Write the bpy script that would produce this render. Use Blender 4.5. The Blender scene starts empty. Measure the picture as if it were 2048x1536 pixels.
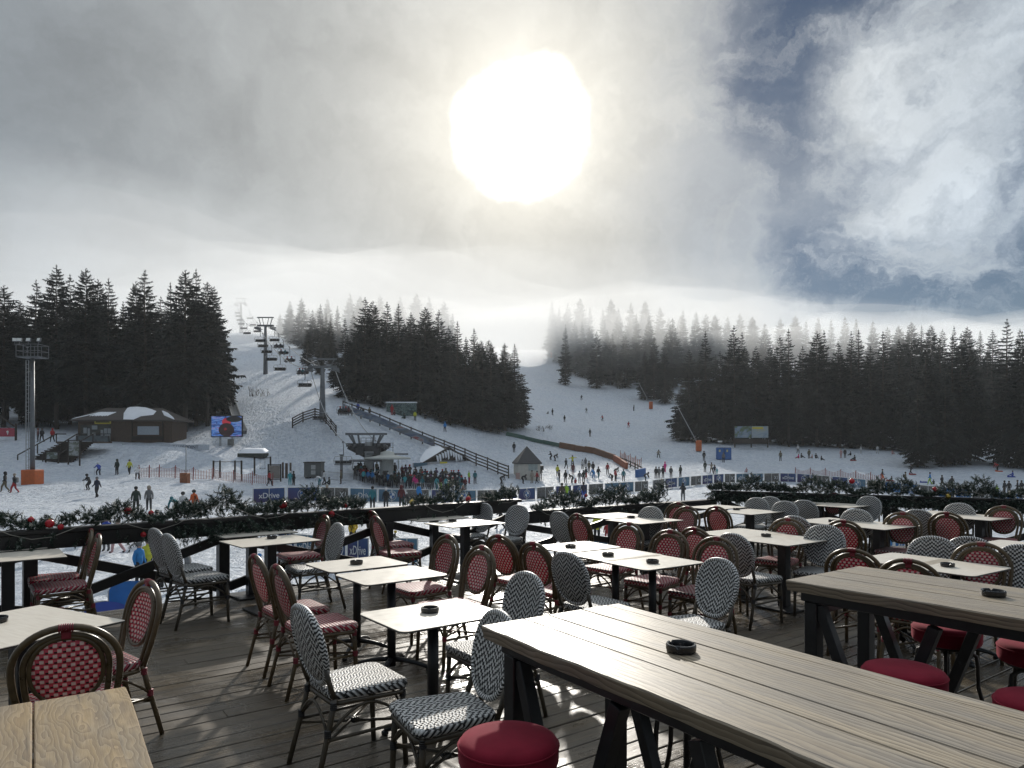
import bpy, bmesh, math, random
import numpy as np
from mathutils import Vector, Matrix
R = math.radians
rnd = random.Random(7)
scene = bpy.context.scene
COL = scene.collection
CAM_H, FPX, CX, HY = 1.75, 1420.0, 1024.0, 895.0     # eye height over the deck, lens, horizon row

def at(px, py, Y):
    """world point at depth Y seen in direction (px,py) of the survey photograph"""
    return Vector(((px - CX) / FPX * Y, Y, CAM_H - (py - HY) / FPX * Y))
def atz(px, py, z):
    """world point at height z"""
    Y = FPX * (CAM_H - z) / (py - HY)
    return Vector(((px - CX) / FPX * Y, Y, z))

# ------------------------------------------------------------------ mesh builder
class MB:
    def __init__(s): s.v = []; s.f = []; s.m = []; s.sm = []
    def add(s, vs, fs, mi=0, smooth=False):
        o = len(s.v); s.v += [tuple(x) for x in vs]
        for f in fs: s.f.append(tuple(i + o for i in f)); s.m.append(mi); s.sm.append(smooth)
        return s
    def box(s, c, d, mi=0, rot=None, bev=0.0):
        hx, hy, hz = d[0] / 2, d[1] / 2, d[2] / 2
        if bev > 0 and min(hx, hy, hz) > bev * 1.5:
            b = bev; vs = []; idx = {}
            for sx in (-1, 1):
                for sy in (-1, 1):
                    for sz in (-1, 1):
                        idx[(sx, sy, sz)] = len(vs)
                        vs += [(sx * hx, sy * (hy - b), sz * (hz - b)), (sx * (hx - b), sy * hy, sz * (hz - b)), (sx * (hx - b), sy * (hy - b), sz * hz)]
            fs = []
            g = lambda k, a: idx[k] + a
            for sx in (-1, 1): fs.append([g((sx, -1, -1), 0), g((sx, 1, -1), 0), g((sx, 1, 1), 0), g((sx, -1, 1), 0)][::sx])
            for sy in (-1, 1): fs.append([g((-1, sy, -1), 1), g((-1, sy, 1), 1), g((1, sy, 1), 1), g((1, sy, -1), 1)][::sy])
            for sz in (-1, 1): fs.append([g((-1, -1, sz), 2), g((1, -1, sz), 2), g((1, 1, sz), 2), g((-1, 1, sz), 2)][::sz])
            for a in (-1, 1):
                for b2 in (-1, 1):
                    fs.append([g((a, b2, -1), 0), g((a, b2, -1), 1), g((a, b2, 1), 1), g((a, b2, 1), 0)][::-a * b2])
                    fs.append([g((a, -1, b2), 0), g((a, 1, b2), 0), g((a, 1, b2), 2), g((a, -1, b2), 2)][::a * b2])
                    fs.append([g((-1, a, b2), 1), g((-1, a, b2), 2), g((1, a, b2), 2), g((1, a, b2), 1)][::a * b2])
            for k in idx:
                f = [g(k, 0), g(k, 1), g(k, 2)]
                fs.append(f[::k[0] * k[1] * k[2]])
        else:
            vs = [(x, y, z) for x in (-hx, hx) for y in (-hy, hy) for z in (-hz, hz)]
            fs = [(0, 1, 3, 2), (4, 6, 7, 5), (0, 4, 5, 1), (2, 3, 7, 6), (0, 2, 6, 4), (1, 5, 7, 3)]
        c = Vector(c)
        vs = [c + (rot @ Vector(v) if rot else Vector(v)) for v in vs]
        return s.add(vs, fs, mi)
    def beam(s, p, q, w, h, mi=0, up=(0, 0, 1), bev=0.0):
        p, q = Vector(p), Vector(q); d = q - p; L = d.length
        x = d / L; up = Vector(up)
        y = up.cross(x)
        if y.length < 1e-4: y = Vector((1, 0, 0)).cross(x)
        y.normalize(); z = x.cross(y)
        return s.box((p + q) / 2, (L, w, h), mi, Matrix((x, y, z)).transposed(), bev)
    def tube(s, pts, r, n=8, mi=0, closed=False, cap=True, flat=None):
        pts = [Vector(p) for p in pts]; k = len(pts)
        rs = r if isinstance(r, (list, tuple)) else [r] * k
        vs = []; fs = []; N = None
        for i, p in enumerate(pts):
            if closed: t = pts[(i + 1) % k] - pts[i - 1]
            else: t = pts[min(i + 1, k - 1)] - pts[max(i - 1, 0)]
            if t.length < 1e-9: t = Vector((0, 0, 1))
            t.normalize()
            if N is None:
                N = t.cross(Vector((0, 0, 1)))
                if N.length < 1e-3: N = t.cross(Vector((0, 1, 0)))
            N = N - t * N.dot(t)
            if N.length < 1e-6: N = t.orthogonal()
            N.normalize(); B = t.cross(N)
            for j in range(n):
                a = 2 * math.pi * j / n
                vs.append(p + (N * math.cos(a) + B * math.sin(a)) * rs[i])
        rings = k if closed else k - 1
        for i in range(rings):
            a, b = i * n, ((i + 1) % k) * n
            for j in range(n):
                fs.append((a + j, a + (j + 1) % n, b + (j + 1) % n, b + j))
        if cap and not closed:
            fs.append(tuple(range(n))[::-1]); fs.append(tuple(range((k - 1) * n, k * n)))
        return s.add(vs, fs, mi, True)
    def lathe(s, prof, n=24, c=(0, 0, 0), mi=0, smooth=True):
        vs = []; fs = []; k = len(prof)
        for r, z in prof:
            for j in range(n):
                a = 2 * math.pi * j / n
                vs.append((c[0] + r * math.cos(a), c[1] + r * math.sin(a), c[2] + z))
        for i in range(k - 1):
            for j in range(n):
                fs.append((i * n + j, i * n + (j + 1) % n, (i + 1) * n + (j + 1) % n, (i + 1) * n + j))
        fs.append(tuple(range(n))[::-1]); fs.append(tuple(range((k - 1) * n, k * n)))
        return s.add(vs, fs, mi, smooth)
    def prism(s, outline, z0, z1, mi=0, smooth=False, M=None):
        n = len(outline)
        vs = [(x, y, z0) for x, y in outline] + [(x, y, z1) for x, y in outline]
        fs = [tuple(range(n))[::-1], tuple(range(n, 2 * n))] + [(i, (i + 1) % n, n + (i + 1) % n, n + i) for i in range(n)]
        if M is not None: vs = [M @ Vector(v) for v in vs]
        o = len(s.v); s.add(vs, fs, mi)
        return s
    def ball(s, c, r, mi=0, n=12, k=8, sc=(1, 1, 1)):
        vs = [(c[0], c[1], c[2] - r * sc[2])]; fs = []
        for i in range(1, k):
            p = -math.pi / 2 + math.pi * i / k
            for j in range(n):
                a = 2 * math.pi * j / n
                vs.append((c[0] + r * sc[0] * math.cos(p) * math.cos(a), c[1] + r * sc[1] * math.cos(p) * math.sin(a), c[2] + r * sc[2] * math.sin(p)))
        vs.append((c[0], c[1], c[2] + r * sc[2])); t = len(vs) - 1
        for j in range(n): fs.append((0, 1 + (j + 1) % n, 1 + j)); fs.append((t, t - n + j, t - n + (j + 1) % n))
        for i in range(k - 2):
            for j in range(n):
                a = 1 + i * n
                fs.append((a + j, a + (j + 1) % n, a + n + (j + 1) % n, a + n + j))
        return s.add(vs, fs, mi, True)
    def xf(s, M):
        s.v = [tuple(M @ Vector(v)) for v in s.v]; return s
    def mesh(s, name, mats=()):
        me = bpy.data.meshes.new(name)
        me.from_pydata(s.v, [], s.f)
        me.polygons.foreach_set('material_index', s.m)
        me.polygons.foreach_set('use_smooth', s.sm)
        for m in (mats if isinstance(mats, (list, tuple)) else [mats]): me.materials.append(m)
        me.update(); return me
    def build(s, name, mats, parent=None):
        o = bpy.data.objects.new(name, s.mesh(name, mats)); COL.objects.link(o)
        if parent is not None: o.parent = parent
        return o

def tag(o, label=None, cat=None, group=None, kind=None):
    if label: o['label'] = label
    if cat: o['category'] = cat
    if group: o['group'] = group
    if kind: o['kind'] = kind
    return o
def thing(name, label, cat, loc=(0, 0, 0), rz=0.0, group=None):
    o = bpy.data.objects.new(name, None); COL.objects.link(o)
    o.empty_display_size = 0.2
    o.location = loc; o.rotation_euler = (0, 0, rz)
    return tag(o, label, cat, group)
KIDS = {}
def kids(o): return [c for c in COL.objects if c.parent is o]
def copy_tree(o, parent=None, tree=None):
    c = o.copy(); COL.objects.link(c); c.parent = parent
    for ch, sub in tree: copy_tree(ch, c, sub)
    return c
def tree_of(o): return [(c, tree_of(c)) for c in o.children]
def dup(o, loc, rz, label, group=None, scale=None, tree=None):
    c = copy_tree(o, None, tree if tree is not None else tree_of(o))
    c.location = loc; c.rotation_euler = (0, 0, rz)
    if scale: c.scale = (scale,) * 3 if not isinstance(scale, (tuple, list)) else scale
    c['label'] = label
    if group: c['group'] = group
    return c
ORD = ['first', 'second', 'third', 'fourth', 'fifth', 'sixth', 'seventh', 'eighth', 'ninth', 'tenth', 'eleventh', 'twelfth', 'thirteenth', 'fourteenth', 'fifteenth', 'sixteenth', 'seventeenth', 'eighteenth', 'nineteenth', 'twentieth',
       'twenty-first', 'twenty-second', 'twenty-third', 'twenty-fourth', 'twenty-fifth', 'twenty-sixth', 'twenty-seventh', 'twenty-eighth', 'twenty-ninth', 'thirtieth', 'thirty-first', 'thirty-second', 'thirty-third', 'thirty-fourth', 'thirty-fifth', 'thirty-sixth', 'thirty-seventh', 'thirty-eighth', 'thirty-ninth', 'fortieth', 'forty-first', 'forty-second', 'forty-third', 'forty-fourth', 'forty-fifth', 'forty-sixth', 'forty-seventh', 'forty-eighth', 'forty-ninth', 'fiftieth']

# ------------------------------------------------------------------ materials
class NT:
    def __init__(s, name):
        s.mat = bpy.data.materials.new(name); s.mat.use_nodes = True
        s.t = s.mat.node_tree; s.n = s.t.nodes
        s.b = s.n['Principled BSDF']; s.out = s.n['Material Output']
    def node(s, ty, **kw):
        x = s.n.new(ty)
        for k, v in kw.items(): setattr(x, k, v)
        return x
    def link(s, a, b): s.t.links.new(a, b)
    def val(s, sock, x):
        if isinstance(x, bpy.types.NodeSocket): s.link(x, sock)
        else: sock.default_value = x
    def math(s, op, a, b=0.0, c=0.0):
        x = s.node('ShaderNodeMath', operation=op)
        s.val(x.inputs[0], a); s.val(x.inputs[1], b)
        if len(x.inputs) > 2: s.val(x.inputs[2], c)
        return x.outputs[0]
    def coord(s, which='Object', scale=None, rot=None):
        x = s.node('ShaderNodeTexCoord').outputs[which]
        if scale is not None or rot is not None:
            m = s.node('ShaderNodeMapping')
            if scale is not None: m.inputs['Scale'].default_value = scale if isinstance(scale, (tuple, list)) else (scale,) * 3
            if rot is not None: m.inputs['Rotation'].default_value = rot
            s.link(x, m.inputs['Vector']); x = m.outputs[0]
        return x
    def xyz(s, v):
        x = s.node('ShaderNodeSeparateXYZ'); s.link(v, x.inputs[0]); return x.outputs
    def comb(s, x, y, z):
        n = s.node('ShaderNodeCombineXYZ')
        for i, a in enumerate((x, y, z)): s.val(n.inputs[i], a)
        return n.outputs[0]
    def noise(s, v, scale=5, detail=4, rough=.55, dist=0.0):
        x = s.node('ShaderNodeTexNoise'); s.link(v, x.inputs['Vector'])
        x.inputs['Scale'].default_value = scale; x.inputs['Detail'].default_value = detail
        x.inputs['Roughness'].default_value = rough; x.inputs['Distortion'].default_value = dist
        return x.outputs[0]
    def white(s, v):
        x = s.node('ShaderNodeTexWhiteNoise'); x.noise_dimensions = '3D'; s.link(v, x.inputs['Vector']); return x.outputs['Value']
    def ramp(s, f, stops, interp='LINEAR'):
        x = s.node('ShaderNodeValToRGB'); x.color_ramp.interpolation = interp
        e = x.color_ramp.elements
        while len(e) > 1: e.remove(e[-1])
        e[0].position = stops[0][0]; c = stops[0][1]; e[0].color = (*c, 1) if len(c) == 3 else c
        for p, c in stops[1:]:
            k = e.new(p); k.color = (*c, 1) if len(c) == 3 else c
        s.val(x.inputs[0], f); return x.outputs[0]
    def mapr(s, f, a, b, c, d):
        x = s.node('ShaderNodeMapRange'); s.val(x.inputs[0], f)
        for i, v in enumerate((a, b, c, d)): x.inputs[i + 1].default_value = v
        return x.outputs[0]
    def mix(s, f, a, b, blend='MIX'):
        x = s.node('ShaderNodeMix', data_type='RGBA', blend_type=blend)
        s.val(x.inputs[0], f)
        for i, v in ((6, a), (7, b)):
            s.val(x.inputs[i], v if isinstance(v, bpy.types.NodeSocket) else (*v, 1) if len(v) == 3 else v)
        return x.outputs[2]
    def bump(s, h, strength=.3, dist=.01):
        x = s.node('ShaderNodeBump'); x.inputs['Strength'].default_value = strength; x.inputs['Distance'].default_value = dist
        s.link(h, x.inputs['Height']); s.link(x.outputs[0], s.b.inputs['Normal']); return x.outputs[0]
    def base(s, c): s.val(s.b.inputs['Base Color'], c if isinstance(c, bpy.types.NodeSocket) else (*c, 1))
    def wear(s, c):
        r = s.node('ShaderNodeObjectInfo').outputs['Random']; n = s.noise(s.coord('Object'), 7, 4, .6)
        h = s.node('ShaderNodeHueSaturation'); h.inputs['Hue'].default_value = .5
        s.link(s.math('ADD', s.mapr(r, 0, 1, .74, 1.10), s.mapr(n, .3, .7, -.10, .10)), h.inputs['Value']); s.link(s.mapr(s.math('FRACT', s.math('MULTIPLY', r, 7.3)), 0, 1, .82, 1.05), h.inputs['Saturation']); s.link(c, h.inputs['Color']); return h.outputs[0]
    def thin(s, c, f):
        t = s.node('ShaderNodeBsdfTranslucent'); s.link(c, t.inputs[0]); x = s.node('ShaderNodeMixShader'); x.inputs[0].default_value = f
        s.link(s.b.outputs[0], x.inputs[1]); s.link(t.outputs[0], x.inputs[2]); s.link(x.outputs[0], s.out.inputs[0])
    def rough(s, r): s.val(s.b.inputs['Roughness'], r)
    def spec(s, r): s.val(s.b.inputs['Specular IOR Level'], r)

def plain(name, c, rough=.6, metal=0.0, var=.25, scale=6.0, bump=0.0, spec=.5):
    m = NT(name); v = m.coord()
    n = m.noise(v, scale, 5, .6)
    lo = tuple(x * (1 - var) for x in c); hi = tuple(min(1, x * (1 + var)) for x in c)
    m.base(m.ramp(n, [(.3, lo), (.7, hi)])); m.rough(m.mapr(n, .3, .7, max(.03, rough - .08), min(1, rough + .08)))
    m.b.inputs['Metallic'].default_value = metal; m.spec(spec)
    if bump: m.bump(n, bump, .01)
    return m.mat
_cache = {}
def paint(c, rough=.6, metal=0.0, name=None):
    k = (tuple(round(x, 3) for x in c), rough, metal)
    if k not in _cache: _cache[k] = plain(name or 'paint', c, rough, metal, .18, 9)
    return _cache[k]
HAZE_D = 0.00016
_mr = random.Random(21)
MIST = []
for _b in [(-60, 262, 150, 176, 25, 60, .0075), (60, 335, 190, 140, 22, 60, .0068), (235, 368, 240, 168, 18, 58, .0105), (-190, 310, 150, 130, 28, 54, .0035)]:
    for _k, (_s, _d) in enumerate([(1.0, .45), (.82, .32), (.62, .23)]):
        _j = lambda a: _mr.uniform(-a, a)
        MIST.append((_b[0] + _j(25), _b[1] + _j(18) + (1 - _s) * 30, _b[2] * _s, _b[3] * _s, (_b[4] + _b[5]) / 2 - (_b[5] - _b[4]) / 2 * (.6 + .4 * _s) + _j(2), (_b[4] + _b[5]) / 2 + (_b[5] - _b[4]) / 2 * (.6 + .4 * _s) + _j(3), _b[6] * _d * 1.3, len(MIST) + 1))
# ------------------------------------------------------------------ camera
cam = bpy.data.objects.new('camera', bpy.data.cameras.new('camera')); COL.objects.link(cam)
cam.location = (0, 0, CAM_H); cam.rotation_euler = (R(90), 0, 0)
cam.data.sensor_width = 36.0; cam.data.lens = 36.0 * FPX / 2048
cam.data.shift_y = (HY - 768) / 2048
cam.data.clip_end = 5000; cam.data.clip_start = 0.05
scene.camera = cam
scene.render.engine = 'CYCLES'
scene.view_settings.view_transform = 'Standard'; scene.view_settings.look = 'None'
scene.view_settings.exposure = 0.45; scene.view_settings.gamma = 1.0
scene.cycles.use_denoising = True
scene.cycles.max_bounces = 10; scene.cycles.volume_bounces = 8; scene.cycles.diffuse_bounces = 3
scene.cycles.glossy_bounces = 3; scene.cycles.transmission_bounces = 3
scene.cycles.sample_clamp_indirect = 4.0
scene.cycles.caustics_reflective = False; scene.cycles.caustics_refractive = False

# ------------------------------------------------------------------ sun + sky
SUN = Vector(((1040 - CX) / FPX, 1.0, (HY - 262) / FPX)).normalized()
SUN_EL = math.asin(SUN.z); SUN_AZ = math.atan2(SUN.x, SUN.y)
sl = bpy.data.lights.new('sun', 'SUN'); sl.energy = 2.6; sl.angle = R(1.5); sl.color = (1, .945, .86)
sun = bpy.data.objects.new('sun', sl); COL.objects.link(sun)
sun.rotation_euler = (-SUN).to_track_quat('-Z', 'Y').to_euler()
sun.location = (0, 0, 30)

w = bpy.data.worlds.new('World'); scene.world = w; w.use_nodes = True
class WT(NT):
    def __init__(s):
        s.t = w.node_tree; s.n = s.t.nodes
W = WT(); W.n.clear()
def build_world():
    sky = W.node('ShaderNodeTexSky', sky_type='NISHITA'); sky.sun_disc = False
    sky.sun_elevation = SUN_EL; sky.sun_rotation = SUN_AZ
    sky.altitude = 1700; sky.air_density = 1.0; sky.dust_density = .6
    bg1 = W.node('ShaderNodeBackground'); bg1.inputs[1].default_value = .05
    hsv = W.node('ShaderNodeHueSaturation'); hsv.inputs['Saturation'].default_value = 1.15; hsv.inputs['Value'].default_value = .5
    W.link(sky.outputs[0], hsv.inputs['Color']); W.link(hsv.outputs[0], bg1.inputs[0])
    d = W.node('ShaderNodeTexCoord').outputs['Generated']
    nrm = W.node('ShaderNodeVectorMath', operation='NORMALIZE'); W.link(d, nrm.inputs[0]); d = nrm.outputs[0]
    def dirmask(px, py, r0, r1, src):
        v = Vector(((px - CX) / FPX, 1, (HY - py) / FPX)).normalized()
        dt = W.node('ShaderNodeVectorMath', operation='DISTANCE'); W.link(src, dt.inputs[0]); dt.inputs[1].default_value = v
        x = W.node('ShaderNodeMapRange', interpolation_type='SMOOTHERSTEP'); W.link(dt.outputs['Value'], x.inputs[0])
        for i, a in enumerate((r0, r1, 1.0, 0.0)): x.inputs[i + 1].default_value = a
        return x.outputs[0]
    # wispy warp of the direction, for ragged cloud edges
    warp = W.node('ShaderNodeTexNoise'); warp.inputs['Scale'].default_value = 4.0; warp.inputs['Detail'].default_value = 8; warp.inputs['Roughness'].default_value = .62
    W.link(d, warp.inputs['Vector'])
    sub = W.node('ShaderNodeVectorMath', operation='SUBTRACT'); W.link(warp.outputs['Color'], sub.inputs[0]); sub.inputs[1].default_value = (.5, .5, .5)
    scl = W.node('ShaderNodeVectorMath', operation='SCALE'); W.link(sub.outputs[0], scl.inputs[0]); scl.inputs['Scale'].default_value = .34
    add = W.node('ShaderNodeVectorMath', operation='ADD'); W.link(d, add.inputs[0]); W.link(scl.outputs[0], add.inputs[1]); dw = add.outputs[0]
    # openings of blue sky (directions), cloud elsewhere
    m1 = dirmask(1960, 485, .15, .32, dw); m2 = dirmask(1900, 30, .14, .40, dw); m3 = dirmask(1620, 330, .08, .30, dw)
    m4 = dirmask(2350, 700, .1, .45, dw); m5 = dirmask(1800, 560, .0, .16, dw)
    op = W.math('MAXIMUM', W.math('MAXIMUM', m1, m2), W.math('MAXIMUM', W.math('MULTIPLY', m3, .5), W.math('MAXIMUM', W.math('MULTIPLY', m4, .5), W.math('MULTIPLY', m5, .6))))
    sx = W.xyz(d)
    # cirrus / torn cloud inside the openings
    st = W.node('ShaderNodeMapping'); st.inputs['Scale'].default_value = (1.0, 1.0, 1.7); st.inputs['Rotation'].default_value = (0, R(35), 0); W.link(dw, st.inputs['Vector'])
    n2 = W.noise(st.outputs[0], 5.5, 9, .63, .6)
    w2 = W.node('ShaderNodeMapRange', interpolation_type='SMOOTHSTEP'); W.link(n2, w2.inputs[0])
    for i, a in enumerate((.44, .72, 0.0, 1.0)): w2.inputs[i + 1].default_value = a
    bn = W.mapr(W.noise(st.outputs[0], 6.0, 9, .60, .15), .34, .62, .25, 1.0); big = W.math('MULTIPLY', dirmask(1900, 255, .07, .23, dw), bn); big2 = W.math('MULTIPLY', dirmask(2070, 60, .04, .2, dw), bn)
    op2 = W.math('MULTIPLY', op, W.math('SUBTRACT', 1.0, W.math('MULTIPLY', w2.outputs[0], .62)))
    op2 = W.math('MULTIPLY', op2, W.math('SUBTRACT', 1.0, W.math('MULTIPLY', W.math('MAXIMUM', big, big2), .85)))
    # behind the observer the sky is mostly open
    back = W.mapr(sx[1], .15, -.35, 0.0, 1.0)
    nb = W.noise(d, 2.2, 6, .6)
    op3 = W.math('MAXIMUM', op2, W.math('MULTIPLY', back, W.mapr(nb, .35, .6, .9, .35)))
    cover = W.math('SUBTRACT', 1.0, op3)
    # cloud brightness: broad mottling, brighter round the sun (forward scatter), dim away from it
    sd = W.node('ShaderNodeVectorMath', operation='DOT_PRODUCT'); W.link(d, sd.inputs[0]); sd.inputs[1].default_value = SUN
    ang = W.math('ARCCOSINE', W.math('MINIMUM', sd.outputs['Value'], .999999))
    def gauss(s_, a): return W.math('MULTIPLY', W.math('EXPONENT', W.math('MULTIPLY', W.math('POWER', W.math('DIVIDE', ang, s_), 2.0), -1.0)), a)
    n3 = W.noise(dw, 2.6, 7, .55)
    n4 = W.noise(dw, 8.0, 8, .62)
    mott = W.math('ADD', W.mapr(n3, .3, .7, .74, 1.14), W.mapr(n4, .3, .7, -.10, .12))
    edge = W.mapr(op2, .0, .6, 1.0, 1.35)
    right = W.mapr(sx[0], .05, .5, 0.0, .10)
    low = W.mapr(sx[2], .06, .36, .15, 0.0)
    body = W.math('ADD', W.math('ADD', W.math('ADD', .235, W.math('MULTIPLY', W.math('MAXIMUM', big, big2), .22)), right), W.math('ADD', low, W.math('ADD', gauss(.46, .13), gauss(.20, .24))))
    body = W.math('MULTIPLY', W.math('MULTIPLY', body, mott), edge)
    body = W.math('ADD', body, W.mapr(sx[2], .56, .85, 0.0, .55))  # extra overhead glow, above the camera's view, added to light snow and deck
    dim = W.mapr(sx[1], -.6, .5, .85, 1.0)
    body = W.math('MULTIPLY', body, dim)
    nd = W.noise(d, 9.0, 6, .6)
    ang_n = W.math('ADD', ang, W.mapr(nd, .3, .7, -.014, .014))
    core = W.node('ShaderNodeMapRange', interpolation_type='SMOOTHERSTEP'); W.link(ang_n, core.inputs[0])
    for i, a in enumerate((.047, .097, 4.5, 0.0)): core.inputs[i + 1].default_value = a
    glow = W.math('ADD', core.outputs[0], gauss(.135, .30))
    c1 = W.mix(W.mapr(ang, .1, .6, 0.0, 1.0), (1.0, .975, .90), (.87, .97, 1.06))
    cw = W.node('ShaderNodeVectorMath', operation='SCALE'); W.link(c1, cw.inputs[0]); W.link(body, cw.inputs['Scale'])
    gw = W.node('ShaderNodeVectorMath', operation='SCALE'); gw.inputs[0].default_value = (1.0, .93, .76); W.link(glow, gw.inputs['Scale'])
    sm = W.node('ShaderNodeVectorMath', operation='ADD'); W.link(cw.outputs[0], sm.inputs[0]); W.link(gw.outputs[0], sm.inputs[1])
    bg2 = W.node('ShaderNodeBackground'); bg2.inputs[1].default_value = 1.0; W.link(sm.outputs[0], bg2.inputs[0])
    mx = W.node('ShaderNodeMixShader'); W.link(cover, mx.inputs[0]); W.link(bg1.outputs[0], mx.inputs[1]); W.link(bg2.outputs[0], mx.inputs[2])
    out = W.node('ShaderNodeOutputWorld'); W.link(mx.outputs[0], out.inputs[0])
build_world()
w.cycles.sampling_method = 'MANUAL'; w.cycles.sample_map_resolution = 1024

# ------------------------------------------------------------------ terrain: surveyed points (px, py, depth)
PTS = [(150, 1150, 29), (240, 1105, 36), (285, 1155, 31), (60, 1190, 24), (280, 1024, 48), (190, 995, 60), (370, 1035, 46), (60, 985, 62), (65, 968, 66), (234, 949, 84), (276, 958, 78),
 (-250, 985, 62), (-250, 930, 84), (-250, 900, 100),
 (30, 928, 84), (110, 925, 86), (140, 929, 84), (60, 880, 95), (130, 878, 95), (0, 862, 105),
 (560, 1006, 57), (640, 1003, 58), (788, 1097, 40), (700, 1125, 37), (900, 1125, 37), (745, 1018, 54), (860, 1006, 60), (1150, 1095, 40), (1195, 1085, 41), (1190, 1003, 60), (850, 969, 93), (760, 969, 92), (940, 968, 95), (1050, 968, 95), (1160, 967, 98), (1230, 965, 98),
 (1280, 984, 83), (1440, 966, 96), (1580, 964, 98), (1700, 975, 94), (1800, 988, 88), (2000, 1010, 80), (2300, 1020, 80), (1365, 1003, 66), (1500, 1030, 50), (1800, 1100, 36), (1640, 1060, 44), (2060, 1100, 36), (2400, 1130, 36),
 (1500, 888, 150), (1640, 915, 130), (1710, 920, 126), (1790, 908, 136), (1765, 961, 104), (1860, 969, 100), (1990, 988, 92), (2040, 987, 92), (1995, 941, 112), (2025, 953, 106), (1962, 868, 170), (1900, 900, 150), (2300, 900, 150), (2300, 970, 100),
 (250, 884, 96), (340, 884, 96), (190, 884, 96), (250, 905, 91), (330, 915, 89), (370, 858, 112), (250, 862, 112), (100, 850, 118), (0, 838, 122), (200, 810, 150), (0, 800, 165), (400, 820, 135), (-250, 820, 150),
 (452, 893, 100), (520, 905, 97), (400, 905, 94), (570, 905, 98), (530, 745, 150), (470, 860, 106), (500, 800, 122), (560, 800, 122), (645, 826, 104), (600, 850, 104), (482, 662, 270), (500, 700, 200), (460, 720, 185), (600, 720, 185), (590, 690, 230), (430, 780, 140),
 (620, 950, 92), (690, 930, 92), (560, 950, 90), (480, 950, 86), (400, 945, 84), (350, 955, 78),
 (700, 822, 112), (760, 838, 110), (830, 865, 108), (900, 888, 106), (960, 915, 104), (1015, 942, 101), (760, 880, 103), (850, 905, 102), (930, 935, 100), (700, 870, 104),
 (760, 805, 128), (840, 820, 132), (900, 838, 134), (960, 858, 138), (1040, 852, 150), (1000, 870, 136), (880, 848, 130), (930, 864, 128),
 (1028, 905, 125), (1105, 922, 118), (1050, 930, 112), (1140, 880, 150), (1180, 874, 160), (1240, 890, 140), (1163, 800, 215), (1100, 828, 185), (1207, 842, 185), (1257, 855, 172), (1268, 822, 200), (1317, 916, 131), (1085, 705, 330), (1120, 740, 270), (1200, 765, 250), (1320, 812, 212), (1395, 897, 138), (1290, 915, 130), (1330, 945, 112), (1410, 945, 112), (1450, 922, 126), (1250, 945, 108), (1270, 940, 112), (1160, 940, 110), (1215, 905, 128),
 (1350, 860, 165), (1450, 870, 165), (1600, 870, 175), (1750, 860, 185), (1900, 850, 200), (2050, 860, 190), (2300, 850, 190),
 (200, 700, 330), (-200, 700, 330), (650, 690, 330), (800, 690, 330), (950, 690, 330), (1050, 705, 400), (1250, 690, 340), (1450, 710, 340), (1650, 725, 340), (1850, 740, 340), (2050, 745, 340), (2400, 740, 340), (1100, 712, 420),
 (482, 690, 380), (100, 722, 450), (700, 722, 450), (1300, 722, 450), (1800, 735, 450), (2300, 735, 450)]
P3 = [tuple(at(*p)) for p in PTS]
P3 += [(-30, 12, -4.6), (-10, 14, -5.0), (8, 20, -4.9), (30, 20, -4.4), (-60, 20, -4.2), (70, 20, -4.0), (-60, -40, -4.5), (60, -40, -4.5), (0, -40, -5.0), (-110, 60, -2.5), (120, 60, -3.5), (0, 4, -5.0), (-8, 24, -4.9), (4, 30, -4.9), (-300, 500, 56), (300, 500, 52), (-400, 300, 46), (420, 300, 35), (0, 600, 56), (-400, 700, 58), (400, 700, 54), (-300, 60, 5), (300, 60, 0)]
P3 = np.array(P3)
def warpc(x, y):
    # compress depth so that far points weigh like near ones
    s = 60.0 * np.log1p(np.maximum(y + 60.0, 1.0) / 60.0)
    a = np.asarray(x) / (np.maximum(y, 0.0) + 60.0) * 90.0
    return np.stack([a, s], -1)
_c = warpc(P3[:, 0], P3[:, 1])
def _phi(r): return r
_D = np.linalg.norm(_c[:, None] - _c[None], axis=-1)
_n = len(P3); _A = np.zeros((_n + 3, _n + 3)); _A[:_n, :_n] = _phi(_D) - np.eye(_n) * .6
_A[:_n, _n] = 1; _A[:_n, _n + 1:] = _c; _A[_n, :_n] = 1; _A[_n + 1:, :_n] = _c.T
_w = np.linalg.solve(_A, np.concatenate([P3[:, 2], [0, 0, 0]]))
def ground_np(x, y):
    q = warpc(np.asarray(x, float), np.asarray(y, float)); sh = q.shape[:-1]; q = q.reshape(-1, 2); out = np.empty(len(q))
    for i in range(0, len(q), 4000):
        k = q[i:i + 4000]; r = np.linalg.norm(k[:, None] - _c[None], axis=-1)
        out[i:i + 4000] = _phi(r) @ _w[:_n] + _w[_n] + k @ _w[_n + 1:]
    return out.reshape(sh)
_ra = np.linspace(-1.25, 1.25, 300)
_ry = np.concatenate([np.linspace(-60, 4, 14), np.linspace(6, 160, 190), 160 + np.cumsum(np.linspace(1.0, 8.0, 130))])
_gx = _ra[None, :] * (np.maximum(_ry, 0)[:, None] + 60); _gy = np.repeat(_ry[:, None], len(_ra), 1)
_gz = ground_np(_gx, _gy)
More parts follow.
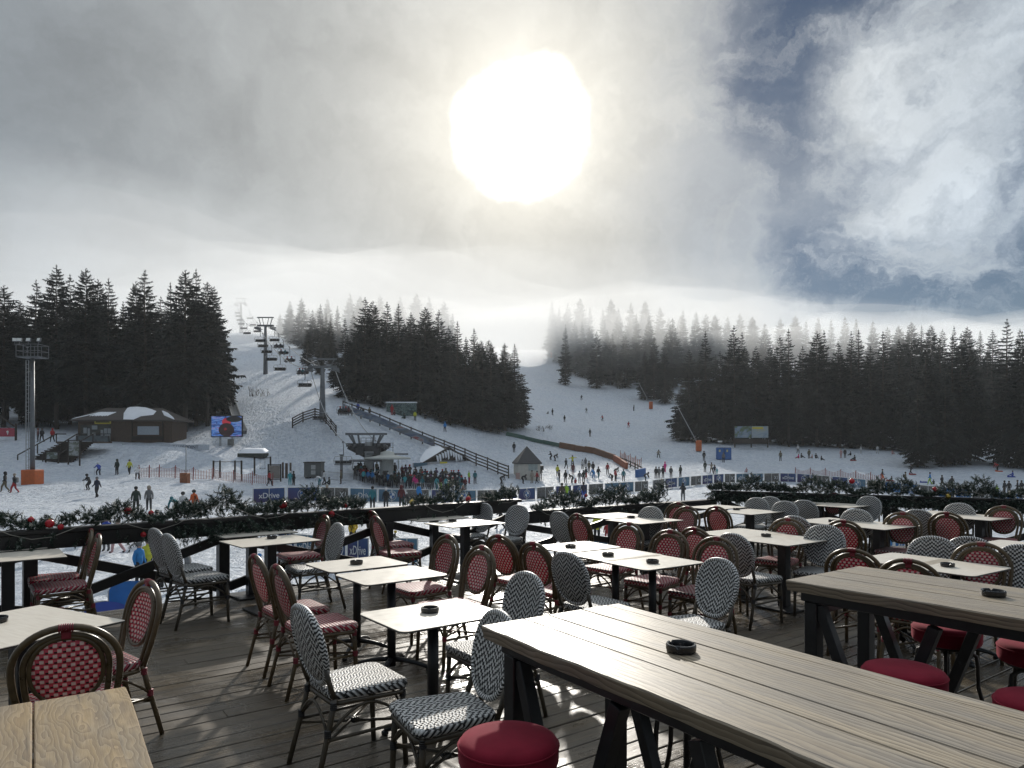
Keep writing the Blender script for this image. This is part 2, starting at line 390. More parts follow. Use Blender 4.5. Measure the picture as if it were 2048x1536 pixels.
# soften the cone-shaped peaks the interpolant leaves at its points
for _ in range(3):
    z = _gz.copy()
    z[1:-1, 1:-1] = (_gz[1:-1, 1:-1] * 2 + _gz[:-2, 1:-1] + _gz[2:, 1:-1] + _gz[1:-1, :-2] + _gz[1:-1, 2:]) / 6
    _gz = z
def zg(x, y):
    """ground height by bilinear lookup in the terrain sheet"""
    i = int(np.clip(np.searchsorted(_ry, y) - 1, 0, len(_ry) - 2)); t = min(max((y - _ry[i]) / (_ry[i + 1] - _ry[i]), 0), 1)
    def row(k):
        a = x / (max(_ry[k], 0) + 60); f = (a - _ra[0]) / (_ra[1] - _ra[0]); j = int(min(max(f, 0), len(_ra) - 2)); u = min(max(f - j, 0), 1)
        return _gz[k, j] * (1 - u) + _gz[k, j + 1] * u
    return row(i) * (1 - t) + row(i + 1) * t
def gnd(px, py, y0=16.0, y1=700.0):
    """first ground point met along the line of sight (px,py)"""
    dx, dz = (px - CX) / FPX, -(py - HY) / FPX
    y = y0; prev = None
    while y < y1:
        h = CAM_H + dz * y - zg(dx * y, y)
        if prev is not None and h <= 0:
            a, b = prev, y
            for _ in range(18):
                m = (a + b) / 2
                if CAM_H + dz * m - zg(dx * m, m) > 0: a = m
                else: b = m
            return Vector((dx * b, b, zg(dx * b, b)))
        if h > 0: prev = y
        y += 0.5 + y * .004
    return None

def build_ground():
    m = NT('snow'); v = m.coord('Object')
    n1 = m.noise(v, .06, 5, .6); n2 = m.noise(v, .9, 6, .65, .4); n3 = m.noise(v, 4.0, 5, .7)
    # ski and walking tracks: long wandering grooves running down the fall line
    tv = m.coord('Object', (1.0, .16, 1.0), (0, 0, R(14)))
    n4 = m.noise(tv, 1.3, 4, .6, 1.6)
    tv2 = m.coord('Object', (.35, .10, .35), (0, 0, R(-22)))
    n5 = m.noise(tv2, 2.2, 5, .6, 2.2)
    col = m.ramp(n1, [(.25, (.78, .85, .94)), (.55, (.83, .88, .95)), (.8, (.86, .90, .95))])
    dirt = m.ramp(m.noise(v, .25, 7, .7), [(.60, (1, 1, 1)), (.78, (.80, .79, .78))])
    col = m.mix(1.0, col, dirt, 'MULTIPLY')
    trk = m.math('MULTIPLY', m.ramp(n4, [(.44, (0, 0, 0)), (.50, (1, 1, 1)), (.56, (0, 0, 0))]), .5)
    churn = m.ramp(m.noise(v, 1.7, 7, .75, .6), [(.38, (.70, .74, .80)), (.56, (1, 1, 1))])
    col = m.mix(.85, col, churn, 'MULTIPLY'); col = m.mix(m.math('MULTIPLY', trk, .5), col, (.52, .58, .68))
    m.base(col); m.rough(.62); m.spec(.3)
    h = m.math('ADD', m.math('ADD', m.math('MULTIPLY', n2, .55), m.math('MULTIPLY', n3, .22)), m.math('ADD', m.math('MULTIPLY', n4, .5), m.math('MULTIPLY', n5, .6)))
    m.bump(h, 1.0, 1.5)
    ny, nx = _gz.shape
    vs = np.stack([_gx, _gy, _gz], -1)
    rr = np.random.RandomState(3)
    lump = rr.normal(size=vs.shape[:2]) * .05; lump[:14] = 0
    vs[..., 2] += lump * np.clip((_gy - 14) / 20, 0, 1)
    vs = vs.reshape(-1, 3)
    idx = np.arange(ny * nx).reshape(ny, nx)
    q = np.stack([idx[:-1, :-1], idx[:-1, 1:], idx[1:, 1:], idx[1:, :-1]], -1).reshape(-1, 4)
    me = bpy.data.meshes.new('snow_ground'); me.from_pydata(vs.tolist(), [], q.tolist()); me.materials.append(m.mat)
    me.polygons.foreach_set('use_smooth', [True] * len(q)); me.update()
    o = bpy.data.objects.new('snow_ground', me); COL.objects.link(o); tag(o, kind='structure')
build_ground()

# ------------------------------------------------------------------ haze and the bank of mist on the hill
def vol(name, dens, col, g):
    m = bpy.data.materials.new(name); m.use_nodes = True; t = m.node_tree; t.nodes.clear()
    p = t.nodes.new('ShaderNodeVolumePrincipled'); o = t.nodes.new('ShaderNodeOutputMaterial')
    p.inputs['Density'].default_value = dens; p.inputs['Color'].default_value = (*col, 1); p.inputs['Anisotropy'].default_value = g
    t.links.new(p.outputs[0], o.inputs['Volume']); m.cycles.homogeneous_volume = True
    return m
hz = MB().box((0, 390, 36), (1500, 860, 98))
tag(hz.build('haze', vol('haze_air', HAZE_D, (.93, .97, 1.0), .45)), kind='stuff')
def mist_bank(cx, cy, rx, ry, base, top, dens, seed):
    """closed lens-shaped, softly lumpy body of mist, thinning to nothing at its rim"""
    rr = np.random.RandomState(seed); nr, na = 22, 56
    ph = rr.uniform(0, 6.28, 16)
    vs = []; fs = []
    def lump(x, y, k):
        return math.sin(x * .031 + ph[k]) * math.sin(y * .043 + ph[k + 1]) + .6 * math.sin(x * .072 + y * .05 + ph[k + 2]) + .35 * math.sin(x * .13 - y * .11 + ph[k + 3])
    def ring(sgn, i, j):
        a = 2 * math.pi * j / na; q = i / nr
        wob = 1 + .10 * math.sin(3 * a + ph[8]) + .07 * math.sin(5 * a + ph[9]) + .04 * math.sin(9 * a + ph[10])
        x = cx + rx * q * wob * math.cos(a); y = cy + ry * q * wob * math.sin(a)
        p = (1 - q * q) ** 1.15
        h = (top - base) / 2 * p * (1 + .30 * lump(x, y, 0 if sgn > 0 else 4))
        return (x, y, (base + top) / 2 + sgn * h)
    vs.append(ring(1, 0, 0)); vs.append(ring(-1, 0, 0))
    up = {}; dn = {}
    for i in range(1, nr + 1):
        for j in range(na):
            up[i, j] = len(vs); vs.append(ring(1, i, j))
            if i == nr: dn[i, j] = up[i, j]
            else: dn[i, j] = len(vs); vs.append(ring(-1, i, j))
    for j in range(na):
        k = (j + 1) % na
        fs.append((0, up[1, j], up[1, k])); fs.append((1, dn[1, k], dn[1, j]))
        for i in range(1, nr):
            fs.append((up[i, j], up[i + 1, j], up[i + 1, k], up[i, k])); fs.append((dn[i, k], dn[i + 1, k], dn[i + 1, j], dn[i, j]))
    o = MB().add(vs, fs, 0, True).build('mist', vol('mist_vapour', dens, (.992, .997, 1.0), .37)); tag(o, kind='stuff')
for a in MIST: mist_bank(*a)
# ------------------------------------------------------------------ spruces
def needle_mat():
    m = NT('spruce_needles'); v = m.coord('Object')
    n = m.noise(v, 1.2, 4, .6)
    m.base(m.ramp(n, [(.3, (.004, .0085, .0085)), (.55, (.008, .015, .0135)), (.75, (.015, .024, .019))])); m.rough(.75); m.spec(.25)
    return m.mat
NEEDLE = needle_mat(); BARK = plain('spruce_bark', (.045, .036, .030), .9, 0, .35, 8, .4)
def spruce_meshes(seed, whorls=34, per=9, bare=.12, droop=.35, spread=.155, taper=.85):
    """unit-height spruce: (trunk, crown)"""
    r = random.Random(seed); tr = MB(); cr = MB()
    k = 9; lean = [(r.uniform(-.004, .004), r.uniform(-.004, .004)) for _ in range(k)]
    tr.tube([(lean[i][0], lean[i][1], i / (k - 1) * .985 - .02) for i in range(k)], [.0125 * (1 - i / (k - 1)) + .0012 for i in range(k)], 7)
    vs, fs = [], []
    def tri(a, b, c): o = len(vs); vs.extend((a, b, c)); fs.append((o, o + 1, o + 2))
    def quad(a, b, c, d): o = len(vs); vs.extend((a, b, c, d)); fs.append((o, o + 1, o + 2, o + 3))
    for wi in range(whorls):
        t = wi / (whorls - 1)
        z0 = bare + (1 - bare) * (t ** .93) * .985
        env = spread * ((1 - t) ** taper) * (.82 + .36 * r.random()) + .006
        if t < .14: env *= .55 + 3.2 * t
        nb = max(4, int(per * (1 - .45 * t) + r.random()))
        a0 = r.random() * 6.28
        for b in range(nb):
            if r.random() < .07: continue
            a = a0 + 6.283 * b / nb + r.uniform(-.28, .28)
            L = env * r.uniform(.62, 1.22)
            dr = droop * r.uniform(.6, 1.25) * (1 - .75 * t); up = .35 * t
            ca, sa = math.cos(a), math.sin(a); px, py = -sa, ca
            zz = z0 + r.uniform(-.006, .006)
            def P(s, off=0.0, dz=0.0):
                rad = L * s; hgt = zz + rad * (up - dr * s * .9 + .26 * max(0, s - .7)) + dz
                return Vector((ca * rad + px * off, sa * rad + py * off, hgt))
            n = 6; wmax = L * .20 + .004
            for i in range(n):
                s0, s1 = .06 + .94 * i / n, .06 + .94 * (i + 1) / n
                w0 = wmax * math.sin(math.pi * min(1, (s0 * .85 + .12))) * r.uniform(.75, 1.2)
                # jagged hanging sprays either side of the branch
                for sgn in (-1, 1):
                    tip = P(min(1.06, s1 + .12), sgn * w0 * r.uniform(.8, 1.5), -w0 * r.uniform(.35, 1.1))
                    tri(P(s0), P(s1), tip)
                    tip2 = P(s0 + .04, sgn * w0 * r.uniform(.5, 1.1), -w0 * r.uniform(.5, 1.3))
                    tri(P(s0), P(s0 + (s1 - s0) * .55), tip2)
                # curtain below
                tri(P(s0), P(s1), P((s0 + s1) / 2 + .05, r.uniform(-.3, .3) * w0, -w0 * r.uniform(.7, 1.5)))
            tri(P(.86, wmax * .22), P(.86, -wmax * .22), P(1.10, 0, .004))
    # leader
    tri(Vector((-.004, 0, .955)), Vector((.004, 0, .955)), Vector((0, 0, 1.0))); tri(Vector((0, -.004, .955)), Vector((0, .004, .955)), Vector((0, 0, 1.0)))
    cr.add(vs, fs, 0)
    return tr.mesh('trunk', BARK), cr.mesh('crown', NEEDLE)
SPR = [spruce_meshes(11, 40, 11, .07, .40, .178, .78), spruce_meshes(12, 36, 11, .05, .50, .190, .74), spruce_meshes(13, 42, 10, .04, .35, .140, .86),
       spruce_meshes(14, 38, 11, .20, .45, .180, .58), spruce_meshes(15, 36, 10, .05, .55, .165, .92), spruce_meshes(16, 38, 11, .26, .40, .165, .62)]
TREES = []
tree_n = [0]
def spruce(x, y, H, var, label, group, wide=1.0):
    t = thing('spruce_tree', label, 'tree', (x, y, zg(x, y) - .1), rnd.uniform(0, 6.28), group)
    t.scale = (H * wide, H * wide, H)
    a, b = SPR[var]
    for nm, me in (('trunk', a), ('crown', b)):
        o = bpy.data.objects.new(nm, me); COL.objects.link(o); o.parent = t
    tree_n[0] += 1
    return t
# front and skyline trees: (px, top row, depth, variant, width factor)
LEFT = [(-30, 560, 118, 0, 1), (8, 568, 112, 3, 1.1), (40, 600, 122, 5, .9), (72, 556, 112, 0, 1), (113, 527, 110, 3, 1.05), (140, 545, 118, 0, 1), (172, 534, 108, 3, 1.1), (196, 556, 120, 5, .9), (217, 553, 112, 0, 1),
        (246, 600, 118, 2, 1), (272, 560, 114, 3, .9), (290, 536, 108, 1, 1.15), (322, 590, 116, 0, 1), (341, 562, 112, 2, 1), (371, 537, 107, 3, 1.15), (392, 534, 112, 0, 1), (415, 562, 110, 5, 1.0), (428, 570, 117, 0, 1), (440, 640, 124, 1, 1)]
MID_F = [(690, 634, 126, 4, 1.0), (712, 660, 122, 0, .9), (730, 592, 126, 0, 1.1), (746, 600, 130, 3, 1), (774, 601, 128, 0, 1), (797, 605, 128, 4, 1), (822, 622, 132, 1, 1), (850, 612, 132, 3, 1), (878, 617, 133, 0, 1.05), (897, 650, 138, 1, 1),
         (915, 640, 136, 4, 1), (932, 672, 134, 0, .9), (948, 655, 138, 2, 1.2), (965, 690, 136, 1, .9), (982, 682, 138, 4, 1.1), (1010, 684, 142, 0, 1.15), (1029, 686, 147, 2, 1.35), (1043, 745, 150, 1, .9), (760, 660, 122, 1, .9), (840, 670, 128, 1, 1.0), (900, 690, 130, 1, .9)]
MID_B = [(580, 600, 230, 0, 1), (603, 594, 215, 1, 1), (625, 618, 200, 0, 1), (641, 606, 195, 4, 1), (660, 640, 180, 1, 1), (655, 596, 240, 0, 1), (675, 610, 215, 2, 1), (700, 584, 260, 0, 1), (720, 590, 250, 3, 1), (760, 588, 260, 1, 1), (800, 590, 270, 0, 1), (833, 585, 280, 3, 1), (858, 592, 270, 0, 1), (888, 600, 260, 1, 1.1), (905, 625, 240, 4, 1), (560, 625, 260, 1, 1), (615, 660, 170, 1, 1), (640, 680, 155, 0, 1), (670, 690, 145, 1, 1)]
RMID = [(1104, 600, 300, 4, 1), (1118, 612, 285, 2, 1), (1136, 604, 290, 0, 1), (1160, 594, 300, 3, 1), (1180, 612, 280, 2, 1), (1206, 615, 265, 4, 1), (1222, 596, 300, 3, 1), (1237, 615, 262, 0, 1), (1262, 603, 280, 1, 1), (1290, 600, 300, 3, 1), (1273, 625, 250, 2, 1.2), (1298, 628, 245, 0, 1), (1320, 612, 280, 1, 1), (1345, 634, 240, 0, 1.1), (1366, 618, 260, 4, 1), (1392, 622, 255, 0, 1), (1412, 625, 260, 1, 1),
        (1308, 672, 222, 2, 1.2), (1290, 700, 220, 0, 1), (1330, 700, 215, 1, 1), (1150, 640, 262, 0, 1), (1180, 650, 255, 1, 1), (1215, 660, 248, 0, 1), (1250, 665, 240, 1, 1), (1130, 625, 280, 5, 1), (1110, 625, 290, 5, 1)]
RIGHT_F = [(1378, 697, 152, 1, 1.0), (1362, 770, 150, 1, 1.1), (1411, 660, 150, 2, 1.25), (1440, 700, 152, 0, 1), (1468, 648, 150, 0, 1.1), (1484, 662, 154, 4, 1.1), (1512, 690, 154, 1, 1), (1540, 690, 156, 0, 1), (1560, 668, 156, 0, 1), (1577, 655, 152, 4, 1.1), (1605, 690, 152, 1, 1), (1634, 660, 150, 3, 1), (1648, 658, 152, 4, 1), (1676, 680, 150, 0, 1), (1702, 660, 148, 2, 1.1), (1717, 657, 150, 4, 1.1), (1741, 690, 148, 1, 1.0), (1766, 660, 146, 4, 1.2), (1798, 676, 146, 2, 1.2), (1822, 690, 142, 0, 1),
           (1851, 697, 124, 3, 1.0), (1880, 676, 140, 2, 1.2), (1905, 668, 124, 4, 1.1), (1922, 664, 126, 0, 1.0), (1938, 684, 128, 1, 1), (2014, 634, 122, 4, 1.15), (2044, 660, 118, 1, 1.1), (2085, 650, 116, 0, 1.1), (2130, 660, 118, 1, 1), (1835, 760, 118, 1, .95), (1890, 740, 120, 1, 1.0)]
RIGHT_B = [(1430, 628, 270, 3, 1), (1455, 632, 275, 0, 1), (1480, 624, 290, 1, 1), (1505, 632, 280, 3, 1), (1530, 645, 260, 0, 1), (1560, 634, 285, 1, 1), (1590, 630, 290, 3, 1), (1612, 640, 275, 4, 1), (1636, 633, 285, 0, 1), (1662, 638, 275, 4, 1), (1690, 632, 280, 0, 1), (1712, 636, 270, 2, 1.2), (1746, 640, 262, 0, 1), (1775, 652, 245, 1, 1), (1797, 650, 250, 3, 1), (1822, 643, 235, 3, 1.1), (1843, 650, 230, 2, 1.2), (1862, 648, 222, 3, 1.1), (1885, 656, 230, 1, 1), (1908, 650, 218, 4, 1), (1935, 652, 215, 3, 1.1), (1960, 660, 225, 2, 1.2), (1985, 658, 210, 1, 1.1), (2040, 655, 205, 0, 1), (2075, 650, 200, 3, 1), (2110, 655, 200, 0, 1)]
WOODS = [(LEFT, 'front of the wood behind the ticket hut', 'spruces of the wood behind the ticket hut'), (MID_F, 'front of the wood beside the chairlift', 'spruces of the wood beside the chairlift'),
         (MID_B, 'pale misty rank behind the chairlift wood', 'misty spruces behind the chairlift wood'), (RMID, 'grey misty wood above the slope', 'misty spruces above the ski slope'),
         (RIGHT_F, 'front of the wood behind the toilets', 'spruces of the wood behind the toilets'), (RIGHT_B, 'misty rank behind the toilet wood', 'misty spruces behind the toilet wood')]
for rows, where, grp in WOODS:
    for k, (px, top, Y, var, wd) in enumerate(sorted(rows)):
        x = (px - CX) / FPX * Y; zt = CAM_H - (top - HY) / FPX * Y
        H = zt - zg(x, Y)
        if H < 3: continue
        spruce(x, Y, H, var, f'{ORD[k]} spruce from the west end, {where}', grp, wd * min(1.15, max(.8, 24 / H)))
# trees inside the woods that only thicken the dark mass: (px0, px1, Y0, Y1, height, count)
FILL = [(-120, 440, 116, 165, 22, 46, 0), (690, 1030, 128, 180, 21, 34, 1), (1100, 1420, 235, 330, 22, 26, 3), (1380, 2120, 146, 200, 22, 52, 4), (600, 900, 190, 260, 22, 16, 2)]
FILLG = ['dark spruce deep inside the wood behind the ticket hut', 'dark spruce deep inside the wood beside the chairlift', 'pale spruce deep in the misty rank behind the chairlift wood', 'grey spruce deep inside the misty wood above the slope', 'dark spruce deep inside the wood behind the toilets']
for px0, px1, y0, y1, h, cnt, g in FILL:
    for k in range(cnt):
        for _ in range(20):
            Y = rnd.uniform(y0, y1); px = px0 + (px1 - px0) * (k + rnd.random()) / cnt
            x = (px - CX) / FPX * Y
            if g == 1 and px > 690 + (1030 - 690) * 1.0: continue
            break
        # keep their tips below the skyline set by the front trees
        H = h * rnd.uniform(.8, 1.0); z0 = zg(x, Y); lim = {0: 585, 1: 640, 3: 625, 4: 690, 2: 610}[g] + rnd.uniform(0, 50)
        if g == 1: lim += max(0, px - 880) * .32
        H = min(H, CAM_H - (lim - HY) / FPX * Y - z0)
        if H < 5: continue
        spruce(x, Y, H, rnd.randrange(6), FILLG[g], WOODS[g][2] + ', inner trees', rnd.uniform(.9, 1.15))
# ------------------------------------------------------------------ terrace
UA = R(36); UV = Vector((math.cos(UA), math.sin(UA), 0)); VV = Vector((-math.sin(UA), math.cos(UA), 0))
RAIL0 = Vector((-7.1, 5.10, 0)); RAIL1 = Vector((.06, 11.28, 0)); RAIL2 = Vector((4.02, 14.05, 0)); RAIL3 = Vector((9.3, 11.2, 0))
def deck_mat():
    m = NT('wet_deck_boards'); v = m.coord('Object'); s = m.xyz(v)
    row = m.math('FLOOR', m.math('DIVIDE', s[1], .152))
    rv = m.white(m.comb(row, 3.1, 0)); seg = m.math('FLOOR', m.math('ADD', m.math('DIVIDE', s[0], 3.1), m.math('MULTIPLY', rv, 7.0)))
    bv = m.white(m.comb(row, seg, 1.7))
    gv = m.comb(m.math('ADD', m.math('MULTIPLY', s[0], 1.6), m.math('MULTIPLY', bv, 40)), m.math('MULTIPLY', s[1], 26), 0)
    g = m.noise(gv, 2.2, 6, .65, 1.2)
    col = m.ramp(g, [(.28, (.026, .020, .013)), (.5, (.088, .068, .044)), (.74, (.18, .142, .094))])
    col = m.mix(m.mapr(bv, 0, 1, .0, .55), col, (.075, .066, .055))
    worn = m.ramp(m.noise(v, 1.5, 7, .7, .4), [(.52, (0, 0, 0)), (.72, (1, 1, 1))])
    col = m.mix(m.math('MULTIPLY', worn, .38), col, (.22, .20, .17))
    pale_patch = m.ramp(m.noise(v, 1.05, 9, .72, .2), [(.60, (0, 0, 0)), (.70, (1, 1, 1))])  # pale grey patches scattered over the boards by noise
    col = m.mix(m.math('MULTIPLY', pale_patch, .30), col, (.40, .40, .40))
    # board-end nails and cross scratches
    sc = m.noise(m.comb(m.math('MULTIPLY', s[0], 60), m.math('MULTIPLY', s[1], 5), 0), 1.6, 3, .6)
    col = m.mix(m.math('MULTIPLY', m.mapr(sc, .58, .72, 0, 1), .35), col, (.03, .027, .024))
    m.base(col)
    wet = m.noise(v, 1.0, 5, .6, .5)
    m.rough(m.math('ADD', m.mapr(wet, .38, .56, .56, .12), m.mapr(g, .3, .7, -.05, .08))); m.spec(.5)
    m.bump(m.math('ADD', g, m.math('MULTIPLY', sc, .3)), .45, .006)
    return m.mat
DECK = deck_mat()
def build_deck():
    # boards clipped to the deck outline, one mesh
    poly = [RAIL0 + Vector((-.3, -.1, 0)), RAIL0 + Vector((-.07, .08, 0)), RAIL1 + Vector((-.05, .10, 0)), RAIL2 + Vector((.0, .12, 0)), RAIL3 + Vector((.05, .08, 0)), Vector((9.4, -3, 0)), Vector((-7.4, -3, 0))]
    M = Matrix.Rotation(-UA, 4, 'Z'); P = [M @ p for p in poly]
    mb = MB(); ys = [p.y for p in P]; y = min(ys); n = len(P); r = random.Random(5)
    while y < max(ys):
        def span(yy):
            xs = []
            for i in range(n):
                a, b = P[i], P[(i + 1) % n]
                if (a.y <= yy) != (b.y <= yy): xs.append(a.x + (b.x - a.x) * (yy - a.y) / (b.y - a.y))
            return (min(xs), max(xs)) if len(xs) >= 2 else None
        a, b = span(y + .004), span(y + .145)
        if a and b:
            x0, x1 = min(a[0], b[0]), max(a[1], b[1]); x = x0
            off = r.uniform(.8, 3.6)
            while x < x1 - .02:
                xe = min(x1, x + off); off = r.uniform(2.4, 3.8)
                if x1 - xe < .4: xe = x1
                dz = r.uniform(-.0025, .0015)
                def cl(yy, t, xx):
                    q = span(yy) or a; return min(max(xx, q[0]), q[1])
                xa0, xa1, xb0, xb1 = cl(y + .004, 0, x + .0015), cl(y + .004, 0, xe - .0015), cl(y + .145, 0, x + .0015), cl(y + .145, 0, xe - .0015)
                vs = [(xa0, y + .004, dz - .035), (xa1, y + .004, dz - .035), (xb1, y + .145, dz - .035), (xb0, y + .145, dz - .035),
                      (xa0, y + .004, dz - .004), (xa1, y + .004, dz - .004), (xb1, y + .145, dz - .004), (xb0, y + .145, dz - .004),
                      (xa0, y + .008, dz), (xa1, y + .008, dz), (xb1, y + .141, dz), (xb0, y + .141, dz)]
                mb.add(vs, [(0, 3, 2, 1), (0, 1, 5, 4), (1, 2, 6, 5), (2, 3, 7, 6), (3, 0, 4, 7), (4, 5, 9, 8), (5, 6, 10, 9), (6, 7, 11, 10), (7, 4, 8, 11), (8, 9, 10, 11)])
                x = xe
        y += .152
    o = mb.build('deck_floor', DECK); o.rotation_euler = (0, 0, UA); tag(o, kind='structure')
    sub = MB().add([(p.x, p.y, -.05) for p in poly] + [(p.x, p.y, -.24) for p in poly], [tuple(range(n))[::-1], tuple(range(n, 2 * n))] + [(i, (i + 1) % n, n + (i + 1) % n, n + i) for i in range(n)])
    tag(sub.build('deck_floor_joists', plain('joist_wood', (.02, .018, .016), .8)), kind='structure')
build_deck()

DARKWOOD = plain('black_stained_timber', (.013, .012, .012), .42, 0, .4, 12, .25)
BLACKMET = plain('black_steel', (.011, .012, .014), .38, 0, .3, 20, .1)
DARKMET = plain('grey_painted_steel', (.10, .11, .12), .45, .2, .2, 10)
def rail(name, A, B, ts, ztop, label, skip_x=()):
    t = thing('timber_railing', label, 'railing', A, 0, 'timber railings round the terrace')
    d = (B - A); L = d.length; d = d / L
    mb = MB(); mb.beam(Vector((0, 0, ztop - .022)) - d * .06, d * (L + .06) + Vector((0, 0, ztop - .022)), .17, .044, bev=.006); mb.build('handrail', DARKWOOD, t)
    mb = MB(); mb.beam((0, 0, ztop - .124), d * L + Vector((0, 0, ztop - .124)), .10, .155, bev=.006); mb.build('top_beam', DARKWOOD, t)
    pts = [d * (L * s) for s in ts]
    for p in pts: MB().beam(p + Vector((0, 0, -.22)), p + Vector((0, 0, ztop - .205)), .12, .12, up=d, bev=.006).build('post', DARKWOOD, t)
    for i in range(len(pts) - 1):
        a, b = pts[i] + d * .062, pts[i + 1] - d * .062; nrm = Vector((-d.y, d.x, 0)) * .024
        z0, z1 = .12, ztop - .25
        MB().beam(a + Vector((0, 0, z1)) + nrm, b + Vector((0, 0, z0)) + nrm, .045, .105, bev=.004).build('brace', DARKWOOD, t)
        MB().beam(a + Vector((0, 0, z0)) - nrm, b + Vector((0, 0, z1)) - nrm, .045, .105, bev=.004).build('brace', DARKWOOD, t)
    return t
def tpx(A, B, px):
    k = (px - CX) / FPX; d = B - A
    return (k * A.y - A.x) / (d.x - k * d.y)
ZR1, ZR2, ZR3 = .93, .73, .90
t1 = [0.0] + [tpx(RAIL0, RAIL1, p) for p in (60, 446, 775)] + [.995]
rail('a', RAIL0, RAIL1, t1, ZR1, 'long black timber railing with crossed braces on the snow side of the terrace')
t2 = [.02] + [tpx(RAIL1, RAIL2, p) for p in (1225,)] + [1.0]
rail('b', RAIL1, RAIL2, t2, ZR2, 'lower black timber railing between the tall corner post and the garland corner')
t3 = [.03, .27, .5, .75, 1.0]
rail('c', RAIL2, RAIL3, t3, ZR3, 'black timber railing hidden under the thick garland at the far corner')
# end post of the tall railing
# garlands ---------------------------------------------------------
def garland_mat():
    m = NT('pine_garland'); v = m.coord('Object')
    n = m.noise(v, 9, 3, .6); f = m.noise(v, 30, 2, .5)
    c = m.ramp(n, [(.3, (.014, .030, .020)), (.6, (.034, .060, .042)), (.75, (.065, .095, .068))])
    c = m.mix(m.mapr(f, .56, .66, 0, .75), c, (.42, .45, .42))
    m.base(c); m.rough(.6); m.spec(.3); return m.mat
GARL = garland_mat()
BAUB = [plain('red_bauble_gloss', (.42, .012, .022), .18, 0, .1), plain('silver_bauble_gloss', (.55, .55, .55), .2, .8, .1), plain('gold_bauble_gloss', (.55, .40, .10), .22, .8, .1)]
CORD = plain('pale_cord', (.35, .33, .29), .6)
def garland(A, B, zt, segs, label, baubles, seed, over=.0):
    r = random.Random(seed); d = (B - A); L = d.length; d /= L; nrm = Vector((-d.y, d.x, 0))
    t = thing('pine_garland', label, 'garland', A, 0, 'pine garlands on the railings')
    vs, fs = [], []
    def sprig(p, dirv, ln, nn):
        dirv.normalize(); o1 = dirv.orthogonal().normalized(); o2 = dirv.cross(o1)
        for i in range(nn):
            s = i / nn; a = r.uniform(0, 6.28); q = p + dirv * ln * s
            side = (o1 * math.cos(a) + o2 * math.sin(a)); nl = r.uniform(.035, .062) * (1 - .35 * s)
            tip = q + side * nl * .85 + dirv * nl * .75
            wv = side.cross(dirv).normalized() * .0048
            o = len(vs); vs.extend((q - wv, q + wv, tip)); fs.append((o, o + 1, o + 2))
        wv = o1 * .003; o = len(vs); vs.extend((p - wv, p + wv, p + dirv * ln)); fs.append((o, o + 1, o + 2))
        wv = o2 * .003; o = len(vs); vs.extend((p - wv, p + wv, p + dirv * ln)); fs.append((o, o + 1, o + 2))
    for s0, s1, dens, hgt, hang in segs:
        n = int((s1 - s0) * L * dens * 3.0)
        for k in range(n):
            s = s0 + (s1 - s0) * (k + r.random()) / n
            bulge = .65 + .35 * math.sin(s * L * 5.3 + seed) + .25 * math.sin(s * L * 11.7)
            hang_here = r.random() < hang
            p = d * (s * L) + nrm * r.uniform(-.12, .12)
            if hang_here:
                p += Vector((0, 0, zt - r.uniform(.02, .20))) - nrm * (.095 if r.random() < .75 else -.095)
                dv = Vector((r.uniform(-.6, .6), r.uniform(-.6, .6), r.uniform(-1.0, .2))) + nrm * -.5
            else:
                p += Vector((0, 0, zt + r.uniform(0, 1.15) * hgt * bulge))
                dv = d * r.uniform(-1, 1) + nrm * r.uniform(-.7, .7) + Vector((0, 0, r.uniform(.1, 1.0)))
            sprig(p, dv, r.uniform(.06, .12) * (.9 + hgt * 1.2 * bulge), 24)
    MB().add(vs, fs).build('needles', GARL, t)
    for s, dz, side, ci, rad in baubles:
        c = d * (s * L) + nrm * side + Vector((0, 0, zt + dz))
        b = MB().ball((0, 0, 0), rad, 0, 14, 10).lathe([(rad * .25, rad * .93), (rad * .25, rad * 1.14), (rad * .1, rad * 1.2)], 8, mi=1).build('bauble', [BAUB[ci], BAUB[2]], t); b.location = c
    pts = []
    s0, s1 = segs[0][0], segs[-1][1]; n = int((s1 - s0) * L * 6)
    for k in range(n + 1):
        s = s0 + (s1 - s0) * k / n
        pts.append(d * (s * L) - nrm * (.10 + .015 * math.sin(k * 1.7)) + Vector((0, 0, zt + .02 + .09 * math.sin(k * .9 + seed) - .05 * math.sin(k * .37))))
    MB().tube(pts, .004, 5).build('light_cord', CORD, t)
    return t
T = lambda px: tpx(RAIL0, RAIL1, px)
garland(RAIL0, RAIL1, ZR1, [(0.0, T(110), 95, .17, .22), (T(110), T(170), 50, .10, .05), (T(170), T(345), 80, .16, .10), (T(345), T(560), 150, .22, .40), (T(560), T(725), 125, .20, .22)],
        'frosted pine garland with red baubles on the long railing, thick toward the table end', [(T(96), .06, -.10, 0, .042), (T(118), .02, -.1, 0, .03), (T(62), .10, 0, 0, .03), (T(255), .14, 0, 0, .045), (T(302), .10, 0, 0, .03), (T(282), -.12, -.1, 0, .03), (T(566), .11, 0, 0, .05), (T(656), -.03, -.1, 0, .04), (T(684), .06, -.08, 0, .03)], 1)
garland(RAIL0, RAIL1, ZR1, [(T(815), T(880), 70, .11, .03), (T(880), T(915), 110, .22, .1), (T(970), T(1029), 90, .13, .03)],
        'sparse frosted pine sprigs with white baubles beside the tall corner post', [(T(822), .05, -.04, 2, .045), (T(922), .05, -.02, 1, .05), (T(935), .045, -.02, 0, .045)], 2)
S = lambda px: tpx(RAIL1, RAIL2, px)
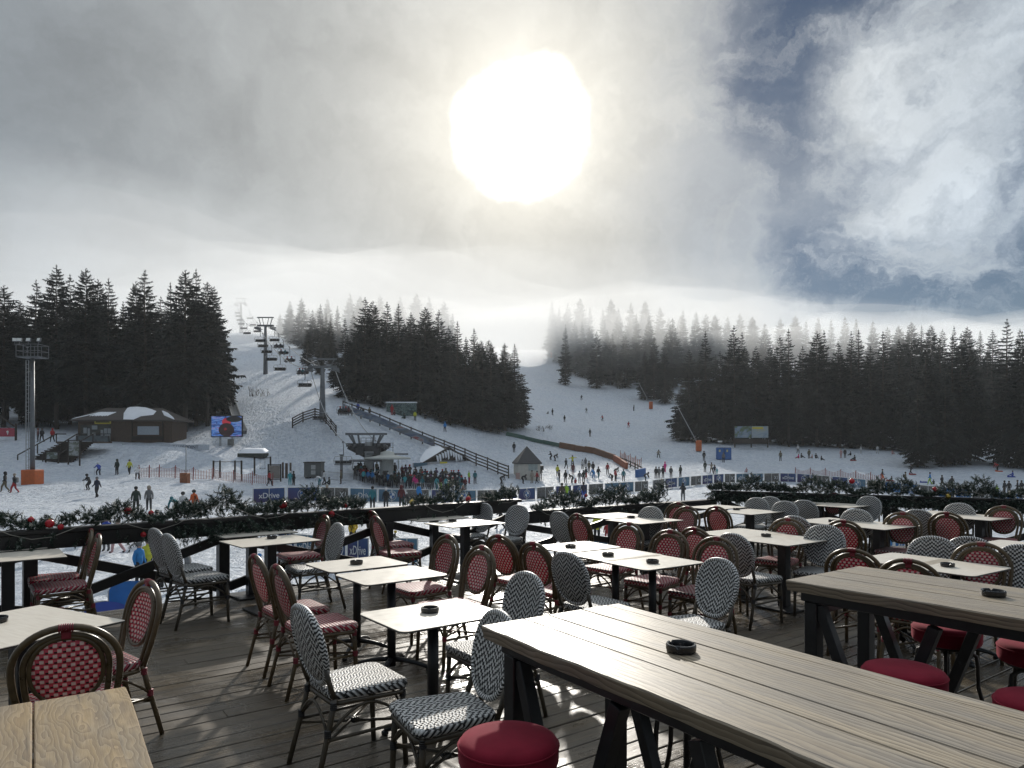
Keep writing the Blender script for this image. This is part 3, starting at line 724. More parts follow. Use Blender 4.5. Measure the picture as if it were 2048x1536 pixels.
garland(RAIL1, RAIL2, ZR2, [(S(1068), S(1110), 70, .16, .03), (S(1110), S(1190), 95, .24, .05), (S(1190), S(1330), 110, .26, .10)],
        'pine garland standing in bushy tufts on the low railing', [(S(1155), .12, -.05, 1, .05), (S(1172), .2, 0, 0, .03), (S(1252), .12, -.06, 1, .035), (S(1105), .25, 0, 1, .045)], 3)
Q = lambda px: tpx(RAIL2, RAIL3, px)
garland(RAIL2, RAIL3, ZR3, [(-.02, .35, 190, .21, .45), (.35, .75, 190, .23, .45), (.75, 1.0, 190, .22, .45)],
        'thick pine garland with cord lights along the far corner railing', [(Q(1704), .24, 0, 0, .05), (Q(1869), .14, -.05, 0, .035), (Q(1896), .02, -.1, 2, .045), (Q(1872), .12, -.08, 0, .03)], 4)

# ------------------------------------------------------------------ weaves
def weave_red(name, ax):
    m = NT(name); s = m.xyz(m.coord('Object')); u, v = s[0], s[ax]
    if ax == 1: v = m.math('ADD', s[1], m.math('MULTIPLY', s[2], 1.0))
    q = m.math('DIVIDE', v, .0245); row = m.math('FLOOR', q); fv = m.math('FRACT', q)
    p = m.math('ADD', m.math('DIVIDE', u, .036), m.math('MULTIPLY', m.math('MODULO', m.math('ABSOLUTE', row), 2.0), .5)); fu = m.math('FRACT', p)
    w = m.math('MULTIPLY', m.math('LESS_THAN', fu, .50), m.math('MULTIPLY', m.math('GREATER_THAN', fv, .10), m.math('LESS_THAN', fv, .78)))
    dk = m.math('MULTIPLY', m.math('GREATER_THAN', fu, .64), m.math('LESS_THAN', fv, .36))
    n = m.noise(m.coord('Object'), 40, 3, .6)
    red = m.ramp(n, [(.3, (.42, .012, .045)), (.7, (.58, .026, .075))])
    c = m.mix(dk, red, (.020, .010, .010)); c = m.mix(w, c, m.ramp(n, [(.3, (.55, .50, .44)), (.7, (.70, .66, .60))]))
    c = m.wear(c); m.base(c); m.rough(.42); m.spec(.5); m.thin(c, .38)
    m.bump(m.math('ADD', m.math('MULTIPLY', m.math('SINE', m.math('MULTIPLY', fu, 6.283)), .5), m.math('SINE', m.math('MULTIPLY', fv, 6.283))), .6, .0025)
    return m.mat
def weave_bw(name, ax):
    m = NT(name); s = m.xyz(m.coord('Object')); u, v = s[0], s[ax]
    if ax == 1: v = m.math('ADD', s[1], s[2])
    col = m.math('FLOOR', m.math('DIVIDE', u, .0155)); fu = m.math('FRACT', m.math('DIVIDE', u, .0155))
    tri = m.math('PINGPONG', col, 3.0)
    q = m.math('ADD', m.math('DIVIDE', v, .036), m.math('MULTIPLY', tri, .36)); fq = m.math('FRACT', q)
    w = m.math('MULTIPLY', m.math('LESS_THAN', fq, .56), m.math('LESS_THAN', fu, .9))
    n = m.noise(m.coord('Object'), 50, 3, .6)
    c = m.mix(w, m.ramp(n, [(.3, (.010, .011, .013)), (.7, (.022, .023, .026))]), m.ramp(n, [(.3, (.64, .64, .63)), (.7, (.80, .80, .78))]))
    c = m.wear(c); m.base(c); m.rough(.40); m.spec(.5); m.thin(c, .22)
    m.bump(m.math('ADD', m.math('SINE', m.math('MULTIPLY', fu, 3.1416)), m.math('SINE', m.math('MULTIPLY', fq, 12.566))), .6, .0025)
    return m.mat
def rim_bw():
    m = NT('black_white_rim'); s = m.xyz(m.coord('Object'))
    a = m.math('ARCTAN2', s[0], m.math('SUBTRACT', s[2], .70))
    f = m.math('FRACT', m.math('ADD', m.math('MULTIPLY', a, 10.2), m.math('MULTIPLY', m.math('SINE', m.math('MULTIPLY', s[1], 260.0)), .22)))
    c = m.mix(m.math('LESS_THAN', f, .48), (.014, .015, .017), (.72, .72, .70)); m.base(c); m.rough(.4); return m.mat
WR_B, WR_S, WB_B, WB_S, RIM = weave_red('red_cream_weave_back', 2), weave_red('red_cream_weave_seat', 1), weave_bw('black_white_weave_back', 2), weave_bw('black_white_weave_seat', 1), rim_bw()
BAMBOO = plain('brown_bamboo_lacquer', (.085, .057, .026), .33, 0, .35, 18)
BAMBOO2 = plain('dark_bamboo_lacquer', (.060, .047, .030), .35, 0, .35, 18)
BINDR = plain('red_binding', (.20, .010, .022), .45); BINDB = plain('black_binding', (.012, .012, .013), .45)

def rounded(w0, w1, y0, y1, r, n=6):
    """rounded trapezoid outline, width w0 at y0 and w1 at y1"""
    c = [(-w0 / 2, y0), (w0 / 2, y0), (w1 / 2, y1), (-w1 / 2, y1)]; out = []
    for (x, y), a0 in zip(c, (180, 270, 0, 90)):
        cx = x + (r if x < 0 else -r); cy = y + (r if y == y0 else -r)
        for k in range(n + 1):
            a = R(a0 + 90 * k / n); out.append((cx + r * math.cos(a), cy + r * math.sin(a)))
    return out
def pad(mb, outline, z0, z1, e, mi=0, dome=0.0, M=None, steps=3):
    """cushion-like slab with rolled edges"""
    n = len(outline); cx = sum(p[0] for p in outline) / n; cy = sum(p[1] for p in outline) / n
    rings = []
    ex = max(abs(p[0] - cx) for p in outline)
    def ring(ins, z): k = 1 - ins / ex; return [(cx + (x - cx) * k, cy + (y - cy) * k, z) for x, y in outline]
    for i in range(steps + 1):
        a = math.pi / 2 * i / steps; rings.append(ring(e * (1 - math.sin(a)), z0 + e * (1 - math.cos(a))))
    for i in range(steps + 1):
        a = math.pi / 2 * i / steps; rings.append(ring(e * (1 - math.cos(a)), z1 - e + e * math.sin(a)))
    if dome:
        for k in (.25, .5, .75): rings.append(ring(e + (ex - e) * k, z1 + dome * math.sin(k * 1.57)))
    vs = [p for rg in rings for p in rg]; fs = [tuple(range(n))[::-1]]
    for i in range(len(rings) - 1):
        for j in range(n): fs.append((i * n + j, i * n + (j + 1) % n, (i + 1) * n + (j + 1) % n, (i + 1) * n + j))
    fs.append(tuple(range((len(rings) - 1) * n, len(rings) * n)))
    if M is not None: vs = [M @ Vector(v) for v in vs]
    return mb.add(vs, fs, mi, True)
BACK_T = math.tan(R(13))
def by(z): return -.195 - max(0.0, z - .43) * BACK_T
def hoop(w, ztop, zbot, zw, rnd_=1.0, n=22, dy=0.0):
    """inverted-U bow: feet at (+-w_bot, zbot), widest w at zw"""
    pts = []
    wb = w * .80
    for i in range(7):
        t = i / 7; z = zbot + (zw - zbot) * t; pts.append((-(wb + (w - wb) * math.sin(t * math.pi / 2)), by(z) + dy, z))
    for i in range(n + 1):
        a = math.pi * i / n; z = zw + (ztop - zw) * math.sin(a) ** .92; pts.append((-w * math.cos(a), by(z) + dy, z))
    for i in range(6, -1, -1):
        t = i / 7; z = zbot + (zw - zbot) * t; pts.append(((wb + (w - wb) * math.sin(t * math.pi / 2)), by(z) + dy, z))
    return pts
def oval(w, z0, z1, n=30, pinch=.0):
    out = []
    zc = (z0 + z1) / 2; h = (z1 - z0) / 2
    for i in range(n):
        a = 2 * math.pi * i / n; s, c = math.sin(a), math.cos(a)
        ww = w * (1 + pinch * s)
        out.append((ww * math.copysign(abs(c) ** .88, c), zc + h * math.copysign(abs(s) ** .92, s)))
    return out
def panel(mb, outl, th, mi=0):
    n = len(outl); vs = []
    cz = sum(p[1] for p in outl) / n
    def lay(k, d): return [(x * k, by(cz + (z - cz) * k) + d - (1 - k * k) * .022, cz + (z - cz) * k) for x, z in outl]
    ks = (1.0, .8, .55, .28)
    for k in ks: vs += lay(k, -th / 2)
    for k in ks: vs += lay(k, th / 2)
    fs = []
    for b, flip in ((0, 1), (4, -1)):
        for q in range(3):
            for j in range(n):
                f = ((b + q) * n + j, (b + q) * n + (j + 1) % n, (b + q + 1) * n + (j + 1) % n, (b + q + 1) * n + j); fs.append(f[::flip])
        fs.append(tuple(range((b + 3) * n, (b + 4) * n))[::flip])
    for j in range(n): fs.append((j, 4 * n + j, 4 * n + (j + 1) % n, (j + 1) % n))
    return mb.add(vs, fs, mi, True)
def make_chair(kind):
    red = kind == 'red'; fr = BAMBOO if red else BAMBOO2; bd = BINDR if red else BINDB
    t = thing('bistro_chair', '', 'chair', (0, 0, 0), 0, 'woven bistro chairs')
    mb = MB(); pad(mb, rounded(.37, .45, -.205, .235, .06), .425, .470, .017, dome=.004); mb.build('seat', WR_S if red else WB_S, t)
    sf = rounded(.36, .43, -.20, .225, .06)
    MB().tube([(x * .97, y * .97, .408) for x, y in sf], .0135, 8, closed=True).build('seat_frame', fr, t)
    # legs, each with its lashings
    def leg(x, y0, z0, x1, y1, mid):
        m = MB(); pts = [(x, y0, z0), (x * 1.01, y0 + (y1 - y0) * .25, z0 * .72), (x1 * .99, y0 + (y1 - y0) * .62, z0 * .36), (x1, y1, 0)]
        m.tube(pts, [.0155, .0155, .015, .0145], 8)
        for zz in (.40, .25):
            s = 1 - zz / z0; p = Vector(pts[0]).lerp(Vector(pts[3]), min(1, s * mid))
            for k in range(4): m.tube([p + Vector((0, 0, -.02 + k * .010)), p + Vector((0, 0, -.012 + k * .010))], .0190, 8, 1)
        m.build('leg', [fr, bd], t)
    for sx in (-1, 1):
        leg(sx * .195, .195, .425, sx * .20, .215, 1.0)
        leg(sx * .180, -.190, .44, sx * .195, -.300, .9)
    st = MB()
    for sx in (-1, 1): st.tube([(sx * .197, .205, .235), (sx * .192, -.245, .235)], .0095, 7)
    st.tube([(-.197, .205, .255), (.19, -.245, .215)], .0085, 7); st.tube([(.197, .205, .255), (-.19, -.245, .215)], .0085, 7)
    for k in range(3): st.tube([(-.02, .0 + k * .012 - .01, .235), (.02, .0 + k * .012 - .01, .235)], .014, 7, 1)
    st.build('stretcher', [fr, bd], t)
    br = MB()
    def arc(p, q, sag):
        p, q = Vector(p), Vector(q); return [p.lerp(q, i / 8) + Vector((0, 0, sag * math.sin(math.pi * i / 8))) for i in range(9)]
    for sx in (-1, 1): br.tube(arc((sx * .197, .20, .27), (sx * .19, -.225, .27), .12), .0085, 6)
    br.tube(arc((-.19, .208, .27), (.19, .208, .27), .12), .0085, 6); br.tube(arc((-.185, -.235, .27), (.185, -.235, .27), .12), .0085, 6)
    br.build('curved_brace', fr, t)
    if red:
        h = MB(); h.tube(hoop(.222, .905, .43, .70), .0165, 9)
        h.build('outer_bow', fr, t)
        h = MB(); h.tube(hoop(.176, .868, .43, .70, dy=.006), .0145, 9); h.build('inner_bow', fr, t)
        b = MB(); panel(b, oval(.143, .535, .845), .012); o = b.build('backrest', WR_B, t)
        rm = MB(); rm.tube([(x, by(z) + .002, z) for x, z in oval(.150, .528, .852)], .0125, 8, closed=True)
        rm.build('backrest_rim', [fr], t)
        w_ = MB()
        for k in range(7): w_.tube([(-.03 + k * .009, by(.905) - .001, .9035 - abs(k - 3) * .0007), (-.024 + k * .009, by(.905) - .001, .9035 - abs(k - 3) * .0007)], .0205, 10)
        w_.box((0, by(.875) + .002, .876), (.042, .022, .055), bev=.004)
        w_.build('binding', bd, t)
    else:
        ol = oval(.200, .490, .900, 36, .07)
        b = MB(); panel(b, [(x * .95, .695 + (z - .695) * .95) for x, z in ol], .022); b.build('backrest', WB_B, t)
        rm = MB(); rm.tube([(x, by(z), z) for x, z in ol], .0175, 9, closed=True); rm.build('backrest_rim', RIM, t)
        for sx in (-1, 1):
            MB().tube([(sx * .180, -.190, .435), (sx * .182, by(.50) - .004, .50), (sx * .178, by(.60) - .006, .60)], .0145, 8).build('back_post', fr, t)
    return t
CH = {'red': make_chair('red'), 'bw': make_chair('bw')}
CHT = {k: tree_of(v) for k, v in CH.items()}
used = set()
def chair(kind, px, py, ang, where, loc=None):
    top = atz(px, py, .905) if loc is None else Vector(loc)
    a = R(ang); f = Vector((math.cos(a), math.sin(a), 0))
    c = top + f * .31; c.z = 0
    word = {'red': 'red and cream woven bow-back chair', 'bw': 'black and white zigzag woven chair'}[kind]
    lab = word + ', ' + where
    if kind not in used:
        used.add(kind); o = CH[kind]; o.location = c; o.rotation_euler = (0, 0, a - math.pi / 2); o['label'] = lab
    else: dup(CH[kind], c, a - math.pi / 2, lab, None, None, CHT[kind])
E, Wd = 36, 216
CHAIRS = [
 ('red', 184, 1060, 216, 'rear of two before the railing'), ('red', 199, 1070, 218, 'nearer of two before the railing'),
 ('bw', 307, 1058, 48, 'rear of two side by side at the railing'), ('bw', 333, 1069, 46, 'nearer of two side by side at the railing'),
 ('red', 300, 1163, 230, 'alone on open boards'), ('red', 132, 1255, 118, 'behind the corner wooden table'),
 ('red', 508, 1112, 38, 'rear of two in the middle aisle'), ('red', 552, 1133, 36, 'nearer of two in the middle aisle'),
 ('bw', 600, 1213, 37, 'closest one seen whole'),
 ('red', 651, 1032, 216, 'behind the table pair by the railing'), ('bw', 678, 1047, 216, 'rainbow sheen on its seat'),
 ('red', 742, 1023, 36, 'rear of two against the railing post'), ('red', 750, 1034, 34, 'nearer of two against the railing post'),
 ('red', 898, 1072, 218, 'beyond the rounded table pair'), ('red', 966, 1094, 218, 'beyond the lone ashtray table'),
 ('red', 997, 1072, 44, 'rear of two facing the triple table'), ('red', 1066, 1087, 40, 'nearer of two facing the triple table'),
 ('bw', 1058, 1146, 216, 'rising over the wooden table end'), ('bw', 1132, 1106, 38, 'pushed to the triple table'),
 ('bw', 1004, 1224, 208, 'half hidden by the big wooden table leg'),
 ('red', 1259, 1047, 222, 'first beyond the triple table'), ('red', 1342, 1062, 226, 'second beyond the triple table'), ('red', 1435, 1076, 226, 'third beyond the triple table'),
 ('bw', 1443, 1118, 208, 'rim toward the viewer by the triple table'), ('red', 1388, 1057, 38, 'squeezed between two red chairs'), ('bw', 1464, 1068, 36, 'at the square-post table with ashtray'),
 ('red', 1358, 1006, 226, 'rear one, only its bow showing'), ('red', 1376, 1014, 222, 'at the far railing table end'), ('red', 1432, 1014, 40, 'at the long far table'),
 ('bw', 1117, 1024, 38, 'beside the low railing brace'), ('red', 1154, 1029, 34, 'beside the low railing brace'), ('bw', 1304, 1014, 226, 'at the low railing table'),
 ('bw', 970, 1007, 224, 'under the tall corner post'), ('bw', 1038, 1011, 232, 'in front of the tall corner post'),
 ('bw', 1515, 996, 230, 'first of three behind the long far table'), ('bw', 1541, 994, 232, 'second of three behind the long far table'), ('bw', 1571, 1003, 232, 'third of three behind the long far table'), ('bw', 1608, 1001, 48, 'dark side facing us at the corner table'),
 ('red', 1669, 987, 232, 'under the corner garland'), ('bw', 1739, 993, 226, 'tallest by the corner garland'), ('bw', 1714, 1019, 230, 'behind the far double table'), ('red', 1806, 1026, 230, 'beside the far double table'),
 ('bw', 1588, 1033, 40, 'dark rim behind a red chair'), ('red', 1577, 1038, 226, 'in front of a dark woven rim'), ('bw', 1650, 1051, 236, 'broad back at the ashtray table'), ('red', 1687, 1042, 46, 'tucked behind a broad zigzag back'),
 ('bw', 1836, 1020, 42, 'at the outer far table'), ('red', 1893, 1026, 44, 'at the outer far table'), ('bw', 1919, 1007, 232, 'below the gold bauble'), ('red', 2008, 1013, 226, 'farthest out below the garland'),
 ('bw', 1866, 1074, 236, 'broad back behind the grey ashtray table'), ('red', 1963, 1087, 230, 'behind the grey ashtray table'), ('red', 1704, 1100, 48, 'bow rising behind the second wooden table'), ('red', 1816, 1121, 48, 'bow rising over the second wooden table'),
 ('bw', 1939, 1075, 48, 'rim just showing by the grey table'), ('bw', 2046, 1091, 222, 'cut by the picture edge'),
]
for k, px, py, a, wh in CHAIRS:
    if px == 0: chair(k, 0, 0, a, wh, loc=(-.02, 3.62, .9))
    else: chair(k, px, py, a, wh)

# ------------------------------------------------------------------ bistro tables
def hpl():
    m = NT('pale_oak_laminate'); s = m.xyz(m.coord('Object'))
    g = m.noise(m.comb(m.math('MULTIPLY', s[0], 1.5), m.math('MULTIPLY', s[1], 16), 0), 3.0, 5, .6, .6)
    st = m.noise(m.coord('Object'), 5.0, 7, .7, .4); m.base(m.mix(m.mapr(st, .58, .72, 0, .22), m.ramp(g, [(.3, (.60, .54, .455)), (.5, (.68, .62, .53)), (.72, (.74, .69, .60))]), (.34, .30, .25)))
    m.rough(m.mapr(m.noise(m.coord('Object'), 14, 4, .6),   .3, .7, .30, .42)); m.spec(.5); return m.mat
HPL = hpl(); HPLE = plain('dark_laminate_edge', (.05, .045, .04), .5)
def make_table(kind):
    t = thing('bistro_table', '', 'table', (0, 0, 0), 0, 'small laminate tables')
    L, Wt = (.72, .57) if kind == 'round' else (.86, .66)
    ol = rounded(L, L, -Wt / 2, Wt / 2, .055 if kind == 'round' else .006, 6)
    mb = MB(); n = len(ol)
    vs = [(x, y, .737) for x, y in ol] + [(x, y, .746) for x, y in ol] + [(x * .997, y * .997, .749) for x, y in ol]
    mb.add(vs, [tuple(range(n))[::-1]] + [(i, (i + 1) % n, n + (i + 1) % n, n + i) for i in range(n)], 1)
    mb.add(vs[n:], [(i, (i + 1) % n, n + (i + 1) % n, n + i) for i in range(n)] + [tuple(range(n, 2 * n))], 0)
    mb.build('tabletop', [HPL, HPLE], t)
    MB().box((0, 0, .727), (.34, .34, .014), bev=.002).build('mounting_plate', BLACKMET, t)
    if kind == 'round':
        MB().lathe([(.034, .03), (.034, .72)], 20).build('column', BLACKMET, t)
        for k in range(4):
            a = R(45 + 90 * k); m = MB()
            pts = [(r * math.cos(a), r * math.sin(a), .085 - .055 * (r / .30) ** 2) for r in (.02, .08, .14, .20, .26, .30)]
            m.tube(pts, [.022, .021, .019, .017, .016, .015], 8)
            m.lathe([(.018, 0), (.022, .006), (.022, .022), (.012, .03)], 10, (.30 * math.cos(a), .30 * math.sin(a), 0))
            m.build('foot', BLACKMET, t)
    else:
        MB().box((0, 0, .37), (.10, .10, .70), bev=.004).build('column', BLACKMET, t)
        MB().box((0, 0, .012), (.44, .44, .018), bev=.003).build('base_plate', BLACKMET, t)
    return t
TB = {'round': make_table('round'), 'square': make_table('square')}; TBT = {k: tree_of(v) for k, v in TB.items()}
usedt = set()
def table(kind, px, py, where, ang=36, dz=0.0):
    p = atz(px, py, .749); p.z = 0
    lab = {'round': 'pale laminate table with arched feet, ', 'square': 'pale laminate table on a square black post, '}[kind] + where
    if kind not in usedt:
        usedt.add(kind); o = TB[kind]; o.location = p; o.rotation_euler = (0, 0, R(ang)); o['label'] = lab; return o
    return dup(TB[kind], p, R(ang), lab, None, None, TBT[kind])
TABLES = [
 ('round', 866, 1227, 'standing alone with a large ashtray', 37), ('round', 714, 1127, 'rear half of the rounded pair', 38), ('round', 783, 1149, 'nearer half of the rounded pair', 38),
 ('square', 503, 1064.5, 'touching the railing garland', 42), ('square', 541, 1081, 'with ashtray, one row in from the garland', 42),
 ('square', 868, 1035, 'close under the bare railing', 40), ('square', 930, 1046, 'with ashtray beside the corner post chairs', 40),
 ('square', -14, 1096, 'rear one at the railing end', 38), ('square', 16, 1113, 'nearer one at the railing end', 38),
 ('square', 45, 1248, 'askew behind the corner wooden table', -28),
 ('round', 1154, 1093, 'rear third of the triple table', 34), ('round', 1231, 1109, 'middle third of the triple table', 34), ('round', 1305, 1123.5, 'nearest third of the triple table', 34),
 ('square', 1480, 1066, 'rear half of the pair beside red chairs', 35), ('square', 1568, 1078.5, 'nearer half of the ashtray pair', 35),
 ('square', 1433, 1014, 'rear end of the long far table', 36), ('square', 1500, 1023, 'near end of the long far table', 36),
 ('square', 1228, 1031, 'in shade against the low railing', 37), ('square', 1289, 1040, 'with ashtray beside the low railing', 37),
 ('square', 1640, 1003.5, 'rear one under the corner garland', 36), ('square', 1686, 1010.5, 'nearer one under the corner garland', 36),
 ('square', 1662, 1042, 'rear half of the far double table', 32), ('square', 1757, 1050.5, 'nearer half of the far double table', 32),
 ('square', 1878, 1027, 'rear half of the outer far table', 32), ('square', 1960, 1034, 'nearer half of the outer far table', 32),
 ('round', 1806, 1119, 'empty half of the grey pair', 34), ('round', 1912, 1134, 'ashtray half of the grey pair', 34),
 ('round', 2032, 1090, 'cut by the picture edge behind a rim', 34)]
for k, px, py, wh, a in TABLES: table(k, px, py, wh, a)

# ------------------------------------------------------------------ ashtrays
def ash_mesh():
    m = MB(); n = 36; prof = [(.048, 0), (.053, .002), (.055, .010), (.055, .026), (.053, .030), (.0475, .030), (.045, .026), (.042, .010), (.034, .006)]
    vs = []; k = len(prof)
    for i, (r, z) in enumerate(prof):
        for j in range(n):
            a = 2 * math.pi * j / n
            notch = min(abs((a - c + math.pi) % (2 * math.pi) - math.pi) for c in (R(30), R(150), R(270)))
            zz = z - (.010 if notch < .13 and z > .024 else 0)
            vs.append((r * math.cos(a), r * math.sin(a), zz))
    fs = [(i * n + j, i * n + (j + 1) % n, (i + 1) * n + (j + 1) % n, (i + 1) * n + j) for i in range(k - 1) for j in range(n)]
    fs.append(tuple(range(n))[::-1]); fs.append(tuple(range((k - 1) * n, k * n)))
    return m.add(vs, fs, 0, False)
ASHM = plain('black_melamine', (.010, .010, .011), .22, 0, .2, 30)
ash0 = [None]
def ashtray(px, py, z, where, s=1.0):
    p = atz(px, py, z)
    if ash0[0] is None: o = ash_mesh().build('ashtray', ASHM); ash0[0] = o
    else: o = ash0[0].copy(); COL.objects.link(o)
    o.location = (p.x, p.y, z + .0005); o.rotation_euler = (0, 0, rnd.uniform(0, 6)); o.scale = (s, s, s)
    tag(o, 'round black notched ashtray ' + where, 'ashtray', 'black ashtrays'); return o
for px, py, wh in [(860, 1224, 'on the lone rounded table'), (713, 1128, 'on the rear rounded table of the pair'), (544, 1077, 'on the railing table before red chairs'), (905, 1043, 'on the table by the corner post'),
                   (1262, 1036, 'on the low railing table'), (1141, 1095, 'on the rear third of the triple table'), (1216, 1112, 'on the middle third of the triple table'), (1305, 1126, 'on the nearest third of the triple table'),
                   (1473, 1020, 'on the long far table'), (1532, 1073, 'on the pair beside red chairs'), (1665, 1044, 'on the far double table'), (1895, 1133, 'on the grey table pair'), (-6, 1244, 'on the askew table')]:
    ashtray(px, py, .7495, wh)

# ------------------------------------------------------------------ heavy plank tables
def plank_mat(name, warm):
    m = NT(name); s = m.xyz(m.coord('Object'))
    row = m.math('FLOOR', m.math('DIVIDE', m.math('ADD', s[0], 10.0), .158)); rv = m.white(m.comb(row, 1.3, 2.0))
    yy = m.math('ADD', s[1], m.math('MULTIPLY', rv, 9.0))
    # cathedral grain: rings of a log cut lengthwise
    wob = m.noise(m.comb(m.math('MULTIPLY', s[0], 5), m.math('MULTIPLY', yy, 1.5), 0), 1.6, 3, .5)
    q = m.comb(m.math('ADD', m.math('MULTIPLY', m.math('ADD', s[0], m.math('MULTIPLY', s[2], 1.3)), 9), m.math('MULTIPLY', wob, 3.2 if warm else .9)), m.math('MULTIPLY', yy, .55), rv)
    wv = m.node('ShaderNodeTexWave', wave_type='BANDS', bands_direction='X', wave_profile='SAW'); m.link(q, wv.inputs['Vector'])
    wv.inputs['Scale'].default_value = 1.55; wv.inputs['Distortion'].default_value = 5.0 if warm else 1.4; wv.inputs['Detail'].default_value = 3; wv.inputs['Detail Scale'].default_value = 1.2
    fine = m.noise(m.comb(m.math('MULTIPLY', m.math('ADD', s[0], s[2]), 70), m.math('MULTIPLY', yy, 3.0), 0), 1.5, 5, .7, .3)
    big = m.noise(m.comb(m.math('MULTIPLY', s[0], 6), m.math('MULTIPLY', yy, 1.0), 0), 1.5, 4, .6)
    g = m.math('ADD', m.math('MULTIPLY', wv.outputs['Fac'], .42), m.math('MULTIPLY', fine, .58))
    a, b, c = ((.060, .046, .034), (.26, .175, .085), (.42, .295, .145)) if warm else ((.085, .068, .050), (.275, .222, .150), (.47, .39, .275))
    col = m.ramp(g, [(.24, a), (.44, b), (.72, c)] if not warm else [(.12, a), (.30, b), (.62, c), (.9, (.46, .34, .19))])
    grey = m.mix(m.mapr(big, .38, .68, 0, .65), col, m.ramp(g, [(.2, (.075, .072, .070)), (.8, (.26, .245, .225))]))
    col = m.mix(m.mapr(rv, 0, 1, 0, .30), grey, (.17, .13, .095))
    crack = m.noise(m.comb(m.math('MULTIPLY', s[0], 34), m.math('MULTIPLY', yy, .9), rv), 1.3, 4, .6, .3)
    col = m.mix(m.mapr(crack, .66, .70, 0, .8), col, (.03, .024, .018))
    stain = m.noise(m.coord('Object'), 3.5, 6, .7); col = m.mix(m.mapr(stain, .55, .75, 0, .35), col, (.12, .10, .085)); m.base(col)
    m.rough(m.mapr(g, .2, .8, .58, .36)); m.spec(.45); m.bump(g, .5 if warm else .35, .0035); return m.mat
PLANK = plank_mat('weathered_plank', False); PLANKW = plank_mat('warm_knotty_plank', True)
def plank_table(name, corner, ang, L, Wd_, z, th, label, mat, gaps, live=True):
    """corner: far end, left-hand edge; local x across (along the deck boards), local y toward the viewer"""
    t = thing('plank_table', label, 'table', (corner.x, corner.y, 0), R(ang) , 'heavy plank tables')
    r = random.Random(hash(name) % 97 + 3); x = 0.0; mb = MB()
    ph = [r.uniform(0, 6) for _ in range(4)]
    for gi, wd in enumerate(gaps):
        w_ = wd * Wd_; n = 60
        def edge(y, first, last, side):
            if side == 0: return (x + .0015) if not (first and live) else x + .005 * math.sin(y * 5 + ph[0]) + .003 * math.sin(y * 17 + ph[1]) + .0015 * math.sin(y * 41) - .002
            return (x + w_ - .0015) if not (last and live) else x + w_ + .004 * math.sin(y * 6 + ph[2])
        f, l = gi == 0, gi == len(gaps) - 1
        e0 = r.uniform(-.004, .004); e1 = L + r.uniform(-.006, .006); dz = r.uniform(-.002, .001)
        vs = []
        for k in range(n + 1):
            y = e0 + (e1 - e0) * k / n; a, b = edge(y, f, l, 0), edge(y, f, l, 1)
            ch = .004; lo = .014 if (f and live) else 0
            vs += [(a + lo, -y, z - th), (a, -y, z - ch * 1.5 + dz), (a + ch, -y, z + dz), (b - ch, -y, z + dz), (b, -y, z - ch * 1.5 + dz), (b, -y, z - th)]
        fs = []
        for k in range(n):
            o, p = k * 6, (k + 1) * 6
            for j in range(5): fs.append((o + j, o + j + 1, p + j + 1, p + j))
            fs.append((o + 5, o, p, p + 5))
        fs.append((0, 1, 2, 3, 4, 5)[::-1]); fs.append(tuple(n * 6 + j for j in range(6)))
        mb.add(vs, fs)
        x += w_
    top = mb.build('tabletop', mat, t)
    zf = z - th - .001
    for yy in (-.10, -(L - .10)):
        fr = MB()
        for xx in (.11, Wd_ - .11): MB().box((xx, yy, zf / 2 - .03), (.075, .075, zf - .06), bev=.004).build('leg', BLACKMET, t)
        MB().beam((.1475 + .002, yy, zf - .10), (Wd_ - .1475 - .002, yy, zf - .10), .055, .06, bev=.003).build('end_rail', BLACKMET, t)
    for xx in (.11, Wd_ - .11):
        MB().beam((xx, -.04, zf - .03), (xx, -(L - .04), zf - .03), .07, .06, bev=.004).build('side_rail', BLACKMET, t)
        s = MB()
        s.beam((xx, -.14, zf - .075), (xx, -.44, .10), .055, .055, bev=.003); s.beam((xx, -.74, zf - .075), (xx, -.47, .10), .0545, .0545, bev=.003)
        s.build('brace', BLACKMET, t)
        s = MB()
        s.beam((xx, -(L - .14), zf - .075), (xx, -(L - .44), .10), .055, .055, bev=.003); s.beam((xx, -(L - .74), zf - .075), (xx, -(L - .47), .10), .0545, .0545, bev=.003)
        s.build('brace', BLACKMET, t)
        MB().beam((xx, -.14, .07), (xx, -(L - .14), .07), .05, .06, bev=.003).build('foot_rail', BLACKMET, t)
    return t
HB = 1.0
c1 = atz(962, 1251, HB); d1 = atz(1238, 1206, HB) - c1; W1 = d1.length
plank_table('one', c1, math.degrees(math.atan2(d1.y, d1.x)), 1.83, W1, HB, .055, 'large weathered plank bar table with wavy edge and one ashtray, nearest of all', PLANK, [.28, .17, .25, .20, .10])
c2 = atz(1573, 1160, HB)
plank_table('two', c2, 36.5, 2.0, .80, HB, .058, 'second plank bar table, dark gap between boards, red stool beneath', PLANK, [.36, .10, .18, .36])
c0 = atz(250, 1372, HB)
t0 = plank_table('three', c0 - Vector((math.cos(R(34)), math.sin(R(34)), 0)) * .80, 34, 1.7, .80, HB, .055, 'golden knotty plank table cut by the picture corner', PLANKW, [.30, .40, .30], True)
ashtray(1362, 1303, HB, 'on the large wavy-edged plank table', 1.0); ashtray(1987, 1192, HB, 'on the second plank bar table', 1.0)

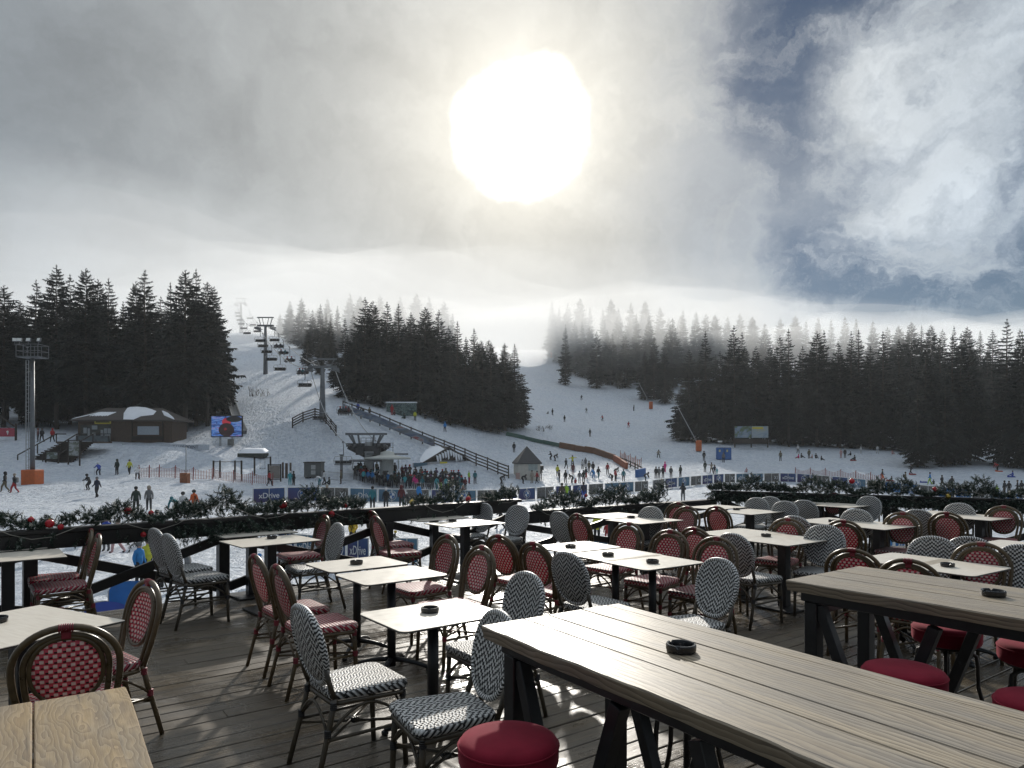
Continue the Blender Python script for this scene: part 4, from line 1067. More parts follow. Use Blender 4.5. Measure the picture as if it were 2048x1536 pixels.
# ------------------------------------------------------------------ stools
VELVET = NT('crimson_velvet')
def _velvet():
    m = VELVET; v = m.coord('Object'); n = m.noise(v, 7, 5, .6); f = m.noise(v, 220, 2, .6)
    m.base(m.ramp(n, [(.3, (.150, .006, .018)), (.7, (.215, .011, .028))])); m.rough(.85); m.spec(.15)
    m.b.inputs['Sheen Weight'].default_value = .35; m.b.inputs['Sheen Tint'].default_value = (.9, .3, .35, 1); m.b.inputs['Sheen Roughness'].default_value = .4
    m.bump(f, .25, .001)
_velvet(); VELVET = VELVET.mat
RUST = plain('raw_dark_steel', (.045, .040, .036), .45, .6, .4, 14, .2)
def make_stool():
    t = thing('bar_stool', '', 'stool', (0, 0, 0), 0, 'red velvet bar stools')
    S_ = .72
    prof = [(.158, -.105), (.172, -.098), (.179, -.080), (.180, -.040), (.178, -.022), (.170, -.008), (.150, .000), (.11, .006), (.05, .009), (.004, .010)]
    MB().lathe(prof, 44, (0, 0, S_)).build('cushion', VELVET, t)
    MB().tube([(.1795 * math.cos(a), .1795 * math.sin(a), S_ - .026) for a in [2 * math.pi * k / 44 for k in range(44)]], .0035, 6, closed=True).build('piping', VELVET, t)
    MB().lathe([(.15, S_ - .118), (.15, S_ - .106)], 30).build('seat_plate', RUST, t)
    m = MB(); m.tube([(0, 0, .30), (0, 0, S_ - .118)], .017, 10)
    for k in range(34): m.tube([(.017 * math.cos(j * .9), .017 * math.sin(j * .9), .31 + k * .008 + j * .0011) for j in range(7)], .0030, 4)
    m.build('screw', RUST, t)
    for k in range(4):
        a = R(45 + 90 * k); c, s = math.cos(a), math.sin(a)
        pts = [(.03 * c, .03 * s, .575), (.10 * c, .10 * s, .580), (.145 * c, .145 * s, .555), (.152 * c, .152 * s, .50), (.155 * c, .155 * s, .38), (.175 * c, .175 * s, .30), (.215 * c, .215 * s, .20), (.228 * c, .228 * s, .12), (.230 * c, .230 * s, 0)]
        MB().tube(pts, .0115, 8).build('leg', RUST, t)
    m = MB(); q = [(.226 * math.cos(R(45 + 90 * k)), .226 * math.sin(R(45 + 90 * k)), .15) for k in range(4)]
    for k in range(4): m.beam(q[k], q[(k + 1) % 4], .022, .022)
    m.build('foot_ring', RUST, t)
    m = MB(); m.lathe([(.035, .555), (.035, .60)], 14); m.build('hub', RUST, t)
    return t
STOOL = make_stool(); STT = tree_of(STOOL)
ST = [(1017, 1470, 'nearest of all, at the corner of the large plank table', 10), (1808, 1333, 'beside the far edge of the large plank table', 30), (2090, 1395, 'cut by the picture edge beside the large plank table', 0),
      (1893, 1247, 'tucked under the second plank table', 12), (2075, 1285, 'just showing under the second plank table', 50)]
for i, (px, py, wh, a) in enumerate(ST):
    p = atz(px, py, .725); lab = 'round crimson velvet bar stool ' + wh
    if i == 0: STOOL.location = (p.x, p.y, 0); STOOL['label'] = lab; STOOL.rotation_euler = (0, 0, R(a))
    else: dup(STOOL, (p.x, p.y, 0), R(a), lab, None, None, STT)
dup(STOOL, (.78, 3.16, 0), R(60), 'round crimson velvet bar stool under the large plank table, only legs and screw showing', None, None, STT)
# ------------------------------------------------------------------ things on the snow
def part(mb, name, mat, parent, label=None):
    o = mb.build(name, mat, parent)
    if label: o['label'] = label
    return o
def P_at(px, Y): x = (px - CX) / FPX * Y; return Vector((x, Y, zg(x, Y)))
TIMB = plain('dark_timber', (.035, .026, .020), .75, 0, .35, 3, .2); TIMB2 = plain('brown_timber', (.075, .050, .034), .75, 0, .35, 3, .2)
SNOWP = plain('roof_snow', (.78, .80, .84), .65, 0, .04, 2, .3); STEEL = plain('galvanised_steel', (.36, .37, .38), .45, .5, .15, 4); LSTEEL = plain('lift_grey_steel', (.13, .14, .15), .5, .3, .2, 3)
WHITE = plain('white_paint', (.72, .72, .70), .5, 0, .06, 4); CREAM = plain('cream_render', (.52, .49, .43), .8, 0, .12, 2)
ORANGE = plain('orange_padding', (.52, .115, .025), .6, 0, .15, 3); ROOFB = plain('brown_shingle', (.060, .050, .044), .85, 0, .35, 9, .5)
YELL = paint((.62, .52, .06)); BLK = paint((.015, .015, .016)); GREENP = paint((.030, .10, .075)); BLUEP = paint((.030, .12, .34)); GLASSD = plain('dark_window', (.018, .022, .028), .12, 0, .2, 3)
_tm = {}
def text_mesh(s, size=1.0, bold=.0):
    k = (s, size, bold)
    if k not in _tm:
        c = bpy.data.curves.new('txt', 'FONT'); c.body = s; c.size = size; c.align_x = 'CENTER'; c.align_y = 'CENTER'; c.extrude = .004; c.offset = bold
        o = bpy.data.objects.new('txt', c); COL.objects.link(o)
        bpy.context.view_layer.update()
        me = bpy.data.meshes.new_from_object(o.evaluated_get(bpy.context.evaluated_depsgraph_get()))
        bpy.data.objects.remove(o); _tm[k] = me
    return _tm[k].copy()
def lettering(s, size, mat, parent, loc, rot=(R(90), 0, 0), bold=.0, name='lettering', squash=1.0):
    me = text_mesh(s, size, bold); me.materials.clear(); me.materials.append(mat)
    o = bpy.data.objects.new(name, me); COL.objects.link(o); o.parent = parent; o.location = loc; o.rotation_euler = rot; o.scale = (squash, 1, 1); return o

# ---- sponsor banners along the fence
def banner_mat(name, a, b, c):
    m = NT(name); s = m.xyz(m.coord('Generated')); n = m.noise(m.coord('Generated'), 2, 3, .5)
    g = m.math('ADD', m.math('ADD', m.math('MULTIPLY', s[0], .55), m.math('MULTIPLY', s[2], .45)), m.mapr(n, .3, .7, -.1, .1))
    m.base(m.ramp(g, [(.15, a), (.55, b), (.95, c)])); m.rough(.45); return m.mat
B_DEEP = banner_mat('banner_deep_blue', (.035, .018, .10), (.015, .045, .17), (.02, .075, .20)); B_SKY = banner_mat('banner_sky_blue', (.045, .10, .16), (.055, .15, .24), (.09, .19, .27)); B_VIV = banner_mat('banner_bright_blue', (.025, .16, .42), (.03, .20, .50), (.05, .25, .55))
def car_pic():
    m = NT('banner_car_photo'); v = m.coord('Generated'); s = m.xyz(v); n = m.noise(m.coord('Generated', (3, 1, 5)), 3, 5, .6, .8)
    m.base(m.ramp(m.math('ADD', n, m.math('MULTIPLY', s[2], .18)), [(.35, (.018, .017, .016)), (.55, (.060, .055, .050)), (.72, (.17, .165, .155))])); m.rough(.45); return m.mat
B_CAR = car_pic(); B_CARP = paint((.10, .10, .10), .35)
LET = paint((.62, .63, .64), .5)
def roundel(parent, c, r):
    def arcmesh(r0, r1, a0, a1, y, n=20):
        vs = []; fs = []
        for i in range(n + 1):
            a = a0 + (a1 - a0) * i / n
            vs += [(r0 * math.cos(a), y, r0 * math.sin(a)), (r1 * math.cos(a), y, r1 * math.sin(a))]
        for i in range(n): fs.append((2 * i, 2 * i + 1, 2 * i + 3, 2 * i + 2))
        return vs, fs
    m = MB()
    m.add(*arcmesh(.92 * r, r, 0, 2 * math.pi, -.004, 36), 0); m.add(*arcmesh(.56 * r, .62 * r, 0, 2 * math.pi, -.004, 36), 0)
    for k in range(4): m.add(*arcmesh(.0, .56 * r, k * math.pi / 2, (k + 1) * math.pi / 2, -.003), 0 if k in (0, 2) else 1)
    o = m.build('roundel', [LET, BLUEP], parent); o.location = c
    for ch, a in (('B', 135), ('M', 90), ('W', 45)):
        lettering(ch, r * .36, LET, o, (.77 * r * math.cos(R(a)), -.008, .77 * r * math.sin(R(a))), (R(90), 0, 0), name='letter')
def banner(a, b, h, kind, shade, where, group):
    d = b - a; d.z = 0; L = d.length; rz = math.atan2(d.y, d.x)
    t = thing('advertising_banner', '', 'banner', a, rz, group)
    tilt = math.atan2(b.z - a.z, L)
    mat = {'d': B_DEEP, 's': B_SKY, 'v': B_VIV, 'c': B_CAR}[shade]
    n = 10; vs = [(L * i / n, .015 * math.sin(i * 1.9), z + (b.z - a.z) * i / n) for z in (.08, .5 * h, h) for i in range(n + 1)]
    fs = [(k * (n + 1) + i, k * (n + 1) + i + 1, (k + 1) * (n + 1) + i + 1, (k + 1) * (n + 1) + i) for k in range(2) for i in range(n)]
    part(MB().add(vs, fs), 'sheet', mat, t)
    dz = Vector((L, 0, b.z - a.z)); f = MB(); y = -.035
    q = lambda s, z: dz * s + Vector((0, y, z))
    f.beam(q(.0, h + .02), q(1, h + .02), .05, .05); f.beam(q(.0, .05), q(1, .05), .04, .04)
    for s in (.012, .5, .988): f.beam(q(s, -.25), q(s, h + .03), .05 if s != .5 else .035, .05 if s != .5 else .035)
    part(f, 'frame', WHITE, t)
    mid = dz * .5 + Vector((0, -.04, .08 + (h - .08) * .5)); rot = (R(90), -tilt, 0)
    if kind == 'xDrive': lettering('xDrive', h * .50, LET, t, mid + Vector((0, -.012, -.03)), rot, .006, squash=min(1.0, L / (h * 1.9)))
    elif kind == 'o': roundel(t, mid + Vector((0, -.012, 0)), h * .37)
    else:
        lettering(kind, h * .56, LET, t, dz * .80 + Vector((0, -.055, h * .5)), rot, 0, squash=.8)
        w_ = L * .52; car = [(0, .16), (.03, .36), (.22, .44), (.36, .66), (.68, .66), (.86, .46), (.98, .42), (1, .16), (.86, .16), (.82, .06), (.70, .06), (.66, .16), (.34, .16), (.30, .06), (.18, .06), (.14, .16)]
        m = MB(); m.add([(L * .06 + x * w_, -.030, .12 + z * h * .75 + (b.z - a.z) * .3) for x, z in car], [tuple(range(len(car)))]); part(m, 'car_picture', B_CARP, t)
    what = {'xDrive': 'lettered xDrive', 'o': 'with white round emblem'}.get(kind, 'showing a car and ' + kind)
    t['label'] = {'d': 'deep blue', 's': 'sky blue', 'v': 'bright blue', 'c': 'dark'}[shade] + ' fence banner ' + what + ', ' + where
    return t
BPX = [(505, 570, 'xDrive', 'd'), (574, 636, 'o', 'd'), (640, 697, 'X1', 'c'), (699, 754, 'xDrive', 's'), (756, 810, 'o', 's'), (811, 858, 'X', 'c'), (862, 906, 'xDrive', 'd'), (909, 952, 'o', 's'), (954, 994, 'X', 'c'), (996, 1032, 'xDrive', 'd'), (1036, 1070, 'o', 'd'), (1073, 1107, 'X7', 'c'),
       (1111, 1142, 'xDrive', 'd'), (1145, 1174, 'o', 'd'), (1177, 1206, 'X6', 'c'), (1209, 1238, 'xDrive', 's'), (1240, 1267, 'o', 's'), (1269, 1296, 'X5', 'c'), (1305, 1328, 'X4', 'c'), (1330, 1354, 'xDrive', 'd'), (1356, 1379, 'o', 's'), (1381, 1402, 'X3', 'c'), (1404, 1425, 'xDrive', 'd'), (1427, 1447, 'o', 'd'),
       (1449, 1470, 'X2', 'c'), (1472, 1498, 'xDrive', 's'), (1500, 1526, 'o', 's'), (1528, 1558, 'X1', 'c'), (1560, 1592, 'xDrive', 'd'), (1594, 1626, 'o', 'd'), (1628, 1660, 'X', 'c'), (1664, 1696, 'xDrive', 'd'), (1698, 1732, 'o', 's'), (1735, 1768, 'X', 'c'), (1770, 1803, 'xDrive', 'v'), (1806, 1838, 'o', 'v'), (1840, 1873, 'X7', 'c'), (1876, 1909, 'xDrive', 'v'), (1911, 1943, 'o', 'v'), (1945, 1977, 'X', 'c'), (1980, 2010, 'xDrive', 'v'), (2013, 2046, 'o', 'v')]
KY = ([505, 700, 995, 1296, 1330, 1440, 1580, 1700, 1800, 2050], [57, 62, 70, 84, 88, 96, 98, 94, 89, 80])
for i, (a, b, k, s) in enumerate(BPX):
    A, B = P_at(a, float(np.interp(a, *KY))), P_at(b, float(np.interp(b, *KY)))
    banner(A, B, 1.22, k, s, ORD[i] + ' of the row from the west', 'banners along the ski fence')
BP2 = [(556, 590, 'o', 'd'), (592, 640, 'xDrive', 's'), (645, 692, 'o', 'd'), (694, 738, 'xDrive', 'd'), (742, 788, 'X3', 'c'), (792, 836, 'xDrive', 's'), (1178, 1216, 'xDrive', 's'), (1218, 1254, 'o', 's'), (1256, 1296, 'xDrive', 's'), (1330, 1368, 'o', 's'), (1740, 1786, 'X1', 'v'), (1788, 1836, 'xDrive', 'v'), (1610, 1650, 'o', 'v'), (1654, 1700, 'xDrive', 'v')]
for i, (a, b, k, s) in enumerate(BP2):
    A, B = P_at(a, 36.5 if a < 1500 else 34.5), P_at(b, 36.5 if a < 1500 else 34.5)
    banner(A, B, 1.3, k, s, ORD[i] + ' of the row beneath the railing', 'banners below the terrace')

# ---- nets and fences
def netmat(name, c, a):
    m = NT(name); s = m.xyz(m.coord('Object')); t = m.math('MAXIMUM', m.math('GREATER_THAN', m.math('FRACT', m.math('MULTIPLY', s[0], 5.5)), .66), m.math('GREATER_THAN', m.math('FRACT', m.math('MULTIPLY', s[2], 6.5)), .62))
    m.base(c); m.rough(.7); m.val(m.b.inputs['Alpha'], m.math('MULTIPLY', t, a)); return m.mat
NETO = netmat('orange_net_mesh', (.60, .17, .08), .75); NETP = netmat('faded_pink_net_mesh', (.50, .24, .20), .55); REDP = paint((.24, .035, .03))
def net(pts, h, label, mat, every=1):
    pts = [P_at(*p) for p in pts]; o0 = pts[0]
    t = thing('safety_net', label, 'net', o0, 0, 'orange safety nets')
    vs, fs = [], []
    for i in range(len(pts) - 1):
        n = 6
        for k in range(n + 1):
            s = k / n; p = pts[i].lerp(pts[i + 1], s) - o0; sag = .22 * h * math.sin(math.pi * s)
            vs += [(p.x, p.y, p.z + .12), (p.x, p.y, p.z + h - sag)]
        b = i * (n + 1) * 2
        for k in range(n): fs.append((b + 2 * k, b + 2 * k + 2, b + 2 * k + 3, b + 2 * k + 1))
    part(MB().add(vs, fs), 'mesh', mat, t)
    for p in pts: part(MB().beam(p - o0 + Vector((0, 0, -.3)), p - o0 + Vector((.06, 0, h + .12)), .07, .07), 'post', REDP, t)
net([(277, 78), (298, 78), (318, 78), (350, 78), (386, 78), (425, 80), (466, 80), (504, 81), (545, 82)], 1.35, 'faded orange safety net sagging between red posts beside the swings', NETP)
net([(1590, 103), (1620, 103), (1650, 103), (1681, 102), (1711, 101), (1741, 100), (1762, 99)], 1.5, 'faded orange safety net sagging behind the far banners', NETP)
net([(1240, 121), (1249, 120), (1260, 118), (1271, 116), (1282, 114)], 1.7, 'short orange safety net above the curved barrier', NETO)
def rail_fence(pts, h, rows, label, name='timber_fence'):
    pts = [P_at(*p) for p in pts]; o0 = pts[0]
    t = thing(name, label, 'fence', o0, 0, 'timber fences on the slope')
    q = [p - o0 for p in pts]; segs = []
    for i in range(len(q) - 1):
        n = max(1, round((q[i + 1] - q[i]).length / 2.0))
        segs += [q[i].lerp(q[i + 1], k / n) for k in range(n)]
    segs.append(q[-1])
    for j, p in enumerate(segs):
        p.z = zg(p.x + o0.x, p.y + o0.y) - o0.z
        part(MB().beam(p + Vector((0, 0, -.3)), p + Vector((0, 0, h + .06)), .16, .16), 'post', TIMB, t)
    for r_ in range(rows):
        m = MB(); z = h * (r_ + .5) / rows + .12
        for i in range(len(segs) - 1): m.beam(segs[i] + Vector((0, -.09, z)), segs[i + 1] + Vector((0, -.09, z)), .05, .17)
        part(m, 'rail', TIMB, t)
    return t, segs
rail_fence([(585, 104), (606, 105), (630, 105.5), (652, 103.5), (672, 101)], 1.5, 4, 'short dark rail fence wrapped round the foot of the chairlift pylon')
LF, segs = rail_fence([(686, 111), (740, 109), (800, 106.5), (868, 104), (930, 102), (975, 100), (1017, 97)], 1.75, 4, 'long dark rail fence running down beside the lift station')
def mural():
    m = NT('printed_scrim'); v = m.coord('Object'); n = m.noise(m.coord('Object', (.22, .22, .8)), 1.0, 4, .6, .6); n2 = m.noise(m.coord('Object', (.3, .3, 1.2)), 2.1, 3, .5)
    c = m.ramp(n, [(.30, (.06, .07, .09)), (.42, (.17, .18, .20)), (.5, (.14, .19, .26)), (.58, (.30, .30, .31)), (.64, (.32, .06, .06)), (.70, (.05, .06, .14))])
    m.base(m.mix(m.mapr(n2, .56, .64, 0, .6), c, (.05, .07, .16))); m.rough(.6); return m.mat
sc = MB(); vs = []; kk = [p for p in segs if p.x + LF.location.x < P_at(872, 104).x]
for p in kk: vs += [(p.x, p.y - .16, p.z + .28), (p.x, p.y - .16, p.z + 1.30)]
sc.add(vs, [(2 * i, 2 * i + 2, 2 * i + 3, 2 * i + 1) for i in range(len(kk) - 1)])
part(sc, 'printed_scrim', mural(), LF)

# ---- lamp mast
b = gnd(65, 968); t = thing('floodlight_mast', 'grey floodlight mast with ladder and orange padded foot', 'light mast', b)
k = b.y / FPX; zt = (968 - 716) * k
part(MB().tube([(0, 0, -.3), (0, 0, zt)], [.22, .17], 16), 'pole', LSTEEL, t)
m = MB(); m.box((0, 0, .62), (1.36, 1.36, 1.5), bev=.06); part(m, 'foot_padding', ORANGE, t)
m = MB()
for s in (-.13, .13): m.beam((-.42 + s, -.1, 1.3), (-.42 + s, -.1, zt - .2), .05, .05)
for i in range(int(zt / .4)): m.beam((-.55, -.1, 1.4 + i * .4), (-.29, -.1, 1.4 + i * .4), .03, .03)
for i in range(8): m.beam((-.42, -.1, 1.6 + i * 1.3), (-.1, -.05, 1.6 + i * 1.3), .04, .04)
part(m, 'ladder', STEEL, t)
m = MB(); m.box((0, 0, zt + .05), (2.1, 1.5, .10))
for x in (-1.03, -.35, .35, 1.03):
    for y in (-.78, .78): m.beam((x, y, zt), (x, y, zt + 1.25), .05, .05)
for z in (.62, 1.22):
    for y in (-.78, .78): m.beam((-1.03, y, zt + z), (1.03, y, zt + z), .05, .05)
    for x in (-1.03, 1.03): m.beam((x, -.78, zt + z), (x, .78, zt + z), .05, .05)
part(m, 'platform', LSTEEL, t)
for x, a in ((-1.2, 35), (-.75, 12), (.1, 0), (1.1, -22)):
    o = part(MB().box((0, 0, 0), (.42, .16, .34), bev=.02).box((0, -.09, 0), (.36, .02, .28), 1).beam((0, .02, -.17), (0, .05, -.5), .04, .04), 'floodlight', [LSTEEL, WHITE], t)
    o.location = (x, -.7, zt + 1.62); o.rotation_euler = (R(-15), 0, R(a))

# ---- ticket hut
def hip_roof(mb, w_, d, h, ridge, over, mi=0, z=0.0):
    X, Y_ = w_ / 2 + over, d / 2 + over; r_ = ridge / 2
    mb.add([(-X, -Y_, z), (X, -Y_, z), (X, Y_, z), (-X, Y_, z), (-r_, 0, z + h), (r_, 0, z + h), (-X, -Y_, z - .18), (X, -Y_, z - .18), (X, Y_, z - .18), (-X, Y_, z - .18)],
           [(0, 1, 5, 4), (1, 2, 5), (2, 3, 4, 5), (3, 0, 4), (6, 7, 1, 0), (7, 8, 2, 1), (8, 9, 3, 2), (9, 6, 0, 3), (9, 8, 7, 6)], mi)
def snow_patch(mb, pts, th=.22):
    n = len(pts); c = sum((Vector(p) for p in pts), Vector()) / n; up = Vector((0, 0, th))
    inn = [Vector(p).lerp(c, .25) + up for p in pts]
    mb.add([Vector(p) + Vector((0, 0, .03)) for p in pts] + inn + [c + up * 1.15], [(i, (i + 1) % n, n + (i + 1) % n, n + i) for i in range(n)] + [(n + i, n + (i + 1) % n, 2 * n) for i in range(n)], 0, True)
b = P_at(250, 97); b.z = at(250, 884, 97).z; t = thing('ticket_hut', 'low dark timber ticket hut with snow patches on its hipped roof', 'hut', b)
k = 97 / FPX; Wh = 188 * k; hh = 44 * k
part(MB().box((0, 2.2, hh / 2 - .6), (Wh, 4.4, hh + 1.2)), 'wall', TIMB2, t)
ro = MB(); hip_roof(ro, Wh, 4.4, 1.75, Wh * .62, .75, z=hh); 
for o in ro.v: pass
o = part(ro, 'roof', ROOFB, t); o.location = (0, 2.2, 0)
def rp(u, s): # point on the front roof slope, u along, s up the slope
    X = Wh / 2 + .75; r_ = Wh * .31
    return (u * (X * (1 - s) + r_ * s), -2.95 * (1 - s), hh + 1.75 * s)
sn = MB(); snow_patch(sn, [rp(-.22, 1.0), rp(-.12, .55), rp(.02, .02), rp(.22, .0), rp(.34, .28), rp(.62, .40), rp(.74, .72), rp(.5, .95), rp(.1, 1.03)], .35)
snow_patch(sn, [rp(.90, .75), rp(.86, .35), rp(.98, .02), rp(1.0, .02), rp(.99, .5)], .2)
for i in range(9): snow_patch(sn, [rp(-.80 + i * .045, .30 + .03 * (i % 3)), rp(-.77 + i * .045, .28), rp(-.70 + i * .045, .62), rp(-.74 + i * .045, .66)], .06)
snow_patch(sn, [rp(-.99, .08), rp(-.985, .02), rp(-.72, .62), rp(-.74, .66)], .1)
o = part(sn, 'roof_snow', SNOWP, o); 
part(MB().box((-3.0 * 1, -.05, hh - .28), (2.2, .1, .5)).box((-3.0, -.11, hh - .28), (1.9, .03, .16), 1), 'yellow_sign', [YELL, BLK], t)
part(MB().box((-4.0, -.02, hh * .43), (4.1, .10, 2.05)), 'shop_window', GLASSD, t)
m = MB()
for x, z, w_, h_ in ((-5.4, .52, .45, .8), (-4.9, .45, .3, 1.0), (-4.1, .66, .75, .55), (-2.6, .5, .42, .7), (-2.1, .5, .42, .7), (-2.35, .2, .8, .9), (-4.2, .36, .5, .35), (-3.1, .40, .35, .9)): m.box((x, -.09, hh * z), (w_, .03, h_))
part(m, 'notices', paint((.30, .32, .33)), t)
part(MB().box((3.2, -.03, hh * .52), (2.9, .12, 1.15)), 'white_board', paint((.36, .40, .44)), t)
part(MB().box((1.0, -.02, hh * .5), (.12, .16, hh)).box((5.2, -.02, hh * .5), (.12, .16, hh)).box((3.2, -.05, .55), (4.2, .3, .5)), 'counter_posts', TIMB, t)
part(MB().box((-4.2, -.35, .35), (4.3, .5, 1.0)), 'counter', plain('printed_counter', (.09, .11, .12), .5, 0, .6, 2), t)
b2 = at(372, 884, 95); b2.z = zg(b2.x, 95); t = thing('sales_board', 'long white board lettered with sales point on the snow bank', 'sign', b2)
part(MB().box((-4.3, 0, .1), (8.5, .12, .9)).box((1.5, 0, .1), (3.2, .12, .75)), 'board', paint((.50, .53, .58)), t)
lettering('SALES POINT', .58, paint((.06, .07, .10)), t, (.0, -.09, .12), bold=.004, name='lettering')
# ---- stairs up to the hut
b = gnd(90, 926); t = thing('timber_stairs', 'dark timber stairs with sloping handrails climbing the snow bank', 'stairs', b)
top = 2.6; m = MB(); n = 12
for i in range(n):
    m.box((-.2 + i * .11, .9 + i * .33, top * (i + 1) / n - .08), (5.6 - i * .15, .36, .14)); m.box((-.2 + i * .11, 1.06 + i * .33, top * (i + .5) / n - .1), (5.5 - i * .15, .05, top / n + .02))
part(m, 'treads', TIMB, t); part(MB().box((1.0, 6.2, top - .1), (5.2, 3.2, .2)), 'landing', TIMB2, t)
for x0, x1 in ((-3.6, -1.6), (-.6, 1.0), (1.2, 3.0)):
    m = MB(); m.beam((x0, .5, .95), (x1, 4.6, top + .95), .09, .12); m.beam((x1, 4.6, top + .95), (x1 + 1.1, 4.8, top + .95), .09, .12)
    for s in (0, .5, 1): p = Vector((x0, .5, 0)).lerp(Vector((x1, 4.6, top)), s); m.beam(p + Vector((0, 0, -.2)), p + Vector((0, 0, .95)), .10, .10)
    part(m, 'handrail', TIMB, t)
def board(px, py, w_, h_, legs, label, picmat, rz=0.0, name='notice_board', y=None):
    b = gnd(px, py) if y is None else P_at(px, y); t = thing(name, label, 'sign', b, R(rz), None)
    part(MB().box((0, 0, legs + h_ / 2), (w_ * .86, .06, h_ * .9)), 'panel', picmat, t)
    for s in (-1, 1): part(MB().beam((s * w_ / 2, 0, -.3), (s * w_ / 2, 0, legs + h_ + .1), .13, .13), 'post', TIMB, t)
    part(MB().beam((-w_ / 2, 0, legs + h_), (w_ / 2, 0, legs + h_), .16, .12), 'crossbar', TIMB, t); part(MB().beam((-w_ / 2, 0, legs), (w_ / 2, 0, legs), .12, .1), 'crossbar', TIMB, t); return t
def picture(name, stops, sc=1.5):
    m = NT(name); m.base(m.ramp(m.noise(m.coord('Object', (sc, sc, sc * 1.4)), 1.2, 5, .65, .6), stops)); m.rough(.4); return m.mat
PICM = picture('trail_map', [(.3, (.05, .06, .05)), (.45, (.16, .17, .13)), (.55, (.34, .36, .38)), (.7, (.20, .16, .07))])
PICM2 = picture('valley_view', [(.35, (.05, .07, .05)), (.52, (.12, .14, .11)), (.62, (.34, .38, .42))])
board(148, 930, 1.35, 1.9, 1.0, 'tall framed trail map beside the stairs', PICM); board(104, 926, 1.5, .9, .45, 'low landscape board at the foot of the stairs', PICM2)
board(549, 962, 1.5, 1.75, .2, 'beige notice board behind the red jacket skier', picture('beige_notice', [(.35, (.20, .17, .15)), (.6, (.27, .24, .21)), (.75, (.12, .10, .09))]))
# pink ice-cream banner on a timber frame
b = P_at(8, 96); b.z = at(8, 878, 96).z; t = thing('timber_frame_banner', 'red banner with ice cream cone on a timber frame', 'banner', b)
part(MB().box((0, 0, .9), (3.0, .08, 1.15)), 'sheet', paint((.38, .055, .085)), t)
part(MB().lathe([(.02, -.3), (.10, .0)], 10, (.55, -.08, .85)).ball((.55, -.08, .98), .15, 0), 'ice_cream', WHITE, t)
part(MB().beam((1.6, 0, -.4), (1.6, 0, 2.1), .2, .2).beam((-1.3, .1, -.4), (-1.3, .1, 3.6), .16, .16).beam((-1.6, .12, 3.8), (1.5, .12, 1.6), .14, .16).beam((-1.3, .1, 2.2), (1.5, .1, 1.2), .1, .12), 'timber_frame', TIMB, t)
# ---- LED screen
b = gnd(453, 893); t = thing('led_screen', 'lit LED screen with blue and red picture on two steel legs', 'screen', b)
k = b.y / FPX; sw, sh, z0 = 63 * k, 43 * k, (893 - 874) * k
def ledmat():
    m = NT('led_picture'); g = m.coord('Generated'); s = m.xyz(g); n = m.noise(m.coord('Generated', (2, 1, 6)), 1.6, 3, .6, 1.4)
    c = m.ramp(n, [(.32, (.004, .004, .008)), (.40, (.02, .05, .35)), (.50, (.08, .28, .75)), (.58, (.30, .42, .80)), (.64, (.42, .12, .40)), (.75, (.01, .01, .03))])
    def el(cx, cz, rx, rz_): return m.math('LESS_THAN', m.math('ADD', m.math('POWER', m.math('DIVIDE', m.math('SUBTRACT', s[0], cx), rx), 2.0), m.math('POWER', m.math('DIVIDE', m.math('SUBTRACT', s[2], cz), rz_), 2.0)), 1.0)
    c = m.mix(el(.50, .72, .15, .2), c, (.50, .025, .05)); c = m.mix(el(.75, .86, .26, .15), c, (.006, .006, .01)); c = m.mix(el(.50, .32, .26, .34), c, (.022, .007, .009)); c = m.mix(el(.46, .36, .05, .07), c, (.24, .015, .02))
    m.base((.01, .01, .01)); m.rough(.3); m.link(c, m.b.inputs['Emission Color']); m.b.inputs['Emission Strength'].default_value = .38; return m.mat
part(MB().box((0, .2, z0 + sh / 2), (sw, .35, sh), bev=.03), 'cabinet', BLK, t); part(MB().box((0, 0, z0 + sh / 2), (sw * .95, .04, sh * .92)), 'display', ledmat(), t)
for x in (-.95, .75): part(MB().beam((x, .2, -1.0), (x, .2, z0), .22, .22), 'leg', STEEL, t)
part(MB().box((.55, .1, z0 * .45), (.75, .4, .9)), 'control_box', plain('grey_box', (.16, .16, .15), .6), t)
# ---- conveyor up the edge of the wood
pp = [(484, 104), (474, 110), (466, 118), (458, 128), (453, 138), (449, 150)]
pts = [P_at(*p) for p in pp]; t = thing('conveyor_lift', 'narrow conveyor lift climbing along the edge of the wood', 'ski lift', pts[0])
q = [p - pts[0] for p in pts]; m = MB(); m2 = MB()
for i in range(len(q) - 1):
    m.beam(q[i] + Vector((0, 0, .35)), q[i + 1] + Vector((0, 0, .35)), 1.3, .5); m2.beam(q[i] + Vector((.7, 0, .75)), q[i + 1] + Vector((.7, 0, .75)), .08, .3); m2.beam(q[i] + Vector((-.7, 0, .75)), q[i + 1] + Vector((-.7, 0, .75)), .08, .3)
part(m, 'belt', LSTEEL, t); part(m2, 'side_rail', paint((.42, .43, .44)), t)
